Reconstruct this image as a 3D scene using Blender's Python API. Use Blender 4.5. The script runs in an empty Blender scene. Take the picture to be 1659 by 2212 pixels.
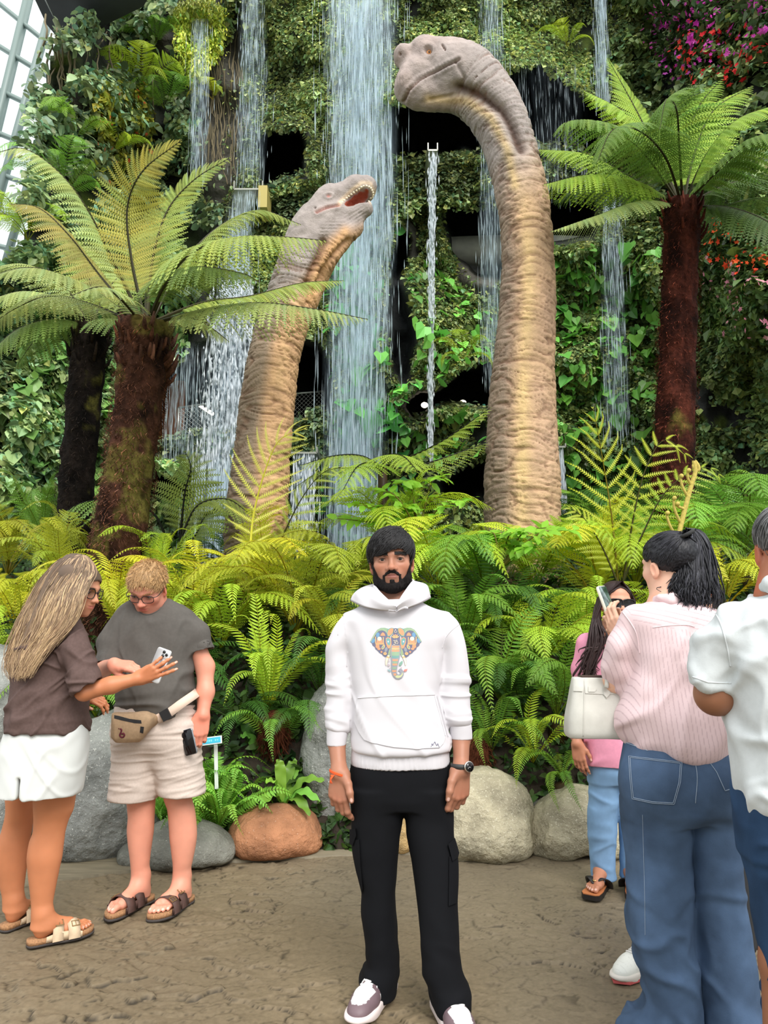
import bpy,math,random
import numpy as np
from mathutils import Vector,Matrix
from mathutils.bvhtree import BVHTree
from mathutils.geometry import delaunay_2d_cdt
SC=bpy.context.scene
COL=SC.collection
F,CX,CY,CAMH=1661.0,829.5,1106.0,1.39
PITCH=math.atan(236/1661)
CP,SP=math.cos(PITCH),math.sin(PITCH)
RNG=np.random.default_rng(7)
PI=math.pi
A=lambda*v:np.array(v,dtype=float)
def P(px,py,Y):
 """pixel of the photograph at distance Y from the camera -> point in the place"""
 x,y=(px-CX)/F,(CY-py)/F
 t=Y/(CP-y*SP)
 return A(x*t,Y,CAMH+(SP+y*CP)*t)
def G(px,py,z=0.0):
 x,y=(px-CX)/F,(CY-py)/F
 t=(z-CAMH)/(SP+y*CP)
 return A(x*t,(CP-y*SP)*t,z)
def MPP(Y):
 return Y/F
def nrm(v):
 v=np.asarray(v,float)
 return v/(np.linalg.norm(v,axis=-1,keepdims=True)+1e-12)
_L=np.random.default_rng(3).random((64,64,64)).astype(np.float32)*2-1
def vnoise(p,s=1.0,off=0.0):
 q=p*s+off
 i=np.floor(q).astype(np.int32)
 f=(q-i).astype(np.float32)
 f=f*f*(3-2*f)
 i0,i1=i&63,(i+1)&63
 x,y,z=f[...,0],f[...,1],f[...,2]
 a=_L[i0[...,0],i0[...,1],i0[...,2]]*(1-x)+_L[i1[...,0],i0[...,1],i0[...,2]]*x
 b=_L[i0[...,0],i1[...,1],i0[...,2]]*(1-x)+_L[i1[...,0],i1[...,1],i0[...,2]]*x
 c=_L[i0[...,0],i0[...,1],i1[...,2]]*(1-x)+_L[i1[...,0],i0[...,1],i1[...,2]]*x
 d=_L[i0[...,0],i1[...,1],i1[...,2]]*(1-x)+_L[i1[...,0],i1[...,1],i1[...,2]]*x
 return(a*(1-y)+b*y)*(1-z)+(c*(1-y)+d*y)*z
def fbm(p,s=1.0,o=4,off=0.0):
 r,a=0,1.0
 for k in range(o):
  r=r+a*vnoise(p,s*2**k,off+7.3*k)
  a*=.5
 return r
def sstep(a,b,x):
 t=np.clip((x-a)/(b-a),0,1)
 return t*t*(3-2*t)
def tag(o,label=None,cat=None,group=None,kind=None):
 if label:o['label']=label
 if cat:o['category']=cat
 if group:o['group']=group
 if kind:o['kind']=kind
 return o
def thing(name,label,cat,loc=(0,0,0),group=None,kind=None):
 o=bpy.data.objects.new(name,None)
 o.empty_display_size=.05
 COL.objects.link(o)
 o.location=Vector([float(c)for c in loc])
 return tag(o,label,cat,group,kind)
def wloc(o):
 v=A(0,0,0)
 while o is not None:
  v=v+A(*o.location)
  o=o.parent
 return v
def mesh(name,V,Fs,mat,parent=None,col=None,smooth=True,origin=None,mats=None,mi=None,sharp=None):
 """V (n,3) in the place's own coordinates; Fs: list of (m,k) index arrays"""
 V=np.asarray(V,float)
 if not isinstance(Fs,(list,tuple)):Fs=[Fs]
 Fs=[np.asarray(f,np.int64)for f in Fs if len(f)]
 if parent is not None:org=wloc(parent)
 elif origin is not None:org=np.asarray(origin,float)
 else:org=A(0,0,0)
 me=bpy.data.meshes.new(name)
 nv=len(V)
 me.vertices.add(nv)
 me.vertices.foreach_set('co',(V-org).astype(np.float32).ravel())
 nl=sum(f.size for f in Fs);nf=sum(len(f)for f in Fs)
 me.loops.add(nl);me.polygons.add(nf)
 me.loops.foreach_set('vertex_index',np.concatenate([f.ravel()for f in Fs]).astype(np.int32))
 tot=np.concatenate([np.full(len(f),f.shape[1])for f in Fs])
 st=np.concatenate([[0],np.cumsum(tot)[:-1]])
 me.polygons.foreach_set('loop_start',st.astype(np.int32))
 try:me.polygons.foreach_set('loop_total',tot.astype(np.int32))
 except Exception:pass
 for m in(mats or[mat]):me.materials.append(m)
 if mi is not None:me.polygons.foreach_set('material_index',np.asarray(mi,np.int32))
 me.polygons.foreach_set('use_smooth',np.full(nf,bool(smooth)))
 if col is not None:
  col=np.asarray(col,float)
  if col.ndim==1:col=np.tile(col,(nv,1))
  at=me.color_attributes.new('col','FLOAT_COLOR','POINT')
  at.data.foreach_set('color',np.concatenate([col[:,:3],np.ones((nv,1))],1).astype(np.float32).ravel())
 me.update(calc_edges=True)
 me.validate()
 o=bpy.data.objects.new(name,me)
 COL.objects.link(o)
 if parent is not None:o.parent=parent
 elif origin is not None:o.location=Vector([float(c)for c in org])
 return o
class MB:
 """collects shapes into ONE mesh"""
 def __init__(s):s.V,s.F,s.C,s.n=[],{},[],0
 def add(s,V,Fs,col=(1,1,1)):
  V=np.asarray(V,float)
  if not isinstance(Fs,(list,tuple)):Fs=[Fs]
  for f in Fs:
   f=np.asarray(f,np.int64)
   if len(f):s.F.setdefault(f.shape[1],[]).append(f+s.n)
  c=np.asarray(col,float)
  s.C.append(np.tile(c,(len(V),1))if c.ndim==1 else c)
  s.V.append(V);s.n+=len(V)
  return s
 def build(s,name,mat,parent=None,**k):
  return mesh(name,np.concatenate(s.V),[np.concatenate(v)for v in s.F.values()],mat,parent,col=np.concatenate(s.C),**k)
def catmull(pts,n):
 pts=np.asarray(pts,float)
 if len(pts)==2:return pts[0]+(pts[1]-pts[0])*np.linspace(0,1,n)[:,None]
 p=np.vstack([2*pts[0]-pts[1],pts,2*pts[-1]-pts[-2]])
 u=np.linspace(0,len(pts)-1,n)
 i=np.minimum(u.astype(int),len(pts)-2)
 t=(u-i)[:,None]
 a,b,c,d=p[i],p[i+1],p[i+2],p[i+3]
 return.5*(2*b+(c-a)*t+(2*a-5*b+4*c-d)*t*t+(3*b-a-3*c+d)*t**3)
def frames(c,up=None):
 t=np.gradient(c,axis=0);t=nrm(t)
 n=A(0,0,1)if up is None else np.asarray(up,float)
 if abs(t[0]@n)>.95:n=A(1,0,0)
 N=np.zeros_like(c)
 for k in range(len(c)):
  n=n-(n@t[k])*t[k]
  n=n/(np.linalg.norm(n)+1e-9)
  N[k]=n
 return t,N,np.cross(t,N)
def tube(c,r,seg=8,cap=True,up=None,flat=1.0):
 c=np.asarray(c,float);n=len(c)
 r=np.broadcast_to(np.asarray(r,float),(n,))
 t,N,B=frames(c,up)
 a=np.arange(seg)*2*PI/seg
 V=(c[:,None]+r[:,None,None]*(np.cos(a)[None,:,None]*B[:,None]+flat*np.sin(a)[None,:,None]*N[:,None])).reshape(-1,3)
 i,j=np.meshgrid(np.arange(n-1),np.arange(seg),indexing='ij')
 q=np.stack([i*seg+j,i*seg+(j+1)%seg,(i+1)*seg+(j+1)%seg,(i+1)*seg+j],-1).reshape(-1,4)
 Fs=[q]
 if cap:
  V=np.vstack([V,c[:1],c[-1:]])
  k=np.arange(seg)
  Fs.append(np.stack([np.full(seg,n*seg),(k+1)%seg,k],-1))
  Fs.append(np.stack([np.full(seg,n*seg+1),(n-1)*seg+k,(n-1)*seg+(k+1)%seg],-1))
 return V,Fs
def box(c,s,R=None):
 c,s=np.asarray(c,float),np.asarray(s,float)/2
 v=np.array([[x,y,z]for x in(-1,1)for y in(-1,1)for z in(-1,1)])*s
 if R is not None:v=v@np.asarray(R).T
 return v+c,np.array([[0,1,3,2],[4,6,7,5],[0,4,5,1],[2,3,7,6],[0,2,6,4],[1,5,7,3]])
def rbox(c,s,r,R=None,seg=3):
 """box with rounded corners in its first two axes' plane (x,z) and thin third axis y"""
 sx,sy,sz=s[0]/2,s[1]/2,s[2]/2
 pts=[]
 for cx,cz,a0 in((sx-r,sz-r,0),(-sx+r,sz-r,PI/2),(-sx+r,-sz+r,PI),(sx-r,-sz+r,1.5*PI)):
  for k in range(seg+1):
   a=a0+k*PI/2/seg
   pts.append((cx+r*math.cos(a),cz+r*math.sin(a)))
 pts=np.array(pts);n=len(pts);e=min(sy*.5,r*.3)
 rings=[]
 for y,d in((-sy,e),(-sy+e,0),(sy-e,0),(sy,e)):
  f=1-d/max(sx,sz)
  rings.append(np.c_[pts[:,0]*f,np.full(n,y),pts[:,1]*f])
 V=np.vstack(rings);k=np.arange(n)
 Fs=[np.concatenate([np.stack([b*n+k,(b+1)*n+k,(b+1)*n+(k+1)%n,b*n+(k+1)%n],-1)for b in range(3)]),k[None,:],(3*n+k[::-1])[None,:]]
 if R is not None:V=V@np.asarray(R).T
 return V+np.asarray(c,float),Fs
def sphere(c,r,nu=16,nv=10,R=None):
 r=np.broadcast_to(np.asarray(r,float),(3,))
 th=np.linspace(0,PI,nv+1);ph=np.arange(nu)*2*PI/nu
 V=np.stack([np.sin(th)[:,None]*np.cos(ph),np.sin(th)[:,None]*np.sin(ph),np.cos(th)[:,None]*np.ones(nu)],-1).reshape(-1,3)*r
 if R is not None:V=V@np.asarray(R).T
 i,j=np.meshgrid(np.arange(nv),np.arange(nu),indexing='ij')
 q=np.stack([i*nu+j,(i+1)*nu+j,(i+1)*nu+(j+1)%nu,i*nu+(j+1)%nu],-1).reshape(-1,4)
 return V+np.asarray(c,float),q
def basis(fwd,up):
 """columns: side (up x fwd), fwd, up"""
 f=nrm(fwd);u=np.asarray(up,float);u=nrm(u-(u@f)*f)
 return np.stack([np.cross(u,f),f,u],1)
def rotm(ax,ang):
 return np.array(Matrix.Rotation(ang,3,Vector([float(x)for x in ax])))
def srgb(*c):
 if len(c)==1:c=[int(c[0][i:i+2],16)for i in(0,2,4)]
 c=np.asarray(c,float)/255
 return tuple(np.where(c<=.04045,c/12.92,((c+.055)/1.055)**2.4))
def pmat(name,col=(.5,.5,.5),rough=.6,attr=False,var=None,bump=None,trans=0,spec=.5,metal=0,var2=None,rnd=0,emit=None,sheen=0,coat=0,stretch=None,objcol=False):
 m=bpy.data.materials.new(name);m.use_nodes=True
 nt=m.node_tree;N=nt.nodes;L=nt.links
 b=N['Principled BSDF'];out=N['Material Output']
 b.inputs['Roughness'].default_value=rough
 b.inputs['Specular IOR Level'].default_value=spec
 b.inputs['Metallic'].default_value=metal
 if sheen:b.inputs['Sheen Weight'].default_value=sheen
 if coat:b.inputs['Coat Weight'].default_value=coat
 tc=N.new('ShaderNodeTexCoord');vec=tc.outputs['Object']
 if stretch:
  mp=N.new('ShaderNodeMapping');mp.inputs['Scale'].default_value=stretch
  L.new(vec,mp.inputs[0]);vec=mp.outputs[0]
 if attr:
  a=N.new('ShaderNodeAttribute');a.attribute_name='col';c=a.outputs['Color']
 elif objcol:
  a=N.new('ShaderNodeObjectInfo');c=a.outputs['Color']
 else:
  a=N.new('ShaderNodeRGB');a.outputs[0].default_value=(*col,1);c=a.outputs[0]
 def mul(c,fac):
  mx=N.new('ShaderNodeMix');mx.data_type='RGBA';mx.blend_type='MULTIPLY';mx.inputs[0].default_value=1
  L.new(c,mx.inputs[6]);L.new(fac,mx.inputs[7]);return mx.outputs[2]
 def noi(sc,det=4):
  n=N.new('ShaderNodeTexNoise');n.inputs['Scale'].default_value=sc;n.inputs['Detail'].default_value=det
  L.new(vec,n.inputs['Vector']);return n.outputs['Fac']
 def rng(x,lo,hi,a=.3,bb=.7):
  r=N.new('ShaderNodeMapRange');r.inputs[1].default_value=a;r.inputs[2].default_value=bb
  r.inputs[3].default_value=lo;r.inputs[4].default_value=hi;L.new(x,r.inputs[0]);return r.outputs[0]
 if var:c=mul(c,rng(noi(var[0]),1-var[1],1+var[1]))
 if var2:
  mx=N.new('ShaderNodeMix');mx.data_type='RGBA'
  L.new(rng(noi(var2[0],6),0,1,var2[2],var2[2]+var2[3]),mx.inputs[0]);L.new(c,mx.inputs[6])
  mx.inputs[7].default_value=(*var2[1],1);c=mx.outputs[2]
 if rnd:
  oi=N.new('ShaderNodeObjectInfo');c=mul(c,rng(oi.outputs['Random'],1-rnd,1+rnd,0,1))
 L.new(c,b.inputs['Base Color'])
 if emit:b.inputs['Emission Color'].default_value=(*emit[0],1);b.inputs['Emission Strength'].default_value=emit[1]
 if bump:
  bs=bump if isinstance(bump,list)else[bump];prev=None
  for sc,st,di in bs:
   bp=N.new('ShaderNodeBump');bp.inputs['Strength'].default_value=st;bp.inputs['Distance'].default_value=di
   L.new(noi(sc,5),bp.inputs['Height'])
   if prev:L.new(prev,bp.inputs['Normal'])
   prev=bp.outputs[0]
  L.new(prev,b.inputs['Normal'])
 if trans:
  t=N.new('ShaderNodeBsdfTranslucent');L.new(c,t.inputs[0])
  mx=N.new('ShaderNodeMixShader');mx.inputs[0].default_value=trans
  L.new(b.outputs[0],mx.inputs[1]);L.new(t.outputs[0],mx.inputs[2]);L.new(mx.outputs[0],out.inputs[0])
 return m
class SDF:
 """smooth blend of round cones, ellipsoids and lofts, meshed on a sparse grid"""
 def __init__(s):s.ops=[];s.lo=A(1e9,1e9,1e9);s.hi=-s.lo
 def _bb(s,lo,hi):s.lo=np.minimum(s.lo,lo);s.hi=np.maximum(s.hi,hi)
 def cap(s,a,b,ra,rb,k=.01,mode='u'):
  a,b=np.asarray(a,float),np.asarray(b,float);ba=b-a;bb=max(ba@ba,1e-12)
  def f(p):
   t=np.clip(((p-a)@ba)/bb,0,1)
   return np.linalg.norm(p-a-t[:,None]*ba,axis=1)-(ra+(rb-ra)*t)
  if mode=='u':s._bb(np.minimum(a-ra,b-rb),np.maximum(a+ra,b+rb))
  s.ops.append((mode,f,k));return s
 def chain(s,pts,rs,k=.01,mode='u'):
  for i in range(len(pts)-1):s.cap(pts[i],pts[i+1],rs[i],rs[i+1],k,mode)
  return s
 def ell(s,c,r,k=.01,R=None,mode='u'):
  c=np.asarray(c,float);r=np.broadcast_to(np.asarray(r,float),(3,));mr=r.max()
  def f(p):
   q=p-c
   if R is not None:q=q@R
   k0=np.linalg.norm(q/r,axis=1);k1=np.linalg.norm(q/(r*r),axis=1)+1e-9
   return np.where(k0>1e-4,k0*(k0-1)/k1,-r.min())
  if mode=='u':s._bb(c-mr,c+mr)
  s.ops.append((mode,f,k));return s
 def rbx(s,c,h,rad,k=.01,R=None,mode='u'):
  c=np.asarray(c,float);h=np.asarray(h,float)
  def f(p):
   q=p-c
   if R is not None:q=q@R
   q=np.abs(q)-h+rad
   return np.linalg.norm(np.maximum(q,0),axis=1)+np.minimum(q.max(1),0)-rad
  m=np.linalg.norm(h)
  if mode=='u':s._bb(c-m,c+m)
  s.ops.append((mode,f,k));return s
 def loft(s,rows,k=.01,n=2.0,mode='u'):
  """rows: (z, cx, cy, rx, ry) sorted by z; upright loft with elliptic sections"""
  R=np.array(sorted([tuple(map(float,r))for r in rows]))
  zz=np.linspace(R[0,0],R[-1,0],120)
  T=np.stack([pchip(R[:,0],R[:,i],zz)for i in range(1,5)],1)
  z0,z1=R[0,0],R[-1,0];dz=(z1-z0)/119
  def f(p):
   u=np.clip((p[:,2]-z0)/dz,0,118.999);i=u.astype(int);t=(u-i)[:,None]
   c=T[i]*(1-t)+T[i+1]*t
   qx,qy=p[:,0]-c[:,0],p[:,1]-c[:,1]
   if n==2.0:kk=np.sqrt((qx/c[:,2])**2+(qy/c[:,3])**2)+1e-9
   else:kk=(np.abs(qx/c[:,2])**n+np.abs(qy/c[:,3])**n)**(1/n)+1e-9
   g=np.sqrt((qx/c[:,2]**2)**2+(qy/c[:,3]**2)**2)+1e-9
   d=np.where(kk<.3,(kk-1)*np.minimum(c[:,2],c[:,3]),kk*(kk-1)/g)
   e=np.maximum(p[:,2]-z1,z0-p[:,2])
   return np.where(e>0,np.sqrt(np.maximum(d,0)**2+e**2),np.maximum(d,e))
  if mode=='u':s._bb(A((T[:,0]-T[:,2]).min(),(T[:,1]-T[:,3]).min(),z0),A((T[:,0]+T[:,2]).max(),(T[:,1]+T[:,3]).max(),z1))
  s.ops.append((mode,f,k));return s
 def sub(s,other,c,R,sc=1.0,k=.01,mode='u'):
  """another SDF in its own frame; R columns = its axes in ours"""
  c=np.asarray(c,float)
  def f(p):return sc*other.at((p-c)@R/sc)
  if mode=='u':
   q=np.array([[x,y,z]for x in(other.lo[0],other.hi[0])for y in(other.lo[1],other.hi[1])for z in(other.lo[2],other.hi[2])])*sc@R.T+c
   s._bb(q.min(0),q.max(0))
  s.ops.append((mode,f,k));return s
 def fn(s,f,k=.0,mode='i'):
  s.ops.append((mode,f,k));return s
 def disp(s,f):
  s.ops.append(('d',f,0));return s
 @staticmethod
 def _mix(d,e,mode,k):
  if mode=='d':return d+e
  if mode=='u':
   if k<=0:return np.minimum(d,e)
   h=np.maximum(k-np.abs(d-e),0)/k
   return np.minimum(d,e)-h*h*k*.25
  if mode=='s':e=-e
  if k<=0:return np.maximum(d,e)
  h=np.maximum(k-np.abs(d-e),0)/k
  return np.maximum(d,e)+h*h*k*.25
 def at(s,p):
  d=np.full(len(p),1e3)
  for mode,f,k in s.ops:d=s._mix(d,f(p),mode,k)
  return d
 def polygonise(s,h,n=6,pad=.02):
  pad+=.6*max([k for md,_,k in s.ops if md=='u']+[0]);lo=s.lo-pad;hi=s.hi+pad
  B=h*n;dim=np.ceil((hi-lo)/B).astype(int)
  g=np.stack(np.meshgrid(*[np.arange(d)for d in dim],indexing='ij'),-1).reshape(-1,3)
  C=lo+(g+.5)*B;hd=B*.5*math.sqrt(3)
  D=[];d=np.full(len(C),1e3);du=np.full(len(C),1e3)
  for mode,f,k in s.ops:
   e=f(C);D.append(e);d=s._mix(d,e,mode,k)
   if mode=='u':du=np.minimum(du,e)
  keep=np.abs(d)<hd*2.1+.02
  g,C,du=g[keep],C[keep],du[keep];D=[e[keep]for e in D]
  m=n+1
  loc=np.stack(np.meshgrid(*[np.arange(m)]*3,indexing='ij'),-1).reshape(-1,3)
  vals=np.empty((len(g),m**3));CH=1500
  for a in range(0,len(g),CH):
   sl=slice(a,a+CH)
   pts=(lo+(g[sl][:,None]*n+loc[None])*h)
   dd=np.full(pts.shape[:2],1e3)
   for(mode,f,k),e in zip(s.ops,D):
    if mode=='u':mk=e[sl]<np.maximum(du[sl],-hd)+2.6*hd+k+.004
    elif mode=='s':mk=e[sl]<1.7*hd+k
    else:mk=np.ones(len(pts),bool)
    if not mk.any():continue
    q=pts[mk]
    dd[mk]=s._mix(dd[mk],f(q.reshape(-1,3)).reshape(q.shape[:2]),mode,k)
   vals[sl]=dd
  vals=vals.reshape(-1,m,m,m)
  cor=[vals[:,i:i+n,j:j+n,l:l+n]for i in(0,1)for j in(0,1)for l in(0,1)]
  cs=np.stack(cor,-1)
  act=(cs.min(-1)<0)&(cs.max(-1)>=0)
  bi,ci,cj,ck=np.nonzero(act)
  v=cs[bi,ci,cj,ck]
  cell=g[bi]*n+np.stack([ci,cj,ck],1)
  off=np.array([[i,j,l]for i in(0,1)for j in(0,1)for l in(0,1)],float)
  acc=np.zeros((len(v),3));cnt=np.zeros(len(v))
  for a in range(8):
   for b in range(a+1,8):
    if np.abs(off[a]-off[b]).sum()!=1:continue
    x=(v[:,a]<0)!=(v[:,b]<0)
    t=np.where(x,v[:,a]/np.where(x,v[:,a]-v[:,b],1),0)
    acc+=np.where(x[:,None],off[a]+(off[b]-off[a])*t[:,None],0);cnt+=x
  V=lo+(cell+acc/cnt[:,None])*h
  big=dim*n+2
  key=(cell[:,0]*big[1]+cell[:,1])*big[2]+cell[:,2]
  o=np.argsort(key);ks=key[o]
  def look(c):
   kk=(c[:,0]*big[1]+c[:,1])*big[2]+c[:,2]
   i=np.minimum(np.searchsorted(ks,kk),len(ks)-1)
   return np.where(ks[i]==kk,o[i],-1)
  Q=[]
  for ax,far in((0,4),(1,2),(2,1)):
   x=(v[:,0]<0)!=(v[:,far]<0)
   c=cell[x];u=np.eye(3,dtype=int)
   e1,e2=u[(ax+1)%3],u[(ax+2)%3]
   q=np.stack([look(c),look(c-e1),look(c-e1-e2),look(c-e2)],1)
   flip=v[x,0]>=0
   q[flip]=q[flip][:,::-1]
   Q.append(q[(q>=0).all(1)])
  return V,np.concatenate(Q)
 def build(s,name,h,mat,parent=None,colf=None,relax=1,**k):
  V,Q=s.polygonise(h)
  for _ in range(relax):V=.6*V+.4*lap(V,Q)
  return mesh(name,V,[Q],mat,parent,col=None if colf is None else colf(V),**k)
def lap(V,Q):
 n=len(V);S=np.zeros_like(V);c=np.zeros(n)
 for i in range(4):
  a,b=Q[:,i],Q[:,(i+1)%4]
  for x in range(3):
   S[:,x]+=np.bincount(a,V[b,x],n)+np.bincount(b,V[a,x],n)
  c+=np.bincount(a,minlength=n)+np.bincount(b,minlength=n)
 return np.where(c[:,None]>0,S/np.maximum(c,1)[:,None],V)
def pchip(x,y,xi):
 """monotone cubic interpolation"""
 h=np.diff(x);dl=np.diff(y)/h;n=len(x)
 if n==2:return np.interp(xi,x,y)
 d=np.zeros(n)
 w=(dl[:-1]*dl[1:])>0
 w1,w2=2*h[1:]+h[:-1],h[1:]+2*h[:-1]
 with np.errstate(divide='ignore',invalid='ignore'):
  hm=(w1+w2)/(w1/dl[:-1]+w2/dl[1:])
 d[1:-1]=np.where(w,hm,0);d[0],d[-1]=dl[0],dl[-1]
 i=np.clip(np.searchsorted(x,xi)-1,0,n-2);t=(xi-x[i])/h[i]
 return y[i]*(1+2*t)*(1-t)**2+h[i]*d[i]*t*(1-t)**2+y[i+1]*t*t*(3-2*t)+h[i]*d[i+1]*t*t*(t-1)
def camera():
 cd=bpy.data.cameras.new('camera');cam=bpy.data.objects.new('camera',cd)
 COL.objects.link(cam);SC.camera=cam
 cd.sensor_fit='VERTICAL';cd.sensor_height=36;cd.sensor_width=27;cd.lens=F/2212*36
 cd.clip_start=.05;cd.clip_end=300
 cam.location=(0,0,CAMH);cam.rotation_euler=(PI/2+PITCH,0,0)
def poly_sd(px,py,poly):
 """signed distance to polygon, negative inside"""
 p=np.stack([px,py],-1).astype(float);poly=np.asarray(poly,float)
 d=np.full(px.shape,1e9);s=np.zeros(px.shape,bool)
 for a,b in zip(poly,np.roll(poly,-1,0)):
  e=b-a;w=p-a
  t=np.clip((w@e)/(e@e),0,1)
  q=w-t[...,None]*e
  d=np.minimum(d,(q*q).sum(-1))
  c=((a[1]>p[...,1])!=(b[1]>p[...,1]))
  with np.errstate(divide='ignore',invalid='ignore'):
   xx=(b[0]-a[0])*(p[...,1]-a[1])/(b[1]-a[1])+a[0]
  s^=c&(p[...,0]<xx)
 d=np.sqrt(d)
 return np.where(s,-d,d)
CAVES=[([(840,240),(960,218),(1060,195),(1110,158),(1165,146),(1215,185),(1255,212),(1300,230),(1290,322),(1160,306),(1050,325),(930,335),(845,345)],5.0),([(958,470),(975,440),(1075,412),(1290,400),(1285,515),(1195,528),(1090,606),(1040,600),(1005,572),(975,535)],4.0),([(556,300),(600,290),(655,282),(662,380),(610,390),(566,402)],3.5),([(335,830),(365,790),(440,762),(560,730),(690,738),(718,800),(715,935),(600,975),(420,985),(325,985)],4.5),([(868,875),(905,842),(960,836),(1000,800),(1075,780),(1075,880),(960,872),(890,905)],3.0),([(940,1040),(1060,985),(1060,1070),(960,1075)],2.5),([(330,1010),(420,1050),(400,1090),(325,1060)],2.0),([(845,560),(862,500),(880,520),(872,600),(900,720),(880,840),(850,800),(835,680)],.8),]
ROCK=[[(430,60),(480,100),(520,60),(524,300),(515,390),(480,440),(436,430),(420,330)],[(980,545),(1075,600),(1075,640),(1030,640),(990,610)],[(870,470),(905,480),(905,555),(880,555)],[(300,150),(360,60),(372,120),(340,190)],[(150,195),(200,190),(190,232),(155,232)],]
def wall_base(px):
 return 14.2-2.6*sstep(1280,1680,px)-2.6*sstep(380,-20,px)+.5*np.sin(px/170.)
def wall_edge(py):
 return np.interp(py,[-300,0,60,110,170,240,300,350,400,470,540,570,600,1600],[300,240,150,110,95,78,72,80,60,55,45,10,-250,-400])
def wall_xyz(px,py):
 px,py=np.asarray(px,float),np.asarray(py,float)
 q=np.stack([px/100.,py/100.,np.zeros_like(px)],-1)
 Y=wall_base(px)-.75*fbm(q,.55,2,3.)-.28*fbm(q,1.6,3,9.)
 for poly,dep in CAVES:
  sd=poly_sd(px,py,poly)+9*vnoise(q,3.1,2.)
  Y=Y+dep*sstep(3,-16,sd)-.35*np.exp(-((sd-18)/16)**2)
 x,y=(px-CX)/F,(CY-py)/F
 t=Y/(CP-y*SP)
 return np.stack([x*t,Y,CAMH+(SP+y*CP)*t],-1)
def cave_sd(px,py):
 d=np.full(np.shape(px),1e9)
 for poly,_ in CAVES:d=np.minimum(d,poly_sd(px,py,poly))
 return d
def build_setting():
 def relief(X,Y):
  """cleft slate pattern: tilted irregular facets with sharp broken edges"""
  q=np.stack([X,Y,np.zeros_like(X)],-1)
  h=np.zeros_like(X);cr=np.zeros_like(X)
  for sx,sy,amp,sd,rot in((.17,.085,.0105,1,.35),(.07,.036,.0048,2,-.25)):
   wx=X*math.cos(rot)-Y*math.sin(rot)+.08*vnoise(q,5.3,1.+sd)+.03*vnoise(q,17.,4.+sd);wy=X*math.sin(rot)+Y*math.cos(rot)+.08*vnoise(q,5.3,5.+sd)+.03*vnoise(q,17.,9.+sd)
   u,v=wx/sx,wy/sy;iu,iv=np.floor(u).astype(int),np.floor(v).astype(int)
   d1=np.full(X.shape,1e9);d2=d1.copy();hh=np.zeros_like(X);h2=hh.copy()
   for a in(-1,0,1):
    for b in(-1,0,1):
     ci,cj=(iu+a)&63,(iv+b)&63
     px,py=iu+a+.5+.45*_L[ci,cj,sd],iv+b+.5+.45*_L[ci,cj,sd+10]
     d=np.hypot(u-px,v-py)
     pl=(u-px)*_L[ci,cj,sd+20]+(v-py)*_L[ci,cj,sd+30]+.6*_L[ci,cj,sd+40]
     n1=d<d1;n2=(~n1)&(d<d2)
     d2=np.where(n1,d1,np.where(n2,d,d2));h2=np.where(n1,hh,np.where(n2,pl,h2))
     hh=np.where(n1,pl,hh);d1=np.where(n1,d,d1)
   h=h+amp*hh;stp=np.clip(h2-hh-.25,0,1)
   cr=np.maximum(cr,sstep(.16,.03,d2-d1)*np.minimum(stp*1.6,1)*(1. if sd==1 else.7))
  return h+.002*fbm(q,9,3,4.),cr
 xs=np.concatenate([np.linspace(-14,-3,12)[:-1],np.linspace(-3,3,640),np.linspace(3,14,12)[1:]])
 ys=np.concatenate([np.linspace(-14,2.2,14)[:-1],np.linspace(2.2,5.6,400),np.linspace(5.6,15,6)[1:]])
 X,Yg=np.meshgrid(xs,ys,indexing='ij')
 h,cr=relief(X,Yg)
 fl=.45+.55*sstep(-.25,.35,vnoise(np.stack([X,Yg,X*0],-1),1.1,20.))
 h=(h-.012)*fl
 h=np.minimum(h,.0)
 h=np.where((np.abs(X)<3.05)&(Yg>2.15)&(Yg<5.65),h,-.004)
 V=np.stack([X,Yg,h],-1).reshape(-1,3)
 i,j=np.meshgrid(np.arange(len(xs)-1),np.arange(len(ys)-1),indexing='ij');n=len(ys)
 Q=np.stack([i*n+j,(i+1)*n+j,(i+1)*n+j+1,i*n+j+1],-1).reshape(-1,4)
 q=np.stack([X,Yg,X*0],-1)
 t=np.clip(.5+.45*fbm(q,1.3,4,31.),0,1)[...,None]
 c=A(*srgb(130,117,95))*(1-t)+A(*srgb(106,96,79))*t
 warm=sstep(.1,.6,vnoise(q,.9,44.))[...,None]*.35
 c=c*(1-warm)+A(*srgb(116,97,70))*warm
 c=c*(1-.78*(cr*np.minimum(fl*1.3,1))[...,None])
 m=pmat('stamped_concrete',attr=True,rough=.62,var=(60,.12),bump=[(70,.25,.004),(230,.2,.002)],spec=.35)
 tag(mesh('floor',V,[Q],m,col=c.reshape(-1,3)),kind='structure')
 mb=MB()
 front=[G(*p)for p in((-260,1965),(125,1903),(430,1866),(770,1847),(860,1845),(905,1846))]
 back=[G(*p)for p in((-260,1850),(100,1835),(380,1815),(700,1800),(830,1800),(905,1812))]
 f,b=catmull(front,40),catmull(back,40)
 for z in(.006,-.03):
  f[:,2]=z;b[:,2]=z
  mb.V.append(np.vstack([f.copy(),b.copy()]));mb.C.append(np.ones((80,3))*A(*srgb(118,108,86)));mb.n+=80
 k=np.arange(39)
 mb.F[4]=[np.stack([k,k+1,k+41,k+40],-1),np.stack([k,k+80,k+81,k+1],-1)]
 m2=pmat('border_concrete',attr=True,rough=.6,var=(6,.25),stretch=(.8,9,1),bump=[(40,.4,.006)])
 tag(mb.build('trim_1',m2),kind='structure')
 xs=np.linspace(-8,9,60);ys=np.concatenate([np.linspace(4.6,6.2,20)[:-1],np.linspace(6.2,16,21)])
 X,Yg=np.meshgrid(xs,ys,indexing='ij')
 q=np.stack([X,Yg,X*0],-1)
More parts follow.
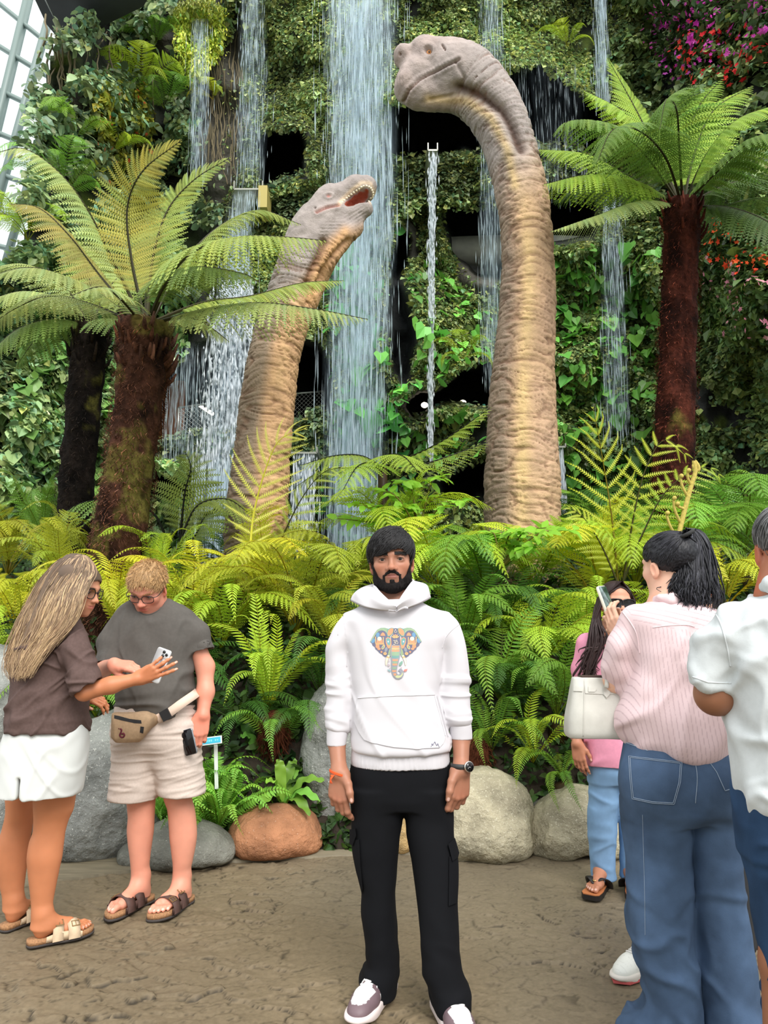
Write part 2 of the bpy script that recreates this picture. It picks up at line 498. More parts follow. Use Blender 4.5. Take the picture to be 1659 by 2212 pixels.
 Z=bed_z(Yg)+.10*fbm(q,.9,3)*sstep(5,6.2,Yg)
 n=len(ys);i,j=np.meshgrid(np.arange(59),np.arange(39),indexing='ij')
 Q=np.stack([i*n+j,(i+1)*n+j,(i+1)*n+j+1,i*n+j+1],-1).reshape(-1,4)
 m=pmat('planting_soil',srgb(46,38,28),.95,var=(14,.5),bump=[(30,.6,.03)])
 tag(mesh('planting_bed',np.stack([X,Yg,Z],-1).reshape(-1,3),[Q],m),kind='structure')
 us=np.arange(-260,1990,8.);vs=np.arange(-320,1560,8.)
 U,Vv=np.meshgrid(us,vs,indexing='ij')
 W=wall_xyz(U,Vv);n=len(vs)
 i,j=np.meshgrid(np.arange(len(us)-1),np.arange(n-1),indexing='ij')
 Q=np.stack([i*n+j,i*n+j+1,(i+1)*n+j+1,(i+1)*n+j],-1).reshape(-1,4)
 ok=(U>wall_edge(Vv)).reshape(-1)
 Q=Q[ok[Q].all(1)]
 q=np.stack([U/100,Vv/100,U*0],-1)
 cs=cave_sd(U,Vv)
 moss=sstep(-.1,.5,fbm(q,1.7,3,51.))[...,None]
 c=A(.020,.021,.019)*(1-moss)+A(.030,.045,.014)*moss
 bright=sstep(.35,.7,fbm(q,2.3,3,71.))[...,None]
 c=c*(1-bright)+A(.10,.14,.02)*bright
 rockm=np.zeros(U.shape)
 for r in ROCK:rockm=np.maximum(rockm,sstep(6,-6,poly_sd(U,Vv,r)))
 c=c*(1-rockm[...,None])+A(.085,.078,.062)*rockm[...,None]
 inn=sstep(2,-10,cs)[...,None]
 c=c*(1-inn)+A(.016,.018,.020)*inn  # shade inside the recesses painted into the rock colour
 m=pmat('cliff_rock',attr=True,rough=.85,var=(3,.4),bump=[(2.5,.7,.15),(12,.6,.05)])
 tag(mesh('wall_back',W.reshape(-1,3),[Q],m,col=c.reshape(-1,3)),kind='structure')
 build_glass();build_fittings()
def on_z(px,py,z):return G(px,py,z)
def build_glass():
 steel=pmat('pale_steel',srgb(120,136,132),.45)
 pane=bpy.data.materials.new('dome_glass');pane.use_nodes=True
 N,L=pane.node_tree.nodes,pane.node_tree.links
 tr=N.new('ShaderNodeBsdfTransparent');tr.inputs[0].default_value=(.94,.985,.975,1)
 gl=N.new('ShaderNodeBsdfGlossy');gl.inputs['Roughness'].default_value=.05
 mx=N.new('ShaderNodeMixShader');mx.inputs[0].default_value=.06
 L.new(tr.outputs[0],mx.inputs[1]);L.new(gl.outputs[0],mx.inputs[2]);L.new(mx.outputs[0],N['Material Output'].inputs[0])
 Yg=21.
 root=thing('window_1','tall glazed dome wall of pale steel bars at the far left','window',P(20,560,Yg),kind='structure')
 bars=MB()
 def bar(a,b,w):
  pa,pb=P(*a,Yg),P(*b,Yg)
  d=pb-pa;L_=np.linalg.norm(d);R=basis(d,A(0,-1,0))
  V,Fq=box((pa+pb)/2,(w,L_,w*1.7),R);bars.add(V,Fq)
 for x0,x1,w in((-150,-30,.14),(-95,48+10,.16),(-62,116,.14),(-8,172,.13),(52,230,.11)):
  bar((x0,640),(x1+12,-40),w)
 for y0,sl in((-25,.95),(75,.72),(176,.55),(272,.47),(362,.40),(446,.34),(522,.28),(590,.24)):
  bar((-140,y0-140*sl*.6),(260,y0+260*sl),.10)
 bars.build('frame',steel,root)
 V=np.array([P(-160,680,Yg+.1),P(270,680,Yg+.1),P(270,-60,Yg+.1),P(-160,-60,Yg+.1)])
 V=np.vstack([V,V+A(0,.02,0)])
 mesh('glass',V,[np.array([[0,1,2,3],[7,6,5,4],[0,4,5,1],[1,5,6,2],[2,6,7,3],[3,7,4,0]])],pane,root,smooth=False)
def build_fittings():
 dark=pmat('soffit_black',srgb(46,50,52),.8,var=(2,.2))
 zc=12.4
 poly=[(48,-60),(100,52),(128,86),(150,96),(215,60),(310,14),(350,-60)]
 b=np.array([on_z(*p,zc)for p in poly]);t=b+A(0,0,.5);n=len(poly);k=np.arange(n)
 tag(mesh('ceiling',np.vstack([b,t]),[k[None],(n+k[::-1])[None],np.stack([k,n+k,n+(k+1)%n,(k+1)%n],-1)],dark,smooth=False),kind='structure')
 moss=pmat('mossy_steel',srgb(120,130,92),.8,var=(9,.4))
 st=thing('support_strut','slanting moss stained steel strut under the black soffit at upper left','strut',P(156,126,12.6))
 mb=MB().add(*tube([P(119,42,12.4),P(156,126,12.6)],.05,10));mb.build('strut_tube',moss,st,smooth=True)
 MB().add(*tube([P(88,-20,12.0),P(119,42,12.4)],.012,6)).build('cable',pmat('cable_steel',srgb(150,155,155),.4,metal=.6),st)
 conc=pmat('balcony_concrete',srgb(206,206,196),.8,var=(4,.15))
 mb=MB()
 xs=np.linspace(960,1300,40)
 top=np.array([P(x,512-5*np.sin((x-960)/110),15.6)for x in xs]);bot=np.array([P(x,546+2*np.sin((x-960)/90),15.6)for x in xs])
 V=np.vstack([top,bot,bot+A(0,1.0,0),top+A(0,1.0,0)]);k=np.arange(39)
 mb.add(V,[np.concatenate([np.stack([r*40+k,(r*40+40)%160+k,(r*40+40)%160+k+1,r*40+k+1],-1)for r in range(4)])])
 tag(mb.build('trim_2',conc),kind='structure')
 V,Fq=box(P(352,915,16.4),(.9,.15,1.9));tag(mesh('wall_corridor',V,[Fq],pmat('corridor_orange',srgb(178,112,70),.7),smooth=False),kind='structure')
 V,Fq=box(P(980,838,16.9),(2.6,.15,1.4));tag(mesh('wall_recess',V,[Fq],pmat('recess_olive',srgb(74,64,30),.7,var=(3,.3)),smooth=False),kind='structure')
 V,Fq=box(P(545,870,16.6),(1.0,.15,2.6));tag(mesh('wall_passage',V,[Fq],pmat('passage_grey',srgb(120,122,128),.7),smooth=False),kind='structure')
 met=pmat('galvanised_steel',srgb(190,192,186),.4,metal=.7)
 Yr=14.75
 def rail(name,label,a,b,drop,posts):
  pa,pb=P(*a,Yr),P(*b,Yr);h=drop*MPP(Yr)
  r=thing(name,label,'railing',pa-A(0,0,h),'wire mesh railings')
  MB().add(*tube([pa,pb],.022,8)).build('top_rail',met,r)
  MB().add(*tube([pa-A(0,0,h),pb-A(0,0,h)],.012,6)).build('bottom_rail',met,r)
  for t in posts:
   p=pa+(pb-pa)*t
   MB().add(*tube([p,p-A(0,0,h)],.02,8)).build('post',met,r)
  d=pb-pa;Lx=np.linalg.norm(d[:2]);w=MB();c=.085
  for s in(1,-1):
   for o in np.arange(-h,Lx+h,c):
    z0,z1=0.,h
    if s>0:xa,xb=o,o+h
    else:xa,xb=o+h,o
    za,zb=0.,h
    if xa==xb:continue
    ts=sorted([(0-xa)/(xb-xa),(Lx-xa)/(xb-xa)])
    t0,t1=max(0,ts[0]),min(1,ts[1])
    if t1-t0<.02:continue
    pt=lambda t:pa+d*((xa+(xb-xa)*t)/Lx)+A(0,s*.004,-h+(za+(zb-za)*t))
    w.add(*tube([pt(t0),pt(t1)],.0042,3,cap=False))
  tag(w.build('wire_mesh',met,r),kind=None)
 rail('mesh_railing','wire mesh railing with galvanised top rail left of the smaller dinosaur neck',(386,881),(524,862),75,(0,.62))
 rail('mesh_railing','short piece of wire mesh railing right of the smaller dinosaur neck',(628,851),(702,845),75,(.98,))
 lamp=pmat('lamp_glow',(1,.9,.7),.5,emit=((1,.86,.62),14))
 tubeg=pmat('tube_glow',(1,.95,.85),.5,emit=((1,.92,.80),9))
 black=pmat('lamp_black',(.02,.02,.02),.5)
 for(x,y,lab)in((983,801,'glowing spotlight under the ivy overhang, topmost of the three lamps'),(917,875,'glowing spotlight left of the narrow water jet in the recess'),(1000,870,'glowing spotlight just above the clipped ivy, beside the big neck')):
  c=P(x,y,14.5);s=thing('spotlight',lab,'lamp',c,'recess spotlights')
  MB().add(*tube([c+A(0,.02,0),c+A(0,.12,.03)],[.075,.045],14)).build('housing',black,s)
  MB().add(*sphere(c,(.065,.03,.055),16,8)).build('lens',lamp,s)
 a,b=P(433,876,16.2),P(459,894,15.6)
 fl=thing('tube_light','glowing strip light on the ceiling of the left recess','lamp',(a+b)/2)
 MB().add(*tube([a,b],.04,8)).build('glowing_tube',tubeg,fl)
 MB().add(*box((a+b)/2+A(0,0,.06),(.1,.1,.05))).build('fitting',black,fl,smooth=False)
 spm=pmat('spout_steel',srgb(150,150,140),.35,metal=.6)
 def trough(label,x,y,w,d,Y,h):
  c=P(x,y,Y);s=thing('water_spout',label,'spout',c,'steel water spouts');wm=w*MPP(Y)
  MB().add(*box(c+A(0,d/2,0),(wm,d,.03))).build('trough_floor',spm,s,smooth=False)
  for q in(-1,1):MB().add(*box(c+A(q*wm/2,d/2,h/2),(.02,d,h))).build('side_plate',spm,s,smooth=False)
 trough('narrow steel chute ending in mid air above the thin water jet',935,324,22,1.3,12.6,.14)
 trough('broad steel spout under the upper left waterfall',536,408,66,1.6,12.9,.16)
 trough('low steel spout between the smaller dinosaur and the main waterfall',655,978,60,1.2,12.2,.1)
 trough('small steel spout right of the big dinosaur neck',1214,965,16,.8,12.6,.06)
 V,Fq=box(P(572,440,13.1),(.16,.5,.42));tag(mesh('bracket_box',V,[Fq],pmat('ochre_paint',srgb(176,160,90),.6),smooth=False,origin=P(572,440,13.1)),'ochre painted steel box beside the broad spout','box')
def water_mats():
 def m(name,col,alpha,scale=None,lo=.4,hi=.75):
  mm=bpy.data.materials.new(name);mm.use_nodes=True
  N,L=mm.node_tree.nodes,mm.node_tree.links
  b=N['Principled BSDF'];b.inputs['Base Color'].default_value=(*col,1);b.inputs['Roughness'].default_value=.25
  tl=N.new('ShaderNodeBsdfTranslucent');tl.inputs[0].default_value=(*col,1)
  m1=N.new('ShaderNodeMixShader');m1.inputs[0].default_value=.45
  L.new(b.outputs[0],m1.inputs[1]);L.new(tl.outputs[0],m1.inputs[2])
  tr=N.new('ShaderNodeBsdfTransparent');mx=N.new('ShaderNodeMixShader')
  L.new(tr.outputs[0],mx.inputs[1]);L.new(m1.outputs[0],mx.inputs[2]);L.new(mx.outputs[0],N['Material Output'].inputs[0])
  if scale:
   tc=N.new('ShaderNodeTexCoord');mp=N.new('ShaderNodeMapping');mp.inputs['Scale'].default_value=scale
   n=N.new('ShaderNodeTexNoise');n.inputs['Scale'].default_value=1;n.inputs['Detail'].default_value=4;n.inputs['Roughness'].default_value=.65
   r=N.new('ShaderNodeMapRange');r.inputs[1].default_value=lo;r.inputs[2].default_value=hi;r.inputs[4].default_value=alpha
   at=N.new('ShaderNodeAttribute');at.attribute_name='col'
   mu=N.new('ShaderNodeMath');mu.operation='MULTIPLY'
   L.new(tc.outputs['Object'],mp.inputs[0]);L.new(mp.outputs[0],n.inputs['Vector']);L.new(n.outputs['Fac'],r.inputs[0])
   L.new(r.outputs[0],mu.inputs[0]);L.new(at.outputs['Fac'],mu.inputs[1]);L.new(mu.outputs[0],mx.inputs[0])
  else:mx.inputs[0].default_value=alpha
  return mm
 return dict(veil=m('water_veil',(.68,.85,1.0),.62,(16,16,.7),.34,.74),fine=m('water_streak',(.80,.92,1.0),.42),solid=m('water_white',(.92,.96,1.0),.72),clear=m('water_clear',(.75,.86,.88),.55,(9,9,2.5),.35,.7))
def fall(name,label,rows,Y,WM,veil=.6,streaks=400,layers=2,thick=.5,sw=(.004,.012),sl=(.15,.7),mat='fine',vm='veil',group=None):
 """rows: (py, xl, xr) outline of the falling curtain"""
 R=np.array(rows,float)
 top=P((R[0,1]+R[0,2])/2,R[0,0],Y)
 root=thing(name,label,'waterfall',P((R[-1,1]+R[-1,2])/2,R[-1,0],Y),group)
 ny,nx=60,14
 ys=np.linspace(R[0,0],R[-1,0],ny);xl=np.interp(ys,R[:,0],R[:,1]);xr=np.interp(ys,R[:,0],R[:,2])
 vb=MB()
 for l in range(layers):
  off=(l-(layers-1)/2)*thick/max(layers,1)
  u=np.linspace(0,1,nx)
  V=np.zeros((ny,nx,3));C=np.zeros((ny,nx,3))
  sh=.06*RNG.normal()
  for r in range(ny):
   for c in range(nx):
    px=xl[r]+(xr[r]-xl[r])*(u[c]*(1+.1*l)-.05*l+sh*.3)
    yo=off+.1*math.sin(u[c]*9+l*2)+.05*math.sin(ys[r]/60+u[c]*5+l)
    V[r,c]=P(px,ys[r],Y+yo)
    C[r,c]=veil*math.sin(PI*u[c])**1.1*(.75+.25*math.sin(ys[r]/37.+u[c]*11+l*2))*min(1,(r+1)/4)*(min(1,(ny-r)/8))
  i,j=np.meshgrid(np.arange(ny-1),np.arange(nx-1),indexing='ij')
  vb.add(V.reshape(-1,3),[np.stack([i*nx+j,i*nx+j+1,(i+1)*nx+j+1,(i+1)*nx+j],-1).reshape(-1,4)],C.reshape(-1,3))
 if veil>0:vb.build('water_sheet',WM[vm],root)
 if streaks:
  n=streaks
  t=RNG.random(n);y0=R[0,0]+(R[-1,0]-R[0,0])*t
  a=np.interp(y0,R[:,0],R[:,1]);b=np.interp(y0,R[:,0],R[:,2])
  g=np.clip(.5+.30*RNG.normal(size=n),-.22,1.22)
  cl=.5+.5*np.sin(np.arange(9)*2.4)
  g=np.where(RNG.random(n)<.45,np.clip(np.linspace(.08,.92,9)[RNG.integers(0,9,n)]+.02*RNG.normal(size=n),0,1),g)
  px=a+(b-a)*g
  Yd=Y+thick*(RNG.random(n)-.5)
  c0=np.array([P(x,y,d)for x,y,d in zip(px,y0,Yd)])
  zmin=P(0,R[-1,0],Y)[2]
  L_=sl[0]+(sl[1]-sl[0])*RNG.random(n)**2;w=sw[0]+(sw[1]-sw[0])*RNG.random(n)**2
  k=4;an=np.arange(k)*PI/2
  ring=np.stack([np.cos(an),np.sin(an),an*0],-1)
  V=np.zeros((n,2+k,3));V[:,0]=c0;V[:,1]=c0-np.stack([0*L_,0*L_,L_],-1)
  V[:,2:]=(c0-np.stack([0*L_,0*L_,L_*.6],-1))[:,None]+ring[None]*w[:,None,None]
  V[:,:,2]=np.maximum(V[:,:,2],zmin-.3)
  kk=np.arange(k)
  T=np.concatenate([np.stack([np.zeros(k,int),2+kk,2+(kk+1)%k],-1),np.stack([np.ones(k,int),2+(kk+1)%k,2+kk],-1)])
  Tn=(T[None]+(np.arange(n)*(2+k))[:,None,None]).reshape(-1,3)
  tag(mesh('water_drops',V.reshape(-1,3),[Tn],WM[mat],root),kind='stuff')
 return root
def build_water():
 W=water_mats()
 fall('waterfall','broad main waterfall dropping from the top between the two dinosaur necks',[(-60,705,852),(400,716,852),(800,708,838),(1220,700,815)],12.6,W,1.0,4200,3,.9,(.004,.011),(.2,.9))
 fall('waterfall','thin waterfall over the yellow-green hanging clump at upper left',[(40,412,452),(200,410,455),(370,408,446)],12.9,W,.4,300,2,.3,(.003,.008))
 fall('waterfall','waterfall at upper left that lands on the broad steel spout',[(-60,520,570),(200,512,580),(410,505,572)],13.2,W,.42,480,2,.4,(.003,.009))
 fall('waterfall','curved sheet of water leaving the broad spout',[(408,505,563),(430,496,556),(480,484,545),(560,478,545),(660,470,548)],12.7,W,1.0,400,2,.25,(.004,.01),vm='clear')
 fall('waterfall','frothing white waterfall just left of the smaller dinosaur neck',[(600,478,548),(700,455,548),(850,440,545),(960,430,540),(1010,425,530)],12.4,W,.75,2200,2,.6,(.006,.022),(.06,.35),mat='solid')
 fall('waterfall','lowest tier of water behind the fern fronds at left',[(985,425,520),(1090,415,540),(1230,410,560)],11.6,W,.6,900,2,.5,(.004,.012))
 fall('water_jet','narrow clear water jet from the steel chute falling beside the big neck',[(324,925,946),(420,924,942),(560,925,940),(720,925,937),(980,923,936)],12.4,W,1.0,900,2,.08,(.006,.016),(.06,.3),mat='solid',vm='clear')
 fall('waterfall','faint waterfall at the top passing behind the big dinosaur head and neck',[(-60,1030,1090),(300,1035,1092),(620,1035,1090),(820,1040,1085)],12.9,W,.42,700,2,.4,(.003,.008))
 fall('waterfall','thin waterfall at top right above the tall tree fern',[(-60,1282,1312),(100,1284,1314),(215,1284,1318)],12.9,W,.6,350,2,.3,(.003,.008))
 fall('waterfall','faint waterfall just left of the tall tree fern trunk',[(400,1300,1345),(650,1296,1352),(930,1300,1365)],12.4,W,.3,420,2,.4,(.003,.008))
 fall('water_jet','thin thread of water right of the big dinosaur neck base',[(965,1207,1218),(1080,1213,1222),(1190,1208,1232)],11.8,W,.7,260,1,.1,(.005,.012),mat='solid')
 fall('waterfall','small cascade in strands from the low spout near the smaller dinosaur',[(978,632,684),(1040,626,682),(1180,618,676)],11.9,W,.55,500,2,.25,(.006,.016),(.08,.4),mat='solid')
 fall('drip_curtain','sparse curtain of drips in the dark recess right of the big head',[(130,1090,1275),(420,1080,1280)],13.3,W,.08,420,1,.5,(.002,.005))
 fall('drip_curtain','sparse curtain of drips in the dark recess above the mesh railing',[(740,350,460),(990,350,460)],13.3,W,.2,700,1,.5,(.002,.006))
def leafmat(name,rough=.45,trans=.3,spec=.4,obj=True):
 m=bpy.data.materials.new(name);m.use_nodes=True
 N,L=m.node_tree.nodes,m.node_tree.links
 b=N['Principled BSDF'];b.inputs['Roughness'].default_value=rough;b.inputs['Specular IOR Level'].default_value=spec
 a=N.new('ShaderNodeAttribute');a.attribute_name='col';c=a.outputs['Color']
 if obj:
  oi=N.new('ShaderNodeObjectInfo');mx=N.new('ShaderNodeMix');mx.data_type='RGBA';mx.blend_type='MULTIPLY';mx.inputs[0].default_value=1
  L.new(c,mx.inputs[6]);L.new(oi.outputs['Color'],mx.inputs[7]);c=mx.outputs[2]
 t=N.new('ShaderNodeBsdfTranslucent');s=N.new('ShaderNodeMixShader');s.inputs[0].default_value=trans
 L.new(c,b.inputs['Base Color']);L.new(c,t.inputs[0]);L.new(b.outputs[0],s.inputs[1]);L.new(t.outputs[0],s.inputs[2])
 L.new(s.outputs[0],N['Material Output'].inputs[0])
 return m
LEAF={'ovate':([(0,0,0),(.4,-.5,.12),(1,0,-.08),(.4,.5,.12),(.75,-.28,.03),(.75,.28,.03),(.45,0,0)],[(0,6,1),(1,6,4),(4,6,2),(0,3,6),(3,5,6),(5,2,6)]),'kite':([(0,0,0),(.38,-.5,.1),(1,0,0),(.38,.5,.1)],[(0,2,1),(0,3,2)]),'heart':([(.05,0,0),(-.1,-.34,.08),(.25,-.55,.12),(.7,-.3,.04),(1.05,0,-.12),(.7,.3,.04),(.25,.55,.12),(-.1,.34,.08)],[(0,1,2),(0,2,3),(0,3,4),(0,4,5),(0,5,6),(0,6,7)]),'lance':([(0,0,0),(.3,-.16,.05),(.7,-.12,.02),(1,0,-.1),(.7,.12,.02),(.3,.16,.05)],[(0,1,5),(1,2,5),(2,4,5),(2,3,4)]),}
_a5=np.arange(10)*PI/5
LEAF['flower']=([(0,0,.0)]+[((.5 if k%2 else.28)*math.cos(a),(.5 if k%2 else.28)*math.sin(a),.1)for k,a in enumerate(_a5)],[(0,1+k,1+(k+1)%10)for k in range(10)])
def leaves(kind,pos,nor,tip,size,ratio=1.0,col=None):
 T,tri=LEAF[kind];T=np.array(T);tri=np.array(tri);n=len(pos)
 nor=nrm(nor);tip=tip-(tip*nor).sum(1,keepdims=True)*nor;tip=nrm(tip);sd=np.cross(tip,nor)
 s=np.asarray(size)[:,None,None]
 V=pos[:,None]+s*(T[None,:,0,None]*tip[:,None]+T[None,:,1,None]*ratio*sd[:,None]+T[None,:,2,None]*nor[:,None])
 Fq=(tri[None]+(np.arange(n)*len(T))[:,None,None]).reshape(-1,3)
 C=np.repeat(col,len(T),0)if col is not None else None
 return V.reshape(-1,3),Fq,C
def jit(col,n,hv=.18,bv=.35,rng=RNG):
 c=np.tile(np.asarray(col,float),(n,1))
 b=np.exp(bv*rng.normal(size=(n,1)))
 h=rng.normal(size=(n,1))*hv
 return np.clip(c*b*np.concatenate([1+h,1+.2*h,1-h*.6],1),.002,.9)
def wall_scatter(n,dens,box_,size,kind,col,off=(.02,.25),ratio=1.0,down=1.0,lump=.3,out=.55,avoid=True,seed=0,hv=.18,bv=.35,patch=(2.2,-.35),face=None):
 """leaves rooted on the cliff: sampled in a region, thinned by recesses, bare rock and patchiness"""
 r=np.random.default_rng(seed+100)
 x0,y0,x1,y1=box_
 px=r.uniform(x0,x1,n);py=r.uniform(y0,y1,n)
 w=dens(px,py)if dens else np.ones(n)
 if avoid:
  cs=cave_sd(px,py)
  w=w*sstep(0,12,cs)
  for k in ROCK:w=w*(.06+.94*sstep(-6,6,poly_sd(px,py,k)))
 q=np.stack([px/100,py/100,0*px],-1)
 if patch:w=w*sstep(patch[1],patch[1]+.5,vnoise(q,patch[0],seed*1.7))
 w=w*sstep(-22,4,px-wall_edge(py)+14*r.normal(size=n))
 k=r.random(n)<w;px,py,q=px[k],py[k],q[k];n=len(px)
 p0=wall_xyz(px,py);e=4.
 dx=wall_xyz(px+e,py)-p0;dy=wall_xyz(px,py+e)-p0
 N_=nrm(np.cross(dx,dy));N_=np.where(N_[:,1:2]>0,-N_,N_)
 lumpv=lump*np.clip(.5+.7*fbm(q,2.6,3,17.+seed),0,1.4)
 if face is not None:
  p0=np.array([P(a,b,c)for a,b,c in zip(px,py,wall_base(px)-face)]).reshape(-1,3);N_=np.tile(A(0,-1,.15),(n,1))
 o=off[0]+(off[1]-off[0])*r.random(n)**1.5+lumpv
 pos=p0-nrm(p0-A(0,0,CAMH))*o[:,None]
 nn=nrm(.7*N_+A(0,0,out)+.45*r.normal(size=(n,3)))
 tp=A(0,-.35,-down)+.5*r.normal(size=(n,3))
 sz=size*np.exp(.28*r.normal(size=n))
 big=.8+.4*vnoise(q,1.3,5.+seed)[:,None]
 return leaves(kind,pos,nn,tp,sz,ratio,jit(col,n,hv,bv,r)*big),pos
def plant_obj(name,label,cat,parts,kind='stuff',group=None):
 """parts: list of (part name, V, F, C, mat)"""
 if len(parts)==1:
  n_,V,Fq,C,m=parts[0]
  return tag(mesh(name,V,[Fq],m,col=C,smooth=False,origin=V.mean(0)),label,cat,group,kind)
 c=parts[0][1].mean(0)
 r=thing(name,label,cat,c,group)
 for n_,V,Fq,C,m in parts:tag(mesh(n_,V,[Fq],m,r,col=C,smooth=False),kind='stuff')
 return r
def gauss(cx,cy,sx,sy):
 return lambda x,y:np.exp(-((x-cx)/sx)**2-((y-cy)/sy)**2)
def inpoly(*poly,soft=14):
 return lambda x,y:sstep(soft,-soft,poly_sd(x,y,poly))
def build_wall_plants():
 m=leafmat('ivy_leaf',.4,.22,.45,obj=False);fl=leafmat('petal',.5,.35,.2,obj=False)
 S=wall_scatter
 g_mid=srgb(112,142,74);g_deep=srgb(58,84,46);g_br=srgb(150,182,78);g_yel=srgb(176,190,70)
 (V,Fq,C),_=S(150000,None,(480,-120,1420,900),.071,'ovate',srgb(170,188,120),(.02,.12),.85,1.1,.35,.7,seed=1,patch=(1.6,-.75))
 plant_obj('creeping_fig','small-leaved creeper carpeting the cliff behind and between the dinosaur heads','climbing plant',[('leaves',V,Fq,C,m)])
 (V,Fq,C),_=S(38000,lambda x,y:.45+.55*sstep(300,520,y),(560,420,1330,1260),.082,'ovate',srgb(150,168,98),(.02,.2),.85,1.2,.25,.6,seed=2,patch=(2.2,-.55))
 plant_obj('cliff_creeper','dark green creeper on the lower cliff around the narrow water jet','climbing plant',[('leaves',V,Fq,C,m)])
 (V,Fq,C),_=S(26000,None,(-260,520,400,1300),.125,'heart',srgb(166,194,132),(.02,.3),.9,1.2,.5,.7,seed=3,patch=(2.,-.8))
 plant_obj('large_leaved_ivy','large-leaved bright ivy on the cliff at the left behind the brown trunks','climbing plant',[('leaves',V,Fq,C,m)])
 (V,Fq,C),_=S(20000,None,(20,-60,480,640),.15,'lance',srgb(140,164,116),(.02,.6),1.7,.9,.7,.5,seed=4,patch=(1.8,-.4))
 plant_obj('shrubby_creeper','dark glossy shrubby growth on the upper left cliff beside the glass','shrub',[('leaves',V,Fq,C,m)])
 (V,Fq,C),_=S(56000,None,(1180,400,1940,1330),.088,'ovate',srgb(142,164,102),(.02,.2),.95,1.1,.4,.7,seed=5,patch=(2.4,-.5))
 plant_obj('right_cliff_ivy','dense ivy on the right cliff on both sides of the tall tree fern trunk','climbing plant',[('leaves',V,Fq,C,m)])
 (V,Fq,C),_=S(20000,None,(1290,-120,1940,420),.13,'ovate',srgb(134,156,98),(.02,.45),.9,1.0,.6,.6,seed=6,patch=(2.2,-.4))
 plant_obj('upper_right_foliage','mixed dark foliage at the top right above the tall tree fern','shrub',[('leaves',V,Fq,C,m)])
 for i,(reg,n,sz,col,lab)in enumerate([((690,480,900,1200),330,.2,srgb(112,196,92),'scattered bright heart-shaped leaves seen through the main waterfall'),((1190,520,1420,1180),420,.19,srgb(124,190,84),'scattered bright heart-shaped leaves between the big neck and the tall trunk'),((860,560,1060,1000),170,.18,srgb(128,200,84),'scattered bright heart-shaped leaves around the narrow water jet'),((40,640,420,1100),500,.2,srgb(140,190,104),'broad pale heart-shaped leaves at the left behind the tree fern trunks')]):
  (V,Fq,C),_=S(n,None,reg,sz,'heart',col,(.25,.5),1.0,1.4,.3,.5,seed=20+i,hv=.1,bv=.2,patch=None)
  plant_obj('heart_leaf_vine',lab,'vine',[('leaves',V,Fq,C,m)],group='heart-leaved vines on the cliff')
 d=inpoly((372,20),(420,-30),(480,20),(478,110),(440,150),(420,200),(395,150))
 (V,Fq,C),_=S(16000,d,(350,-60,500,220),.085,'lance',srgb(206,222,96),(.1,.6),1.0,1.6,.5,.5,avoid=False,seed=8,patch=None)
 plant_obj('hanging_moss','yellow-green hanging clump at the top beside the thin left waterfall','hanging plant',[('leaves',V,Fq,C,m)])
 for i,(poly,n,lab,col)in enumerate([([(840,340),(930,338),(1050,328),(1165,312),(1250,312),(1255,360),(1160,385),(1080,440),(1000,450),(930,430),(850,480)],12000,'clipped ivy band hanging below the big dark recess behind the neck',srgb(150,168,108)),([(880,905),(960,875),(1060,880),(1065,985),(940,1010),(880,970)],6500,'rounded ivy hedge under the two lower lamps beside the big neck',srgb(144,162,112)),([(335,955),(420,930),(530,925),(540,1010),(420,1020),(350,1010)],5200,'ivy hedge below the mesh railing left of the smaller neck',srgb(156,176,134)),([(625,910),(690,880),(722,905),(725,985),(640,985)],3000,'ivy hedge below the mesh railing right of the smaller neck',srgb(134,156,110)),([(585,395),(660,370),(740,340),(742,470),(690,490),(600,470)],6000,'ivy mound behind the smaller dinosaur head',srgb(146,168,116))]):
  (V,Fq,C),_=S(n,inpoly(*poly),(min(p[0]for p in poly)-20,min(p[1]for p in poly)-20,max(p[0]for p in poly)+20,max(p[1]for p in poly)+20),.09,'ovate',col,(.0,.2),.85,1.0,.35,.75,avoid=False,seed=30+i,patch=None,face=.1)
  plant_obj('ivy_hedge',lab,'hedge',[('leaves',V,Fq,C,m)],group='clipped ivy mounds on the cliff')
 for i,(poly,nl,nf,cols,lf,lab,sz)in enumerate([([(1400,-60),(1660,-60),(1670,60),(1600,110),(1460,150),(1400,90)],2600,330,[srgb(226,70,190),srgb(200,60,176),srgb(232,96,200)],srgb(84,108,58),'flowering creeper with magenta blossoms at the top right corner',.085),([(1460,50),(1600,60),(1650,110),(1600,175),(1480,170),(1450,120)],1500,190,[srgb(228,40,52),srgb(240,70,60)],srgb(80,104,56),'flowering creeper with red blossoms below the magenta ones at top right',.085),([(1400,90),(1460,100),(1500,180),(1420,170)],300,40,[srgb(214,90,200)],srgb(92,116,62),'small flowering creeper with purple blossoms above the tall tree fern crown',.10),([(1510,475),(1700,460),(1700,580),(1600,600),(1510,560)],2600,150,[srgb(240,96,44),srgb(236,74,40)],srgb(90,116,60),'flowering creeper with orange blossoms right of the tall trunk',.075),([(1500,560),(1700,580),(1700,730),(1560,740),(1500,640)],3800,75,[srgb(240,170,180),srgb(236,150,176)],srgb(98,122,64),'flowering creeper with scattered pale pink blossoms below the orange ones',.075),([(205,190),(300,180),(330,270),(300,380),(220,390),(215,290)],5200,46,[srgb(238,110,70),srgb(232,90,60)],srgb(176,178,74),'yellowish shrub with small orange blossoms on the upper left cliff',.085)]):
  bx=(min(p[0]for p in poly)-20,min(p[1]for p in poly)-20,max(p[0]for p in poly)+20,max(p[1]for p in poly)+20)
  (V,Fq,C),_=S(nl,inpoly(*poly),bx,.12,'ovate',lf,(.2,.6),.7,1.0,.5,.6,avoid=False,seed=50+i,patch=None)
  r=np.random.default_rng(i)
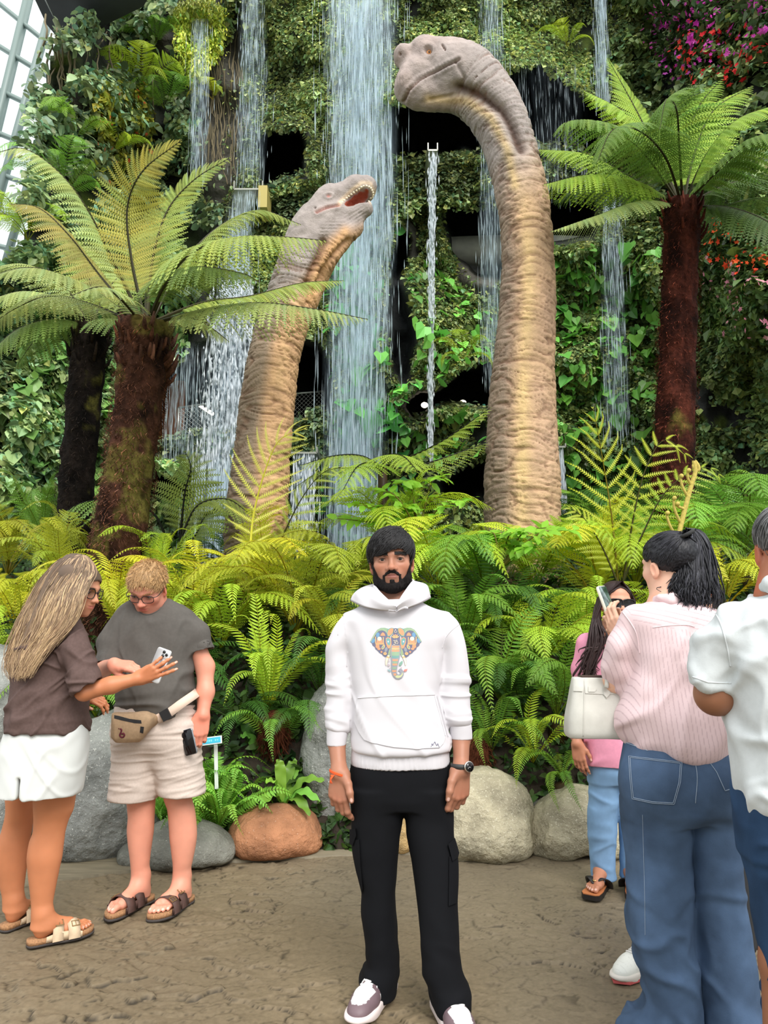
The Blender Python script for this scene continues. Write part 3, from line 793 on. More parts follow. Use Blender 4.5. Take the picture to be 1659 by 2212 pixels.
  (V2,F2,C2),_=S(int(nf*1.6),inpoly(*poly,soft=25),bx,sz,'flower',(1,1,1),(.62,.9),1.0,.3,.5,.2,avoid=False,seed=60+i,hv=0,bv=0,patch=None)
  nf2=len(V2)//11
  C2=np.repeat(np.array(cols)[r.integers(0,len(cols),nf2)]*r.uniform(.8,1.15,(nf2,1)),11,0)
  plant_obj('flowering_creeper',lab,'flowering plant',[('foliage',V,Fq,C,m),('blossoms',V2,F2,C2,fl)],group='flowering creepers on the cliff')
 stem=pmat('dry_stem',srgb(120,108,82),.8)
 mb=MB();r=np.random.default_rng(5)
 for k in range(70):
  x=r.uniform(425,525);y=r.uniform(60,330)
  ys=np.linspace(y,y+r.uniform(60,160),7);xs=x+np.cumsum(r.normal(0,3,7))
  w=wall_xyz(xs,ys);mb.add(*tube(w-A(0,.12,0),r.uniform(.006,.014),4,cap=False))
 for k in range(26):
  x=r.uniform(130,330);y=r.uniform(30,200)
  ys=np.linspace(y,y+r.uniform(60,150),7);xs=x+np.cumsum(r.normal(0,5,7))
  w=wall_xyz(xs,ys);mb.add(*tube(w-A(0,.5,0),r.uniform(.008,.018),4,cap=False))
 tag(mb.build('hanging_roots',stem,origin=P(470,250,13.5)),'dry roots and vines hanging down the bare upper left rock','roots',kind='stuff')
def frond_geo(curve,nref,npin=30,Lmax=.5,wp=.05,m=12,rr=.010,ang=.42,droop=.25,grav=.0,start=.14,prof='tree',entire=False,col=(.2,.3,.05),rcol=(.10,.08,.03),rng=None,lift=.0,ragged=.06,curl=.0):
 rng=rng or RNG
 c=catmull(curve,60)
 s=np.concatenate([[0],np.cumsum(np.linalg.norm(np.diff(c,axis=0),axis=1))]);s/=s[-1]
 c=np.stack([np.interp(np.linspace(0,1,60),s,c[:,i])for i in range(3)],1)
 T=nrm(np.gradient(c,axis=0));nref=np.asarray(nref,float)
 Nn=nref[None]-(T@nref)[:,None]*T;Nn=nrm(Nn)
 u=np.linspace(start,.992,npin)
 ii=u*59
 def at(a):return np.stack([np.interp(ii,np.arange(60),a[:,i])for i in range(3)],1)
 p,t,n=at(c),nrm(at(T)),nrm(at(Nn));S_=np.cross(t,n)
 x=(u-start)/(1-start)
 if prof=='tree':L=(.42+.58*sstep(0,.3,x))*(1-x**2.2)**.85+.02
 elif prof=='lance':L=(.25+.75*sstep(0,.4,x))*(1-x**1.6)+.02
 else:L=(1-x)**.75+.03
 L=L*Lmax
 P2,T2,N2,S2,L2=[np.concatenate([a,a])for a in(p,t,n,S_,L)]
 sg=np.concatenate([np.ones(npin),-np.ones(npin)])[:,None]
 L2=L2*(1+ragged*rng.normal(size=len(L2)))
 an=(ang+.5*np.concatenate([x,x])**2+.06*rng.normal(size=len(L2)))[:,None]
 d=nrm(sg*S2*np.cos(an)+T2*np.sin(an))
 w=nrm(T2-(T2*d).sum(1,keepdims=True)*d)
 ss=np.linspace(0,1,m+1)
 q=P2[:,None]+d[:,None]*(L2[:,None]*ss)[...,None]+N2[:,None]*(L2[:,None]*(lift*ss-droop*ss**2))[...,None]+w[:,None]*(L2[:,None]*.12*ss**2)[...,None]
 q[:,:,2]-=grav*L2[:,None]*ss**2
 if curl:q=q-N2[:,None]*(curl*L2[:,None]*np.maximum(ss-.75,0)**1.0*2)[...,None]+w[:,None]*0
 npn=len(P2)
 wl=wp*(L2/Lmax)**.5
 V=[];Fs=[]
 if entire:
  pw=np.array([.5*math.sin(PI*min(.98,.12+.88*k))**.8+.03 for k in ss])
  a=q+w[:,None]*(wl[:,None]*pw)[...,None];b=q-w[:,None]*(wl[:,None]*pw)[...,None]
  mid=q-N2[:,None]*(wl[:,None]*pw*.3)[...,None]
  V=np.stack([a,mid,b],2).reshape(npn,-1,3);k=np.arange(m)*3
  Q=np.concatenate([np.stack([k,k+1,k+4,k+3],-1),np.stack([k+1,k+2,k+5,k+4],-1)])
  vn=V.shape[1]
  Fs=[(Q[None]+(np.arange(npn)*vn)[:,None,None]).reshape(-1,4)]
  shade=np.ones((npn,vn))
 else:
  pr=(1-ss[:-1]**2.2*.9)*(.55+.45*sstep(0,.12,ss[:-1]))
  hw=wl[:,None]*pr[None]
  step=(L2/m)[:,None]
  tip=q[:,:-1]*.35+q[:,1:]*.65+d[:,None]*(step*.55)[...,None]
  a=tip+w[:,None]*hw[...,None]-N2[:,None]*(hw*.25)[...,None]
  b=tip-w[:,None]*hw[...,None]-N2[:,None]*(hw*.25)[...,None]
  q2=q[:,:-1]*.12+q[:,1:]*.88
  V=np.concatenate([q,a,b,q2],1);vn=V.shape[1];k=np.arange(m)
  Tt=np.concatenate([np.stack([k,3*m+1+k,m+1+k],-1),np.stack([3*m+1+k,k,2*m+1+k],-1)])
  Fs=[(Tt[None]+(np.arange(npn)*vn)[:,None,None]).reshape(-1,3)]
  shade=np.concatenate([np.full((npn,m+1),1.1),np.full((npn,3*m),.96)],1)
 cc=jit(col,npn,.07,.10,rng)[:,None]*shade[...,None]
 Vv,Ff=V.reshape(-1,3),Fs
 rt=tube(c,rr*(1-.85*np.linspace(0,1,60)),5,cap=False)
 return Vv,Ff,cc.reshape(-1,3),rt[0],rt[1],np.asarray(rcol)
def frond_obj(name,parent,mat,**k):
 V,Fs,C,rv,rf,rc=frond_geo(**k)
 mb=MB().add(V,Fs,C).add(rv,rf,rc)
 return mb.build(name,mat,parent,smooth=False)
def trunk_mesh(name,parent,mat,pts,rad,fib,rough=.02,seed=0,ftip=None,fibcol=(.2,.1,.05),dens=1500):
 """fibrous tree-fern trunk: lumpy column; fibres are its sub-part"""
 r=np.random.default_rng(seed)
 n,sg=120,48
 c=catmull(pts,n);R=np.interp(np.linspace(0,1,n),np.linspace(0,1,len(rad)),rad)
 V,Fs=tube(c,R,sg)
 body=V[:n*sg];ax=np.repeat(c,sg,0);dr=nrm(body-ax)
 body+=dr*(rough*fbm(body*A(1,1,.55),9,4,seed)+rough*.8*vnoise(body*A(1,1,.35),34,3.))[:,None]
 V[:n*sg]=body
 t=mesh(name,V,Fs,mat,parent,col=np.ones(3))
 k=dens;u=r.random(k);i=(u*(n-2)).astype(int);a=r.random(k)*2*PI
 Tn,Nn,Bn=frames(c)
 d=np.cos(a)[:,None]*Bn[i]+np.sin(a)[:,None]*Nn[i]
 p0=c[i]+d*(R[i]*1.0)[:,None]
 L=fib*(.5+r.random(k));tg=np.cross(d,A(0,0,1))
 p1=p0+d*(.02+.03*r.random(k))[:,None]-A(0,0,1)*(L*.6)[:,None]+tg*(r.normal(0,.35,k)*L)[:,None]
 p2=p0+d*(.004)-A(0,0,1)*(L*1.1)[:,None]+tg*(r.normal(0,.6,k)*L)[:,None]
 w=tg*(.0014+.0014*r.random(k))[:,None]
 Vf=np.stack([p0-w,p0+w,p1+w+d*.004,p1-w,p2],1)
 b=np.arange(k)[:,None]*5
 Q=np.concatenate([b+A(0,1,2,3).astype(int)]);Tt=b+np.array([[3,2,4]])
 fc=jit(fibcol,k,.10,.4,r);fc[r.random(k)<.12]*=2.6;C=np.repeat(fc,5,0)
 f=mesh('fibres',Vf.reshape(-1,3),[Q,Tt],mat,t,col=C,smooth=False)
 tag(f,kind='stuff')
 return t
def build_tree_ferns():
 fm=leafmat('tree_fern_frond',.5,.38,.3)
 tm=pmat('fern_trunk',attr=True,rough=.95,var=(18,.5),bump=[(45,.6,.02)],spec=.15)
 tm_in=tm
 def tree(label,Y,base,crown,rad,fronds,ucol,tcol,Lm,wp,npin,dens,seed,stubs=24,m=16):
  rng=np.random.default_rng(seed)
  b,c=P(*base,Y),P(*crown,Y)
  b0=A(b[0],Y,float(bed_z(Y))-.15)
  root=thing('tree_fern',label,'tree fern',b0,'tall tree ferns')
  mid=(b+c)/2
  mat=pmat('trunk_fibre',attr=True,rough=.95,var=(22,.45),bump=[(50,.6,.02)],spec=.12)
  N,L=mat.node_tree.nodes,mat.node_tree.links
  t=trunk_mesh('trunk',root,mat,[b0,b,mid,c],rad,.05,.018,seed,fibcol=tcol,dens=dens)
  me=t.data;at=me.color_attributes['col'];n=len(me.vertices)
  co=np.empty(n*3,np.float32);me.vertices.foreach_get('co',co);co=co.reshape(-1,3)+np.array(b0)
  f=np.clip(.6+.6*fbm(co*A(1,1,.6),7,3,seed),.15,1.6)[:,None]
  cc=A(*tcol)*.75*f
  ms=sstep(.35,.65,vnoise(co,2.6,9.+seed)+.5*vnoise(co,13,2.))[:,None]*.45
  cc=cc*(1-ms)+A(.16,.15,.03)*ms
  at.data.foreach_set('color',np.concatenate([cc,np.ones((n,1))],1).astype(np.float32).ravel())
  mb=MB()
  for k in range(stubs):
   a=rng.random()*2*PI;h=rng.random()*.55
   d=A(math.cos(a),math.sin(a),0);r0=rad[-1]*.95
   p0=c+d*r0*.8-A(0,0,h);p1=p0+d*(.07+.05*rng.random())+A(0,0,.10+.1*rng.random())
   mb.add(*tube([p0,(p0+p1)/2+d*.02,p1],[.022,.018,.008],6),jit(A(*tcol)*.9,1,.1,.4,rng)[0])
  tag(mb.build('leaf_bases',mat,root),kind='stuff')
  for i,fr in enumerate(fronds):
   pts=[P(x,y,Y+dy)for x,y,dy in fr['p']]
   pts[0]=c+(pts[0]-c)*.5
   o=frond_obj('frond',root,fm,curve=pts,nref=fr.get('n',(0,-.25,1)),npin=fr.get('np',npin),Lmax=fr.get('L',Lm),wp=wp,m=m,rr=.017,droop=fr.get('d',.3),grav=fr.get('g',.25),start=fr.get('s',.16),col=fr.get('c',ucol),rcol=(.055,.05,.02),rng=rng,ang=fr.get('a',.3),lift=.12)
   o.color=(*(rng.uniform(.85,1.12)*np.ones(3)),1)
  return root
 yg=srgb(158,174,84);yl=srgb(186,180,84);pale=srgb(170,184,112);dk=srgb(112,136,64)
 fr=[dict(p=[(305,680,0),(284,560,.1),(275,450,.1),(308,370,-.1),(392,303,-.3)],c=yl,n=(.25,-1,.25),d=.15,g=.1,L=.40),dict(p=[(318,680,0),(330,560,.3),(362,455,.5),(420,388,.5),(498,340,.4)],c=yg,n=(-.3,-1,.3),d=.15,g=.1,L=.36),dict(p=[(292,680,0),(242,560,.1),(190,455,.0),(130,375,-.2),(55,322,-.4),(-10,330,-.5)],c=pale,n=(.5,-.3,.8),d=.55,g=.3,L=.36),dict(p=[(280,690,0),(215,595,-.1),(150,510,-.3),(85,450,-.4),(20,440,-.4)],c=srgb(176,168,96),n=(.45,-.5,.7),d=.35,g=.3,L=.34),dict(p=[(280,695,0),(205,630,-.3),(125,592,-.6),(55,578,-.8),(-30,600,-.9)],c=pale,n=(.2,-.35,1),d=.3,L=.4),dict(p=[(280,700,0),(190,655,.3),(100,640,.5),(10,680,.6),(-40,730,.6)],c=pale,n=(.1,-.2,1),d=.4,L=.36),dict(p=[(335,680,0),(372,590,-.4),(432,535,-.8),(520,512,-1.1),(610,512,-1.2),(705,520,-1.3)],c=yg,n=(-.1,-.3,1),d=.35,g=.55,L=.42),dict(p=[(340,680,0),(395,570,.2),(470,492,.4),(560,455,.5),(650,485,.5)],c=yg,n=(-.3,-.35,.9),d=.3,g=.35,L=.36),dict(p=[(345,690,0),(435,655,.1),(540,640,.2),(650,612,.2),(742,606,.2)],c=yg,n=(-.05,-.45,1),d=.3,g=.4,L=.34),dict(p=[(345,695,0),(450,668,-.5),(560,655,-.9),(680,668,-1.1),(795,690,-1.2)],c=pale,n=(0,-.25,1),d=.35,g=.5,L=.36),dict(p=[(350,700,0),(400,690,.3),(450,705,.4),(495,738,.4)],c=pale,n=(0,-.3,1),L=.26,np=20),dict(p=[(325,680,0),(360,610,-.5),(420,578,-.9),(520,590,-1.1),(560,610,-1.2)],c=dk,n=(-.1,-.2,1),d=.3,g=.5,L=.36),dict(p=[(312,680,0),(322,560,.6),(385,450,1.0),(440,410,1.1)],c=yg,n=(-.1,-.8,.5),L=.32,np=24),dict(p=[(290,690,0),(255,640,-.6),(215,620,-1.0),(150,640,-1.2)],c=pale,n=(.1,.1,1),d=.3,L=.30,np=22)]
 tree('leaning tree fern at the left, nearest to the camera, above the couple',6.3,(255,1215),(318,700),[.235,.225,.215,.19,.2,.21],fr,yg,srgb(84,54,42),.38,.046,46,5200,1,60)
 fr=[dict(p=[(195,700,0),(140,620,.2),(70,575,.3),(-10,580,.3),(-60,610,.3)],c=pale),dict(p=[(195,700,0),(130,650,-.4),(50,630,-.7),(-30,650,-.9)],c=pale,d=.4),dict(p=[(195,705,0),(120,690,-.3),(40,710,-.5),(-20,760,-.6)],c=dk,d=.4),dict(p=[(195,705,0),(140,700,.3),(80,730,.5),(30,800,.6)],c=dk,d=.4),dict(p=[(200,700,0),(230,630,.2),(270,590,.4),(330,580,.5)],c=yg),dict(p=[(200,700,0),(195,610,.4),(170,540,.6),(120,500,.7)],c=yg,n=(.2,-.8,.5)),dict(p=[(205,705,0),(240,690,-.3),(280,700,-.5),(310,740,-.5)],c=dk)]
 tree('dark-trunked tree fern standing behind the leaning one at far left',8.2,(157,1140),(195,705),[.2,.19,.18,.18,.19],fr,pale,srgb(40,33,29),.46,.055,36,2600,2,40)
 bg=srgb(162,192,74);md=srgb(112,144,62);dg=srgb(78,104,44)
 fr=[dict(p=[(1465,440,0),(1425,340,.2),(1370,230,.3),(1312,125,.2)],c=bg,n=(.5,-.85,.4),d=.2,g=.1),dict(p=[(1462,440,0),(1405,320,-.1),(1340,240,-.3),(1262,195,-.5)],c=bg,n=(.45,-.5,.7),g=.35),dict(p=[(1458,440,0),(1390,330,-.4),(1310,272,-.8),(1228,262,-1.0),(1215,300,-1.0)],c=md,n=(.3,-.2,.9),g=.4),dict(p=[(1470,440,0),(1440,345,-.7),(1385,285,-1.3),(1325,280,-1.7),(1290,350,-1.9)],c=md,n=(.2,.2,1),g=.3),dict(p=[(1475,440,0),(1468,330,-.7),(1462,240,-1.3),(1440,215,-1.7),(1425,280,-2.0)],c=md,n=(.0,.5,1),g=.3),dict(p=[(1482,440,0),(1525,335,-.3),(1590,260,-.6),(1680,225,-.8)],c=bg,n=(-.4,-.4,.8),g=.3),dict(p=[(1485,440,0),(1550,370,-.5),(1630,300,-.9),(1720,285,-1.2)],c=md,n=(-.2,-.2,1),g=.4),dict(p=[(1488,445,0),(1570,400,.2),(1660,380,.4),(1740,400,.5)],c=dg,n=(-.1,-.3,1),g=.4),dict(p=[(1458,440,0),(1365,385,.3),(1270,335,.5),(1160,322,.6)],c=bg,n=(.2,-.5,.9),g=.4),dict(p=[(1455,445,0),(1375,398,-.3),(1275,378,-.6),(1175,398,-.8)],c=bg,n=(.15,-.35,1),g=.45),dict(p=[(1452,445,0),(1375,438,-.6),(1285,468,-1.0),(1190,500,-1.3)],c=srgb(176,194,120),n=(.1,.1,1),g=.5,L=.32),dict(p=[(1455,445,0),(1360,415,.6),(1270,405,1.0),(1195,435,1.2)],c=dg,n=(.1,-.3,1),g=.4),dict(p=[(1490,450,0),(1580,450,-.3),(1660,480,-.6),(1730,540,-.8)],c=dg,n=(-.1,-.2,1),g=.4),dict(p=[(1480,440,0),(1498,340,.3),(1540,240,.5),(1625,185,.5)],c=bg,n=(-.4,-.7,.5),g=.2),dict(p=[(1478,440,0),(1478,330,.6),(1510,230,1.0),(1560,170,1.2)],c=srgb(164,204,70),n=(-.2,-.8,.5),g=.2),dict(p=[(1488,450,0),(1560,445,.5),(1640,430,.9),(1720,470,1.0)],c=dg,n=(-.1,-.2,1),g=.5)]
 tree('tall tree fern with a straight rust brown trunk at the right',8.0,(1452,1130),(1474,440),[.215,.21,.205,.195,.185,.19],fr,bg,srgb(84,42,32),.50,.06,46,4200,3,26)
def frond_protos():
 """frond shapes in their own frame: root at the origin, growing along +X and up"""
 r=np.random.default_rng(12)
 def arc(h,x,dr):return[A(0,0,0),A(.14*x,.02,.45*h),A(.42*x,.0,.9*h),A(.75*x,-.02,h*(1-.25*dr)),A(x,.02,h*(1-dr))]
 W=(1,1,1)
 return{'arch':dict(curve=arc(.55,.9,.55),npin=30,Lmax=.17,wp=.024,m=7,rr=.006,droop=.25,prof='tree',start=.14,col=W),'low':dict(curve=arc(.38,.95,.9),npin=30,Lmax=.17,wp=.024,m=7,rr=.006,droop=.3,prof='tree',start=.12,col=W),'up':dict(curve=arc(.9,.5,.2),npin=30,Lmax=.16,wp=.024,m=7,rr=.006,droop=.15,prof='tree',start=.16,col=W),'sword':dict(curve=arc(.62,.85,.45),npin=38,Lmax=.13,wp=.019,m=4,rr=.005,droop=.3,prof='lance',entire=True,start=.1,col=W,ang=.28),'swordlow':dict(curve=arc(.42,.9,.95),npin=38,Lmax=.13,wp=.019,m=4,rr=.005,droop=.3,prof='lance',entire=True,start=.1,col=W,ang=.28),'swordup':dict(curve=arc(.95,.4,.15),npin=38,Lmax=.13,wp=.019,m=4,rr=.005,droop=.2,prof='lance',entire=True,start=.12,col=W,ang=.3),'feather':dict(curve=arc(.6,1.0,.5),npin=24,Lmax=.30,wp=.03,m=13,rr=.007,droop=.3,prof='tree',start=.2,col=W),'boston':dict(curve=arc(.5,.35,.35),npin=42,Lmax=.062,wp=.018,m=3,rr=.004,droop=.25,prof='lance',entire=True,start=.05,col=W,ang=.15,ragged=.2),},r
def build_ferns():
 fm=leafmat('fern_frond',.45,.36,.35)
 specs,r=frond_protos();proto={}
 def get(k):
  if k not in proto:
   V,Fs,C,rv,rf,rc=frond_geo(nref=(0,0,1),rng=r,rcol=(.55,.42,.16),**specs[k])
   proto[k]=MB().add(V,Fs,C).add(rv,rf,rc).build('frond',fm,smooth=False).data
   o=[o for o in bpy.data.objects if o.data==proto[k]][0];bpy.data.objects.remove(o)
  return proto[k]
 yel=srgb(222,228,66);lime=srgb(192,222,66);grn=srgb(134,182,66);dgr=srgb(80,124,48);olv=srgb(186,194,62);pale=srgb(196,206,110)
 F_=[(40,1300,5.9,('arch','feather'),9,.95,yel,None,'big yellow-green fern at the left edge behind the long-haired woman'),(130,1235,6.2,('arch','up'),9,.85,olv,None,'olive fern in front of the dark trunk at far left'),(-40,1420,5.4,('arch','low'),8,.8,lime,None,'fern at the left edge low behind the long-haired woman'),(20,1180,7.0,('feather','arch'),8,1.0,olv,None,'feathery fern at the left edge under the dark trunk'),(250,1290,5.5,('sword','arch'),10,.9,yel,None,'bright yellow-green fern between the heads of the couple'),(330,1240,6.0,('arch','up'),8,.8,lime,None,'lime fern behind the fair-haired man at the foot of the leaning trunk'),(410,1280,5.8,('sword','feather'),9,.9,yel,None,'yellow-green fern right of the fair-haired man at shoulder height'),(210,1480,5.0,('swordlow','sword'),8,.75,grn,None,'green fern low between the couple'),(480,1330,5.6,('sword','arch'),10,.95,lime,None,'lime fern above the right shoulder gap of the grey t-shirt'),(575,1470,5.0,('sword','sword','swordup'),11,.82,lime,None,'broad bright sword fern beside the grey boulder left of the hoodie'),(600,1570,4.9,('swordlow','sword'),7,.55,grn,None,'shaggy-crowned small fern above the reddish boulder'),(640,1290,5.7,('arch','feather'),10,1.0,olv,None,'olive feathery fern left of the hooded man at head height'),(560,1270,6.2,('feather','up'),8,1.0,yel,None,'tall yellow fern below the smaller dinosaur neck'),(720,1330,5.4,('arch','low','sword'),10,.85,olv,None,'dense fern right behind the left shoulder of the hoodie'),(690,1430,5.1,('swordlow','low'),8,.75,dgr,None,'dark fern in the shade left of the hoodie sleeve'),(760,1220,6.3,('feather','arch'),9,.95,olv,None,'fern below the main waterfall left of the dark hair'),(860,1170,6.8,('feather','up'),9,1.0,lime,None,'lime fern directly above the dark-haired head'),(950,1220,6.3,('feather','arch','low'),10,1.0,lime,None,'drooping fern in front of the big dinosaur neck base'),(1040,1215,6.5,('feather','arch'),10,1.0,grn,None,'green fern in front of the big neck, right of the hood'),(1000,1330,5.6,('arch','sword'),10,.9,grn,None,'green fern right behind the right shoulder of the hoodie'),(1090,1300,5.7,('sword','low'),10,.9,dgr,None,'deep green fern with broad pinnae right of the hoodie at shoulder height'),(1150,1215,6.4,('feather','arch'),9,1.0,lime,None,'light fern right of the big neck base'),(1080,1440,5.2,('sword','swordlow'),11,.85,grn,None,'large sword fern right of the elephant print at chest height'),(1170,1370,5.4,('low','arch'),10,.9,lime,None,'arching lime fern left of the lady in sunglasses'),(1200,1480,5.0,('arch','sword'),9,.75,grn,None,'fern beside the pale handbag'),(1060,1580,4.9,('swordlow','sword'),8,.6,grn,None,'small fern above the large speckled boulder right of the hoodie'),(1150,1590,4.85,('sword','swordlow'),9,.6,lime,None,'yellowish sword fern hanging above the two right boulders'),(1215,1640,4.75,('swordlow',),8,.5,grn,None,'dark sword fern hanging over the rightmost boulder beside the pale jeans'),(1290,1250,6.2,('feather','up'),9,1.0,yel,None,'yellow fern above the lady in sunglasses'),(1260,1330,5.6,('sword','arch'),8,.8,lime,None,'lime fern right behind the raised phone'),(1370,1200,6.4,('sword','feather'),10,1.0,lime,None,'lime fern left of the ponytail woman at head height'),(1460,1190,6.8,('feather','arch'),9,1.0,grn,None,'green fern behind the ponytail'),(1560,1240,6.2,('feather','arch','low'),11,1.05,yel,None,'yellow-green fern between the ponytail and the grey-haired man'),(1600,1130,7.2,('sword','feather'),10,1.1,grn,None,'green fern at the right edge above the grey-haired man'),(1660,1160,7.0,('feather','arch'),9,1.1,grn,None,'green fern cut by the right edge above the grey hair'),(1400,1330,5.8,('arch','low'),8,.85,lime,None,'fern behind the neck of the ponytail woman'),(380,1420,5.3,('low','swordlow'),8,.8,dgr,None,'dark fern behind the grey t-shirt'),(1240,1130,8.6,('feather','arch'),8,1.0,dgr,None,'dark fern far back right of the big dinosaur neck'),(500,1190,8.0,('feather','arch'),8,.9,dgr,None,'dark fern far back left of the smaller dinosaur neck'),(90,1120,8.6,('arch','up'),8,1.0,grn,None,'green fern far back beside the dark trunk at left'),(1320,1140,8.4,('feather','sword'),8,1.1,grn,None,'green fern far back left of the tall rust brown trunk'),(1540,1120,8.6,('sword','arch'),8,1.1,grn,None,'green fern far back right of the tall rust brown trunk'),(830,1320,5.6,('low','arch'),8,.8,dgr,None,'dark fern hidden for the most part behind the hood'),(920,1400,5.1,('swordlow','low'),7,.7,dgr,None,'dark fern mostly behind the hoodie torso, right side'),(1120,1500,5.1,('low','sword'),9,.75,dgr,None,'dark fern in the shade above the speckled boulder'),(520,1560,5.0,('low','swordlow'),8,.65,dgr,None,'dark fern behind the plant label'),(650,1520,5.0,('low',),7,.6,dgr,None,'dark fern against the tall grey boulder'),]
 for(px,py,Y,kinds,nf,L,col,face,lab)in F_:
  Y=Y+(.32 if Y<6.5 else.1);loc=P(px,py,Y)
  g=float(bed_z(Y));loc[2]=max(g+.03,loc[2]-.28*L)
  root=thing('fern',lab,'fern',(loc[0],loc[1],loc[2]),'ferns of the planting bed');nf=int(nf*1.5)
  if loc[2]>g+.05:
   MB().add(*tube([A(loc[0],loc[1],g-.05),A(loc[0]+.02,loc[1],(g+loc[2])/2),loc],[.075,.065,.06],9),(.35,.22,.12)).build('stem',fm,root).color=(.3,.3,.25,1)
  a0=r.random()*6
  for k in range(nf):
   o=bpy.data.objects.new('frond',get(kinds[k%len(kinds)]));COL.objects.link(o);o.parent=root
   a=a0+k*2.399+r.normal()*.15
   s=L*r.uniform(.75,1.1)
   o.rotation_euler=(r.normal()*.18,r.normal()*.16-.05,a)
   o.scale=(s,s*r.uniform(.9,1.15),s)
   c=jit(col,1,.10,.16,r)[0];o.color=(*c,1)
 for i,(px,py,n,L,col,lab)in enumerate([(300,190,9,1.0,lime,'bright fern hanging on the upper left cliff above the yellowish shrub'),(335,95,8,.8,grn,'fern with broad fronds under the black soffit at upper left'),(355,235,7,.9,grn,'long drooping fern left of the bare rock strip'),(160,300,8,1.0,grn,'green fern on the left cliff near the glass wall'),(240,330,8,.9,lime,'light fern on the left cliff behind the tallest frond'),(130,420,8,1.0,grn,'green fern on the left cliff behind the arching fronds'),(60,520,9,1.1,lime,'feathery light fern at the left edge beside the glass wall'),(460,215,5,.6,yel,'straw-coloured tuft on the bare rock strip beside the thin waterfall'),(1000,775,5,.6,lime,'small bright fern hanging over the topmost recess lamp'),(1225,100,5,.7,lime,'small bright fern on the ivy arch above the dark recess')]):
  w=wall_xyz(A(px),A(py))[0];w=w-nrm(w-A(0,0,CAMH))*.75
  root=thing('cliff_fern',lab,'fern',w,'ferns rooted on the cliff')
  for k in range(n):
   o=bpy.data.objects.new('frond',get(('arch','low','feather')[k%3]));COL.objects.link(o);o.parent=root
   s_=L*r.uniform(.8,1.15);o.scale=(s_,s_,s_);o.rotation_euler=(r.normal()*.2,.25+r.normal()*.2,-PI/2+(k-n/2)*2.6/n+r.normal()*.2)
   o.color=(*jit(col,1,.08,.16,r)[0],1)
 def fern_custom(lab,base,fronds,name='fern',group='ferns of the planting bed',**kw):
  root=thing(name,lab,'fern',base,group)
  for f in fronds:
   kk=dict(kw);kk.update(f);col=kk.pop('ocol')
   o=frond_obj('frond',root,fm,**kk);o.color=(*col,1)
  return root
 W=(1,1,1)
 def pts(Y,*l):return[P(x,y,Y+(d[0]if d else 0))for x,y,*d in l]
 b=P(540,1290,6.0)
 fern_custom('single tall yellow frond with long separate pinnae in front of the smaller neck',b,[dict(curve=pts(6.0,(536,1300),(540,1200),(548,1110),(575,1010,-.1),(605,950,-.2),(660,925,-.3)),nref=(.15,-1,.35),npin=13,Lmax=.44,wp=.026,m=22,rr=.013,droop=.28,grav=.12,start=.28,prof='tree',col=W,ocol=srgb(236,236,112),rcol=(.9,.85,.5),ang=.55,curl=.1),dict(curve=pts(6.2,(540,1300),(600,1180),(650,1080),(700,1020),(760,1010)),nref=(-.2,-.8,.5),npin=14,Lmax=.30,wp=.026,m=16,rr=.010,droop=.3,grav=.2,start=.25,col=W,ocol=srgb(170,186,70),ang=.5)])
 b=P(1330,1260,6.2)
 fern_custom('tall yellow fern with spread separate pinnae left of the tall rust brown trunk',b,[dict(curve=pts(6.2,(1335,1260),(1322,1120),(1305,1010),(1285,900,-.1),(1280,880,-.1)),nref=(.1,-1,.3),npin=12,Lmax=.44,wp=.028,m=20,rr=.011,droop=.12,grav=.02,start=.15,col=W,ocol=srgb(206,214,66),ang=.6,rcol=(.35,.25,.06),curl=.35),dict(curve=pts(6.1,(1345,1260),(1372,1100),(1400,1000),(1440,950),(1500,1000)),nref=(-.2,-.9,.5),npin=14,Lmax=.30,wp=.026,m=16,rr=.010,droop=.2,grav=.15,start=.2,col=W,ocol=srgb(196,206,62),ang=.5),dict(curve=pts(6.0,(1345,1260),(1385,1160),(1440,1060),(1520,1010),(1570,1040)),nref=(-.2,-.8,.6),npin=16,Lmax=.28,wp=.026,m=14,rr=.010,droop=.2,grav=.2,start=.2,col=W,ocol=srgb(176,196,60),ang=.45),dict(curve=pts(6.0,(1335,1260),(1300,1180),(1262,1120),(1220,1090)),nref=(.2,-.8,.6),npin=14,Lmax=.26,wp=.026,m=14,rr=.010,droop=.2,grav=.2,start=.15,col=W,ocol=srgb(196,206,66),ang=.45)])
 root=thing('fern_fiddlehead','furry pale brown unrolling frond above the ponytail woman','fern',P(1456,1200,5.8))
 pm=pmat('fiddlehead_fuzz',srgb(186,168,84),.8,var=(60,.2))
 cv=[P(1456,1200,5.8),P(1472,1130,5.8),P(1490,1060,5.8),P(1502,1020,5.8)]
 sp=[P(1502+9*math.sin(a)*(1-a/9),1008-11*math.cos(a+.6)*(1-a/9),5.8)for a in np.linspace(-.3,6,12)]
 MB().add(*tube(catmull(cv+sp,60),np.linspace(.02,.010,60),8)).build('stalk',pm,root)
 for(x,y,hx,hy)in((1487,1075,1470,1030),(1480,1100,1462,1090),(1470,1130,1455,1078),(1462,1160,1440,1110),(1494,1050,1486,1018)):
  MB().add(*tube(catmull([P(x,y,5.8),P((x+hx)/2-4,(y+hy)/2,5.78),P(hx,hy,5.77),P(hx+4,hy-3,5.77)],12),np.linspace(.012,.009,12),7)).add(*sphere(P(hx+2,hy-2,5.76),.018,10,6)).build('side_coil',pm,root)
 blk=(.03,.025,.02)
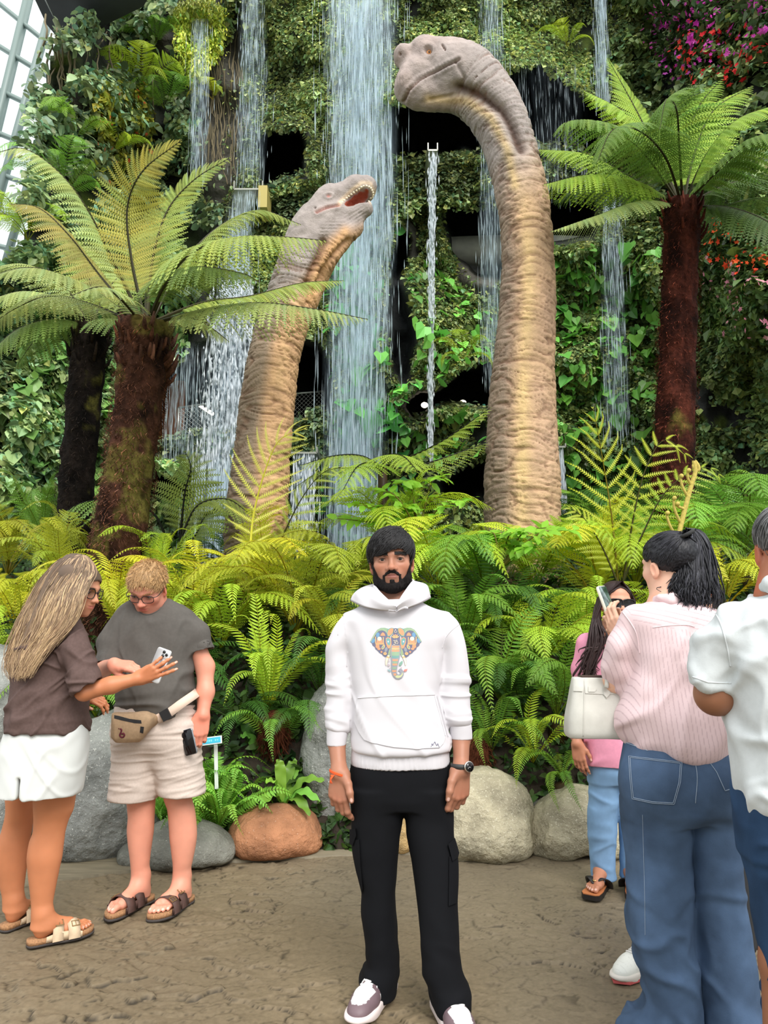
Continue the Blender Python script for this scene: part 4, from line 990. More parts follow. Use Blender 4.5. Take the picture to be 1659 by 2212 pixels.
 fern_custom('dark-stemmed tree fern left of the smaller dinosaur neck',P(375,1215,7.0),[dict(curve=pts(7.0,(385,1215),(392,1130),(400,1060),(412,1010),(400,975)),nref=(.1,-1,.4),ocol=srgb(132,150,62)),dict(curve=pts(6.9,(375,1215),(400,1140),(430,1090),(490,1078),(540,1110)),nref=(-.1,-.4,1),ocol=srgb(142,158,70)),dict(curve=pts(7.0,(370,1215),(350,1140),(320,1100),(260,1080),(180,1085),(120,1120)),nref=(.1,-.4,1),ocol=srgb(132,168,74)),dict(curve=pts(6.8,(380,1215),(420,1160),(440,1120),(470,1090)),nref=(-.1,-.3,1),ocol=srgb(120,140,60))],group='dark-stemmed tree ferns',npin=17,Lmax=.42,wp=.05,m=14,rr=.016,droop=.25,grav=.25,start=.3,col=W,rcol=blk,ang=.4)
 t2=fern_custom('low tree fern with flat spreading fronds left of the big dinosaur neck',P(826,1150,7.2),[dict(curve=pts(7.2,(826,1010),(880,990,-.2),(960,950,-.4),(1060,880,-.5)),nref=(-.1,-.3,1),ocol=srgb(150,172,62)),dict(curve=pts(7.2,(826,1010),(890,1010,.2),(970,985,.4),(1055,955,.5)),nref=(-.1,-.3,1),ocol=srgb(140,160,62)),dict(curve=pts(7.2,(826,1010),(780,985,-.2),(720,985,-.4),(650,1005,-.5)),nref=(.1,-.3,1),ocol=srgb(150,172,66)),dict(curve=pts(7.2,(826,1010),(770,1010,.3),(700,1015,.5),(640,1050,.6)),nref=(.1,-.3,1),ocol=srgb(128,150,60)),dict(curve=pts(7.2,(826,1010),(840,985,-.5),(870,985,-1.0),(900,1015,-1.4)),nref=(0,-.1,1),ocol=srgb(160,184,66)),dict(curve=pts(7.2,(826,1010),(800,1000,-.5),(770,1010,-1.0),(740,1060,-1.3)),nref=(0,-.1,1),ocol=srgb(160,190,66))],group='dark-stemmed tree ferns',npin=20,Lmax=.34,wp=.045,m=13,rr=.014,droop=.2,grav=.15,start=.12,col=W,rcol=blk,ang=.4)
 MB().add(*tube([P(824,1230,7.2),P(828,1100,7.2),P(826,1005,7.2)],[.06,.05,.045],10),(.2,.14,.08)).build('trunk',fm,t2).color=(.35,.3,.25,1)
 r2=np.random.default_rng(4)
 for lab,base,tips in(('bright broad-leaved shrub above the dark-haired head',(905,1150,6.6),[(760,1090),(800,1060),(870,1040),(960,1030),(1010,1080),(880,1090),(730,1120)]),('glossy broad-leaved spray in front of the big neck base',(1080,1230,6.0),[(1240,1145),(1180,1140),(1120,1145),(1060,1150),(1150,1180)])):
  root=thing('leafy_shrub',lab,'shrub',P(*base),'bright broad-leaved shrubs')
  sb=MB();LV=[]
  for tx,ty in tips:
   c=catmull([P(*base),P((base[0]+tx)/2,min(base[1],ty)+10,base[2]+r2.normal()*.2),P(tx,ty,base[2]-.2+r2.normal()*.3)],24)
   sb.add(*tube(c,np.linspace(.010,.003,24),5),(.25,.2,.06))
   t=nrm(np.gradient(c,axis=0));up=A(0,-.4,1)
   for k in range(7,24,2):
    for s in(1,-1):
     sd=nrm(np.cross(t[k],up))*s
     LV.append((c[k],nrm(up+.3*r2.normal(size=3)),sd+t[k]*.6-A(0,0,.25),.16*(1-.3*k/24)))
  V,Fq,C=leaves('lance',np.array([l[0]for l in LV]),np.array([l[1]for l in LV]),np.array([l[2]for l in LV]),np.array([l[3]for l in LV]),1.6,jit((1,1,1),len(LV),.06,.12,r2))
  o=sb.build('stems',fm,root);o.color=(.8,.9,.5,1)
  o=mesh('leaves',V,[Fq],fm,root,col=C,smooth=False);o.color=(*srgb(150,206,62),1)
 for px,py,Y,n,L,lab in((462,1800,4.98,90,.80,'fluffy light green fern beside the plant label, between the boulders'),(345,1780,5.0,26,.5,'small light green fern seen between the bare legs')):
  root=thing('fluffy_fern',lab,'fern',P(px,py,Y),'fluffy ferns by the boulders')
  for k in range(n):
   o=bpy.data.objects.new('frond',get('boston'));COL.objects.link(o);o.parent=root
   s=L*r.uniform(.7,1.15);o.scale=(s*r.uniform(.8,1.6),s*1.2,s);o.rotation_euler=(r.normal()*.4,r.normal()*.4-.1,k*2.399)
   o.color=(*jit(srgb(150,210,84),1,.08,.16,r)[0],1)
 sm=leafmat('strap_leaf',.35,.25,.5)
 for lab,base,Y,tips,col in(('wavy strap-leaved plant behind the reddish boulder',(610,1735),5.05,[(700,1685,-.1),(690,1730,-.2),(660,1700,.1),(640,1640,.1),(575,1690,-.2),(600,1640,0),(655,1655,.1),(560,1745,-.25),(670,1760,-.2)],srgb(134,176,66)),('dark strap-leaved plant at the foot of the tall grey boulder',(560,1640),5.25,[(500,1545,0),(520,1590,-.1),(640,1590,.0),(610,1545,.1),(590,1600,-.2)],srgb(92,138,58))):
  root=thing('strap_leaf_plant',lab,'plant',P(*base,Y),'strap-leaved plants')
  for tx,ty,dy in tips:
   b0,e=P(*base,Y),P(tx,ty,Y+dy)
   c=catmull([b0,(b0+e)/2+A(0,0,.07),e],20);u=np.linspace(0,1,20)
   t=nrm(np.gradient(c,axis=0));sd=nrm(np.cross(t,A(0,-.6,1)));w=.035*np.sin(PI*(.08+.9*u))**.6
   wav=.010*np.sin(u*24+r.random()*6)
   nn=np.cross(sd,t)
   V=np.stack([c+sd*w[:,None]+nn*wav[:,None],c-nn*.006,c-sd*w[:,None]-nn*wav[:,None]],1).reshape(-1,3);k=np.arange(19)*3
   Q=np.concatenate([np.stack([k,k+1,k+4,k+3],-1),np.stack([k+1,k+2,k+5,k+4],-1)])
   o=mesh('leaf',V,[Q],sm,root,col=(1,1,1));o.color=(*jit(col,1,.12,.2,r)[0],1)
 hm=pmat('shaggy_brown',srgb(84,46,30),.95,var=(30,.5),spec=.1)
 for px,py,Y,rad,lab in((592,1578,5.2,.10,'shaggy reddish brown fern stock above the reddish boulder'),(1030,1640,5.2,.11,'shaggy brown fern stock behind the wristwatch hand')):
  c=P(px,py,Y);root=thing('fern_stock',lab,'fern stock',c-A(0,0,rad*1.4),'shaggy fern stocks')
  MB().add(*sphere(c,(rad*.8,rad*.8,rad*1.3),20,14)).build('core',hm,root)
  mb=MB()
  for k in range(420):
   d=nrm(r.normal(size=3));p=c+d*A(rad*.8,rad*.8,rad*1.3)*.95
   mb.add(*tube([p,p+d*.03+A(0,0,-.02),p+d*.03+A(r.normal()*.02,r.normal()*.02,-.06)],[.003,.0025,.001],3,cap=False))
  tag(mb.build('shag',hm,root),kind='stuff')
 s=thing('plant_label','small turquoise plant label on a white stake behind the hanging hand','sign',P(462,1660,4.85))
 white=pmat('label_white',srgb(236,240,240),.5);tq=pmat('label_turquoise',srgb(50,176,204),.5)
 d=nrm(A(1,.1,.10));R=basis(A(0,1,-.35),A(-.12,0,1))
 c=P(448,1601,4.8)
 V,Fq=box(c,(.175,.004,.046),R);MB().add(V,Fq).build('plate',white,s,smooth=False)
 V,Fq=box(c-R[:,1]*.003,(.16,.003,.034),R);face=MB().add(V,Fq).build('face',tq,s,smooth=False)
 V,Fq=box((P(463,1612,4.82)+P(471,1700,4.9))/2,(.022,.006,.26),basis(A(0,1,0),P(463,1612,4.82)-P(471,1700,4.9)))
 MB().add(V,Fq).build('stake',white,s,smooth=False)
 mk=MB();rl=np.random.default_rng(3)
 for k in range(11):
  if k==2:continue
  hgt=rl.uniform(.007,.013)
  V,Fq=box(c-R[:,1]*.0048+R[:,0]*(-.062+.0125*k)-R[:,2]*.001,(.0075,.0012,hgt),R);mk.add(V,Fq)
 mk.build('lettering',pmat('label_cyan',srgb(130,232,246),.5),face,smooth=False)
def build_undergrowth():
 m=leafmat('undergrowth_leaf',.5,.3,.3,obj=False);r=np.random.default_rng(77);n=26000
 x=r.uniform(-4.6,5.2,n);Y=4.97+4.0*r.random(n)**1.7
 pos=np.stack([x,Y,bed_z(Y)+.02+.22*r.random(n)*sstep(5,5.5,Y)],1)
 nn=A(0,-.6,.8)+.6*r.normal(size=(n,3));tp=A(0,-.6,-.2)+.8*r.normal(size=(n,3))
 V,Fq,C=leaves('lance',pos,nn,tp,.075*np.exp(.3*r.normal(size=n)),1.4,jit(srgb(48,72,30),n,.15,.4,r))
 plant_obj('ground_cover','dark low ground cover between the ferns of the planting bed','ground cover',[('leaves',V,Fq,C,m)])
def build_plants():
 build_undergrowth()
 build_wall_plants();build_tree_ferns();build_ferns()
def bed_z(Y):
 return np.interp(Y,[4.6,4.95,5.12,5.3,5.75,6.2,6.6,7,8,9,16],[-.06,-.03,.36,.62,.98,1.22,1.40,1.54,1.80,1.98,2.2])
def vnormals(V,Q):
 n=np.cross(V[Q[:,2]]-V[Q[:,0]],V[Q[:,3]]-V[Q[:,1]])
 N_=np.zeros_like(V)
 for i in range(4):
  for x in range(3):N_[:,x]+=np.bincount(Q[:,i],n[:,x],len(V))
 return nrm(N_)
def boulder(label,blobs,base,h,mat,seed,rough=.03,flat=0):
 """blobs: (px, py, Y, rx, ry, rz)"""
 s=SDF()
 for px,py,Y,rx,ry,rz in blobs:s.ell(P(px,py,Y),(rx,ry,rz),.14)
 zmin=base
 s.fn(lambda p:zmin-p[:,2],.05,'i')
 V,Q=s.polygonise(h)
 for _ in range(2):V=.5*V+.5*lap(V,Q)
 N_=vnormals(V,Q)
 big=fbm(V,3.2,2,seed*3.1);med=fbm(V,9,4,seed*1.3)
 ridge=1-np.abs(vnoise(V,5.5,seed*2.))*2
 V=V+N_*(rough*1.3*big+rough*.45*med+rough*.16*fbm(V,30,3,seed*5.)+rough*.5*np.minimum(ridge,.6))[:,None]
 V[:,2]=np.maximum(V[:,2],zmin)
 c=V.mean(0);c[2]=V[:,2].min()
 return tag(mesh('boulder',V,[Q],mat,origin=c),label,'boulder','boulders edging the bed')
def build_rocks():
 def rm(name,c,sp,th=.6,bump=.7):
  return pmat(name,c,.85,var=(5,.42),var2=(95,sp,th,.16),bump=[(10,bump,.05),(45,.7,.012),(160,.5,.004)],spec=.25)
 grey=rm('boulder_grey',srgb(132,134,130),srgb(212,212,204),.60)
 dgrey=rm('boulder_dark_grey',srgb(116,116,108),srgb(186,186,176),.62)
 red=rm('boulder_red',srgb(166,116,84),srgb(222,204,186),.64)
 tan=rm('boulder_tan',srgb(168,160,136),srgb(206,200,178),.56,.9)
 tan2=rm('boulder_ochre',srgb(178,150,104),srgb(204,186,150),.6)
 boulder('big pale grey boulder at the left edge behind the woman in white shorts',[(-40,1590,5.33,0.5564,0.428,0.5992),(-90,1740,5.13,0.642,0.428,0.4494),(-10,1760,5.23,0.3745,0.3745,0.321)],-.02,.022,grey,1)
 boulder('large grey boulder behind and between the couple',[(228,1720,5.08,0.3317,0.3852,0.4708),(190,1800,4.98,0.2568,0.321,0.2354),(290,1640,5.28,0.321,0.321,0.3638),(300,1780,5.18,0.214,0.2675,0.2782)],-.02,.02,grey,2)
 boulder('small grey boulder just left of the fair-haired man\'s right leg, mostly hidden',[(300,1852,4.78,0.107,0.1498,0.0803)],-.01,.014,dgrey,3,.015)
 boulder('rounded grey boulder behind the fair-haired man\'s sandals',[(414,1838,4.75,0.2482,0.2354,0.1552),(370,1840,4.78,0.1605,0.1926,0.1391)],-.01,.014,dgrey,4,.018)
 boulder('reddish brown boulder between the small fern and the black trousers',[(592,1806,4.95,0.2354,0.2354,0.1658),(640,1810,4.99,0.1605,0.214,0.1445),(560,1815,4.93,0.1605,0.214,0.1338)],-.01,.014,red,5,.016)
 boulder('tall grey boulder partly hidden behind the left sleeve of the hoodie',[(735,1640,5.33,0.2568,0.2996,0.4922),(790,1720,5.33,0.3531,0.321,0.3852),(705,1760,5.28,0.1605,0.2354,0.214),(752,1540,5.38,0.1712,0.214,0.2354)],-.02,.02,grey,6)
 boulder('small ochre boulder glimpsed between the black trouser legs',[(868,1800,4.98,0.0803,0.1284,0.1391)],-.01,.014,tan2,7,.012)
 boulder('large speckled tan boulder right of the black trousers',[(1050,1765,5.01,0.2621,0.2889,0.3049),(1075,1810,4.97,0.2247,0.2675,0.1819),(985,1790,5.03,0.214,0.2675,0.214)],-.01,.016,tan,8,.025)
 boulder('small wedge-shaped boulder between the two big tan boulders',[(1155,1782,5.11,0.091,0.1605,0.1766)],-.01,.014,dgrey,9,.015)
 boulder('rightmost tan boulder behind the lady in pale jeans',[(1230,1785,4.99,0.2301,0.2675,0.2301),(1300,1800,4.97,0.214,0.2675,0.2033),(1190,1810,5.01,0.1391,0.214,0.1605)],-.01,.016,tan,10,.025)
def pxs(px,py,Y):
 y=(CY-py)/F
 return Y/(CP-y*SP)/F
def to_px(V):
 d=V-A(0,0,CAMH)
 z=d[:,1]*CP+d[:,2]*SP;y=-d[:,1]*SP+d[:,2]*CP
 return CX+F*d[:,0]/z,CY-F*y/z
def poly_d(px,py,pts):
 """distance to a polyline and position along it, in picture units"""
 best=np.full(px.shape,1e9);pos=np.zeros(px.shape);acc=0.
 pts=np.asarray(pts,float)
 for a,b in zip(pts[:-1],pts[1:]):
  e=b-a;L_=np.hypot(*e)
  t=np.clip(((px-a[0])*e[0]+(py-a[1])*e[1])/(L_*L_),0,1)
  d=np.hypot(px-a[0]-t*e[0],py-a[1]-t*e[1])
  m=d<best;best=np.where(m,d,best);pos=np.where(m,acc+t*L_,pos);acc+=L_
 return best,pos
def wrinkle(V,cl,N_,amp,seed,fs=24.,fa=3.2):
 """creases running round the neck: cl = centreline points"""
 s=np.concatenate([[0],np.cumsum(np.linalg.norm(np.diff(cl,axis=0),axis=1))])
 i=np.zeros(len(V),int)
 for a in range(0,len(V),20000):
  i[a:a+20000]=((V[a:a+20000,None]-cl[None])**2).sum(-1).argmin(1)
 T=nrm(np.gradient(cl,axis=0))
 so=s[i]+((V-cl[i])*T[i]).sum(1)
 r=V-cl[i];q=np.stack([r[:,0]*fa,r[:,1]*fa,so*0],1)
 w=.055*vnoise(np.stack([r[:,0]*4,r[:,1]*4,so*3],1),1.,seed)
 c=np.zeros(len(V))
 for f,a,o in((fs,.8,0),(fs*1.9,.6,9),(fs*.45,.8,4)):
  n=vnoise(np.stack([q[:,0],q[:,1],(so+w)*f],1),1.,seed+o)
  c=c-a*np.exp(-(n/(.13 if o!=4 else.09))**2)
 fine=vnoise(V,55,seed)
 return amp*(1.25*c+.18*fine+.5*vnoise(np.stack([q[:,0],q[:,1],so*7],1),1.,seed+30)),so,s[-1],i
def build_dinos():
 skin=pmat('dinosaur_skin',attr=True,rough=.7,var=(14,.12),bump=[(60,.5,.012),(140,.4,.005)],spec=.3)
 grey=A(*srgb(160,149,144));pink=A(*srgb(180,146,134));tanc=A(*srgb(192,158,124));yel=A(*srgb(214,184,128));dgr=A(*srgb(126,114,104));brown=A(*srgb(120,84,62))
 Y=8.0
 cen=[(1128,1230,80),(1128,1150,79),(1128,1050,79),(1127,950,73),(1128,850,68),(1134,750,61),(1140,650,58),(1140,550,54),(1132,450,53),(1118,380,53),(1102,320,52),(1082,265,55),(1050,212,60),(1010,175,66),(975,160,66)]
 c2=catmull(np.array(cen,float),90)
 cl=np.array([P(x,y,Y)for x,y,_ in c2]);rr=np.array([w*pxs(x,y,Y)for x,y,w in c2])
 s=SDF()
 for i in range(0,88,2):s.cap(cl[i],cl[i+2],rr[i],rr[i+2],.06)
 k1=pxs(930,140,Y)
 def E(px,py,rx,ry,rz,dy=0,k=.08,rot=0,mode='u'):
  s.ell(P(px,py,Y+dy),(rx*k1,ry,rz*k1),k,R=rotm((0,1,0),rot),mode=mode)
 E(955,135,62,.27,46)
 E(915,118,34,.22,34)
 E(872,122,22,.15,23,0,.05)
 E(905,165,44,.22,40)
 E(878,185,26,.20,34,0,.06,.25)
 E(905,206,32,.18,27,0,.06,-.35)
 E(950,195,60,.20,40,0,.08,-.3)
 E(985,178,40,.22,36)
 s.cap(P(930,225,Y),P(1010,222,Y-.02),.05,.10,.10)
 s.cap(P(1010,222,Y-.02),P(1062,262,Y-.12),.10,.09,.10)
 s.cap(P(1062,262,Y-.12),P(1100,330,Y-.2),.09,.06,.10)
 V,Q=s.polygonise(.014)
 for _ in range(2):V=.5*V+.5*lap(V,Q)
 N_=vnormals(V,Q)
 wr,so,tot,ci=wrinkle(V,cl,N_,.012,3.,30.,2.6)
 px,py=to_px(V)
 front=V[:,1]<Y+.02
 headm=sstep(1030,975,px+.3*(py-150))*sstep(262,240,py)
 dm,pm_=poly_d(px,py,[(992,128),(948,151),(905,173),(883,195),(874,217),(858,232)])
 mouth=-.030*np.exp(-(dm/2.2)**2)+.012*np.exp(-((dm-7)/4.5)**2)
 de=np.hypot((px-925),(py-108))
 eye=-.05*np.exp(-(de/7.5)**2)+.014*np.exp(-((de-11.5)/2.2)**2)+.009*np.exp(-((de-16.5)/1.8)**2)
 dn=np.hypot((px-864)/.8,(py-117));nos=-.035*np.exp(-(dn/3.2)**2)
 dn2,_=poly_d(px,py,[(955,96),(961,106)]);nos=nos-.05*np.exp(-(dn2/1.6)**2)
 lipw=-.006*np.exp(-((np.mod(pm_+3*vnoise(V,9,1.),7)-3.5)/1.1)**2)*np.exp(-((dm-5)/7)**2)
 mz=sstep(905,870,px)*sstep(150,170,py);stripes=-.008*np.exp(-((np.mod(np.hypot(px-930,py-170),6.5)-3.2)/1.2)**2)*mz
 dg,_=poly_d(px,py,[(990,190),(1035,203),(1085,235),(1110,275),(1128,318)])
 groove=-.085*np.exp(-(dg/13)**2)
 fold,_=poly_d(px,py,[(985,135),(1003,168),(985,205),(930,215)]);jf=-.022*np.exp(-(fold/4)**2)
 nw=fbm(V,16,3,5.)*.006
 V=V+N_*(wr*(1-.97*headm)+headm*nw+front*(mouth+eye+nos+lipw+stripes+jf)+(V[:,1]<Y-.02)*groove)[:,None]
 t=np.clip(so/tot,0,1)
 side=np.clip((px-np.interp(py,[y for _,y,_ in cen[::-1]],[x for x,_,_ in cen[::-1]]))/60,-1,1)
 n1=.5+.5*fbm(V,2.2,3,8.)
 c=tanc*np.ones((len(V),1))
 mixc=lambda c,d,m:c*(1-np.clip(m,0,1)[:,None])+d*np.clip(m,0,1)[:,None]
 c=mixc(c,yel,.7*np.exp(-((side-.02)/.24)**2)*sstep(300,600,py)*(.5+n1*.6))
 c=mixc(c,dgr,.75*sstep(-.1,-.75,side)*sstep(330,480,py))  # shaded left side of the neck painted into the skin colour
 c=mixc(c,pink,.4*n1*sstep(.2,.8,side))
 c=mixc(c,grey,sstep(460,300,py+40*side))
 c=mixc(c,pink,.35*headm*n1)
 c=mixc(c,A(*srgb(74,50,38)),.9*np.exp(-(dg/11)**2)*front)  # throat groove: brown pigment plus its shade, both put into the colour
 td,_=poly_d(px,py,[(925,214),(1010,219),(1058,252),(1095,320),(1112,400)]);c=mixc(c,yel*.9,.7*np.exp(-(td/11)**2)*front)
 c=mixc(c,brown,.55*np.exp(-((dm)/1.8)**2)*front+.6*np.exp(-(dn/2.6)**2)+.9*np.exp(-(dn2/1.5)**2))
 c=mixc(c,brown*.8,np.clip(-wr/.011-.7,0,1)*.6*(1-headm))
 c=c*(1+.16*fbm(V,7,4,60.))[:,None]
 b0=P(1128,1200,Y);b0[2]=float(bed_z(Y))-.1
 root=thing('dinosaur_sculpture','tall long-necked dinosaur sculpture with closed mouth, head turned left, in front of the cliff','dinosaur sculpture',b0,'long-necked dinosaur sculptures')
 cl2=cl[0]-A(0,0,1.2)
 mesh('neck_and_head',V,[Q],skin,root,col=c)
 eyem=pmat('dinosaur_eye',srgb(206,140,84),.15);pup=pmat('dark_pupil',(.02,.012,.01),.1);tooth=pmat('tooth_ivory',srgb(232,222,196),.4)
 def surf(x,y):k=np.argmin(np.hypot(px-x,py-y)+1e3*(~front));return V[k]
 e=surf(925,108)
 eo=mesh('eye',*sphere(e+A(0,.016,0),.042,20,12),eyem,root);mesh('pupil',*sphere(e+A(-.004,-.018,-.004),(.013,.010,.015),12,8),pup,eo)
 Y=7.4
 cen=[(548,1280,64),(550,1200,63),(553,1130,64),(560,1050,61),(568,960,57),(577,880,56),(587,800,53),(602,730,51),(622,670,51),(644,610,53),(664,560,55),(682,510,55),(700,470,45)]
 c2=catmull(np.array(cen,float),80)
 cl=np.array([P(x,y,Y)for x,y,_ in c2]);rr=np.array([w*pxs(x,y,Y)for x,y,w in c2])
 s=SDF()
 for i in range(0,78,2):s.cap(cl[i],cl[i+2],rr[i],rr[i+2],.06)
 k1=pxs(740,440,Y)
 E(706,440,30,.20,32,0,.08,.5)
 E(716,424,24,.17,20,0,.06)
 s.cap(P(718,432,Y),P(768,405,Y),.125,.115,.06)
 s.cap(P(768,405,Y),P(790,404,Y),.115,.115,.05)
 s.cap(P(706,474,Y),P(755,468,Y),.16,.12,.08)
 s.cap(P(755,468,Y),P(786,450,Y-.02),.12,.095,.06)
 s.cap(P(720,520,Y),P(765,495,Y),.13,.09,.10)
 s.cap(P(700,560,Y-.1),P(748,505,Y-.08),.11,.09,.1)
 s.cap(P(738,447,Y+.06),P(790,420,Y+.06),.10,.085,.04)
 V0=P(772,424,Y-.12)
 s.ell(V0,(31*k1,.155,12.5*k1),.02,R=rotm((0,1,0),-.62),mode='s')
 s.ell(P(786,420,Y-.12),(17*k1,.135,15*k1),.02,R=rotm((0,1,0),-.6),mode='s')
 V,Q=s.polygonise(.011)
 for _ in range(2):V=.5*V+.5*lap(V,Q)
 N_=vnormals(V,Q)
 wr,so,tot,ci=wrinkle(V,cl,N_,.010,13.,32.,2.8)
 px,py=to_px(V);front=V[:,1]<Y+.02
 headm=sstep(545,500,py+.35*(px-690))
 dm,pm_=poly_d(px,py,[(684,459),(705,449),(732,444)]);mouth=-.03*np.exp(-(dm/1.8)**2)+.01*np.exp(-((dm-6)/4)**2)
 de=np.hypot((px-710)/1.5,(py-423));eye=-.012*np.exp(-(de/3)**2)+.012*np.exp(-((de-6)/2)**2)
 dn=np.hypot(px-681,py-449);nos=-.05*np.exp(-(dn/1.9)**2)
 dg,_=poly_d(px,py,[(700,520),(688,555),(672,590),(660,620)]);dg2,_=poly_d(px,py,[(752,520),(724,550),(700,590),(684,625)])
 groove=-.05*np.exp(-(dg/9)**2)-.05*np.exp(-(dg2/7)**2)
 jw=np.exp(-(poly_d(px,py,[(700,500),(750,478),(775,460)])[0]/14)**2)
 cr=-.010*np.exp(-((np.mod(poly_d(px,py,[(690,470),(740,470),(790,440)])[0],7)-3.5)/1.3)**2)*jw
 V=V+N_*(wr*(1-.95*headm)+headm*fbm(V,18,3,5.)*.005+front*(mouth+eye+nos+cr)+(V[:,1]<Y)*groove)[:,None]
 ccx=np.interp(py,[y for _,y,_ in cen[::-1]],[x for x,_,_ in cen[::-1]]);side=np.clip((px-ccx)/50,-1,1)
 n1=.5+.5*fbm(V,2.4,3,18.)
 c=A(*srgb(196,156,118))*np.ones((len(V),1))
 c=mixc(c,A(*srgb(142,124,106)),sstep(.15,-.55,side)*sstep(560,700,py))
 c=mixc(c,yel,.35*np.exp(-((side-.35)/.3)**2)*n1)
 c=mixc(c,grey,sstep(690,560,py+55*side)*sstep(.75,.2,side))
 c=mixc(c,grey*.96,headm)
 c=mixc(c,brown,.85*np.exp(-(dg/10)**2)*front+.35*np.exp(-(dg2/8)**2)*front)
 bd,_=poly_d(px,py,[(745,500),(722,535),(702,570),(684,610),(670,650)]);c=mixc(c,A(*srgb(206,160,112)),.8*np.exp(-(bd/13)**2)*front)
 lip,_=poly_d(px,py,[(732,441),(741,430),(760,411),(782,394),(800,396),(810,416),(803,436)]);c=mixc(c,A(*srgb(222,196,166)),.8*np.exp(-(lip/4.5)**2))
 dV=np.sqrt((((V-V0)@rotm((0,1,0),-.62)/A(31.5*k1,.16,13*k1))**2).sum(1));dV2=np.sqrt((((V-P(786,420,Y-.12))@rotm((0,1,0),-.6)/A(17.5*k1,.14,15.5*k1))**2).sum(1))
 ins=sstep(1.06,1.0,np.minimum(dV,dV2));c=mixc(c,A(*srgb(150,74,54)),ins)
 c=mixc(c,A(*srgb(214,136,122)),.8*np.exp(-(de/2.6)**2)*front+.4*np.exp(-(dm/3.5)**2)*front)
 c=mixc(c,brown*.5,np.exp(-(dn/1.7)**2)*front)
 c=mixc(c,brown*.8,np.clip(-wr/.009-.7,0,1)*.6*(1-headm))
 c=c*(1+.16*fbm(V,7,4,61.))[:,None]
 b0=P(550,1240,Y);b0[2]=float(bed_z(Y))-.1
 root=thing('dinosaur_sculpture','smaller long-necked dinosaur sculpture with open toothed mouth reaching up to the right','dinosaur sculpture',b0,'long-necked dinosaur sculptures')
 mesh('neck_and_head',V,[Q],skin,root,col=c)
 arc=catmull([(739,437),(750,427),(762,417),(774,408),(786,402),(797,404),(804,413),(804,424),(798,433)],19)
 cen_=A(776,424)
 for x,y in arc:
  q=A(x,y)+nrm(cen_-A(x,y))*1.6
  a_=surf(x,y);d=P(*(q+nrm(cen_-q)*2.6),a_[1]+.02)-a_
  base=a_+A(0,.005,0)
  mesh('tooth',*tube([base-nrm(d)*.012,base+nrm(d)*.006,base+nrm(d)*.022],[.0105,.0105,.005],8),tooth,root)
def rowsL(Y,rows,ry=None):
 """(py, xl, xr, depth half width, dY) outline rows -> loft rows"""
 out=[]
 for r in rows:
  py,xl,xr=r[:3];d=r[4]if len(r)>4 else 0
  xm=(xl+xr)/2;s=pxs(xm,py,Y+d);p=P(xm,py,Y+d)
  rx=(xr-xl)/2*s;q=r[3]if len(r)>3 and r[3]else(rx*1.02 if ry is None else ry)
  out.append((p[2],p[0],p[1],rx,q))
 return out
def head_sdf(fem=0.,jaw=1.0,lips=1.0,nose=1.0,ear=True,smile=0.):
 s=SDF()
 s.ell((0,-.014,.028),(.0735,.094,.073),.02)
 s.ell((0,.0,.045),(.066,.076,.055),.02)
 s.ell((0,.022,-.03),(.064*(1-.04*fem),.068,.074),.025)
 s.ell((0,.018,-.068),(.055*jaw,.060,.042),.025)
 s.ell((0,.058,-.096),(.025*jaw,.024,.019),.022)
 for q in(-1,1):
  s.ell((q*.043,.052,-.026),(.021,.022,.019),.022)
  s.ell((q*.050*jaw,.0,-.072),(.014,.03,.024),.02)
  s.cap((q*.008,.083,.017),(q*.046,.066,.020),.0095,.007,.014)
 s.ell((0,.060,-.060),(.032,.028,.028),.02)
 s.cap((0,.081,.008),(0,.0985,-.030),.0075,.0095,.012)
 s.ell((0,.1015+.004*(nose-1),-.0335),(.0115*nose,.0115,.0098),.008)
 for q in(-1,1):s.ell((q*.0125*nose,.091,-.0365),(.0082*nose,.0115,.0078),.006)
 for q in(-1,1):s.ell((q*.033,.0945,-.003),(.0185,.016,.0125),.014,mode='s')
 for q in(-1,1):
  s.ell((q*.033,.0685,-.002),(.0165,.0150,.0128),.006)
  s.ell((q*.033,.0905,-.0022),(.0152,.0165,.0058),.0022,mode='s')
 for q in(-1,1):s.ell((q*.0062*nose,.1005,-.0425),(.0037,.0055,.0038),.002,mode='s')
 s.ell((0,.0835,-.0570),(.0205,.0085,.0052*lips),.006)
 s.ell((0,.0840,-.0668),(.0185,.0088,.0066*lips),.006)
 for q in(-1,1):s.cap((0,.0935,-.0615),(q*.0225,.0850,-.0605+.002*smile),.0016,.0010,.004,mode='s')
 s.cap((0,.098,-.047),(0,.0955,-.053),.0022,.0026,.004,mode='s')
 if ear:
  for q in(-1,1):
   R=rotm((0,0,1),q*-.42)@rotm((1,0,0),-.15)
   s.ell((q*.0765,-.010,-.018),(.0062,.0160,.0280),.006,R=R)
   s.ell((q*.0730,-.004,-.040),(.0065,.0095,.0110),.006,R=R)
   s.ell((q*.0835,-.007,-.016),(.0052,.0092,.0185),.003,R=R,mode='s')
 return s
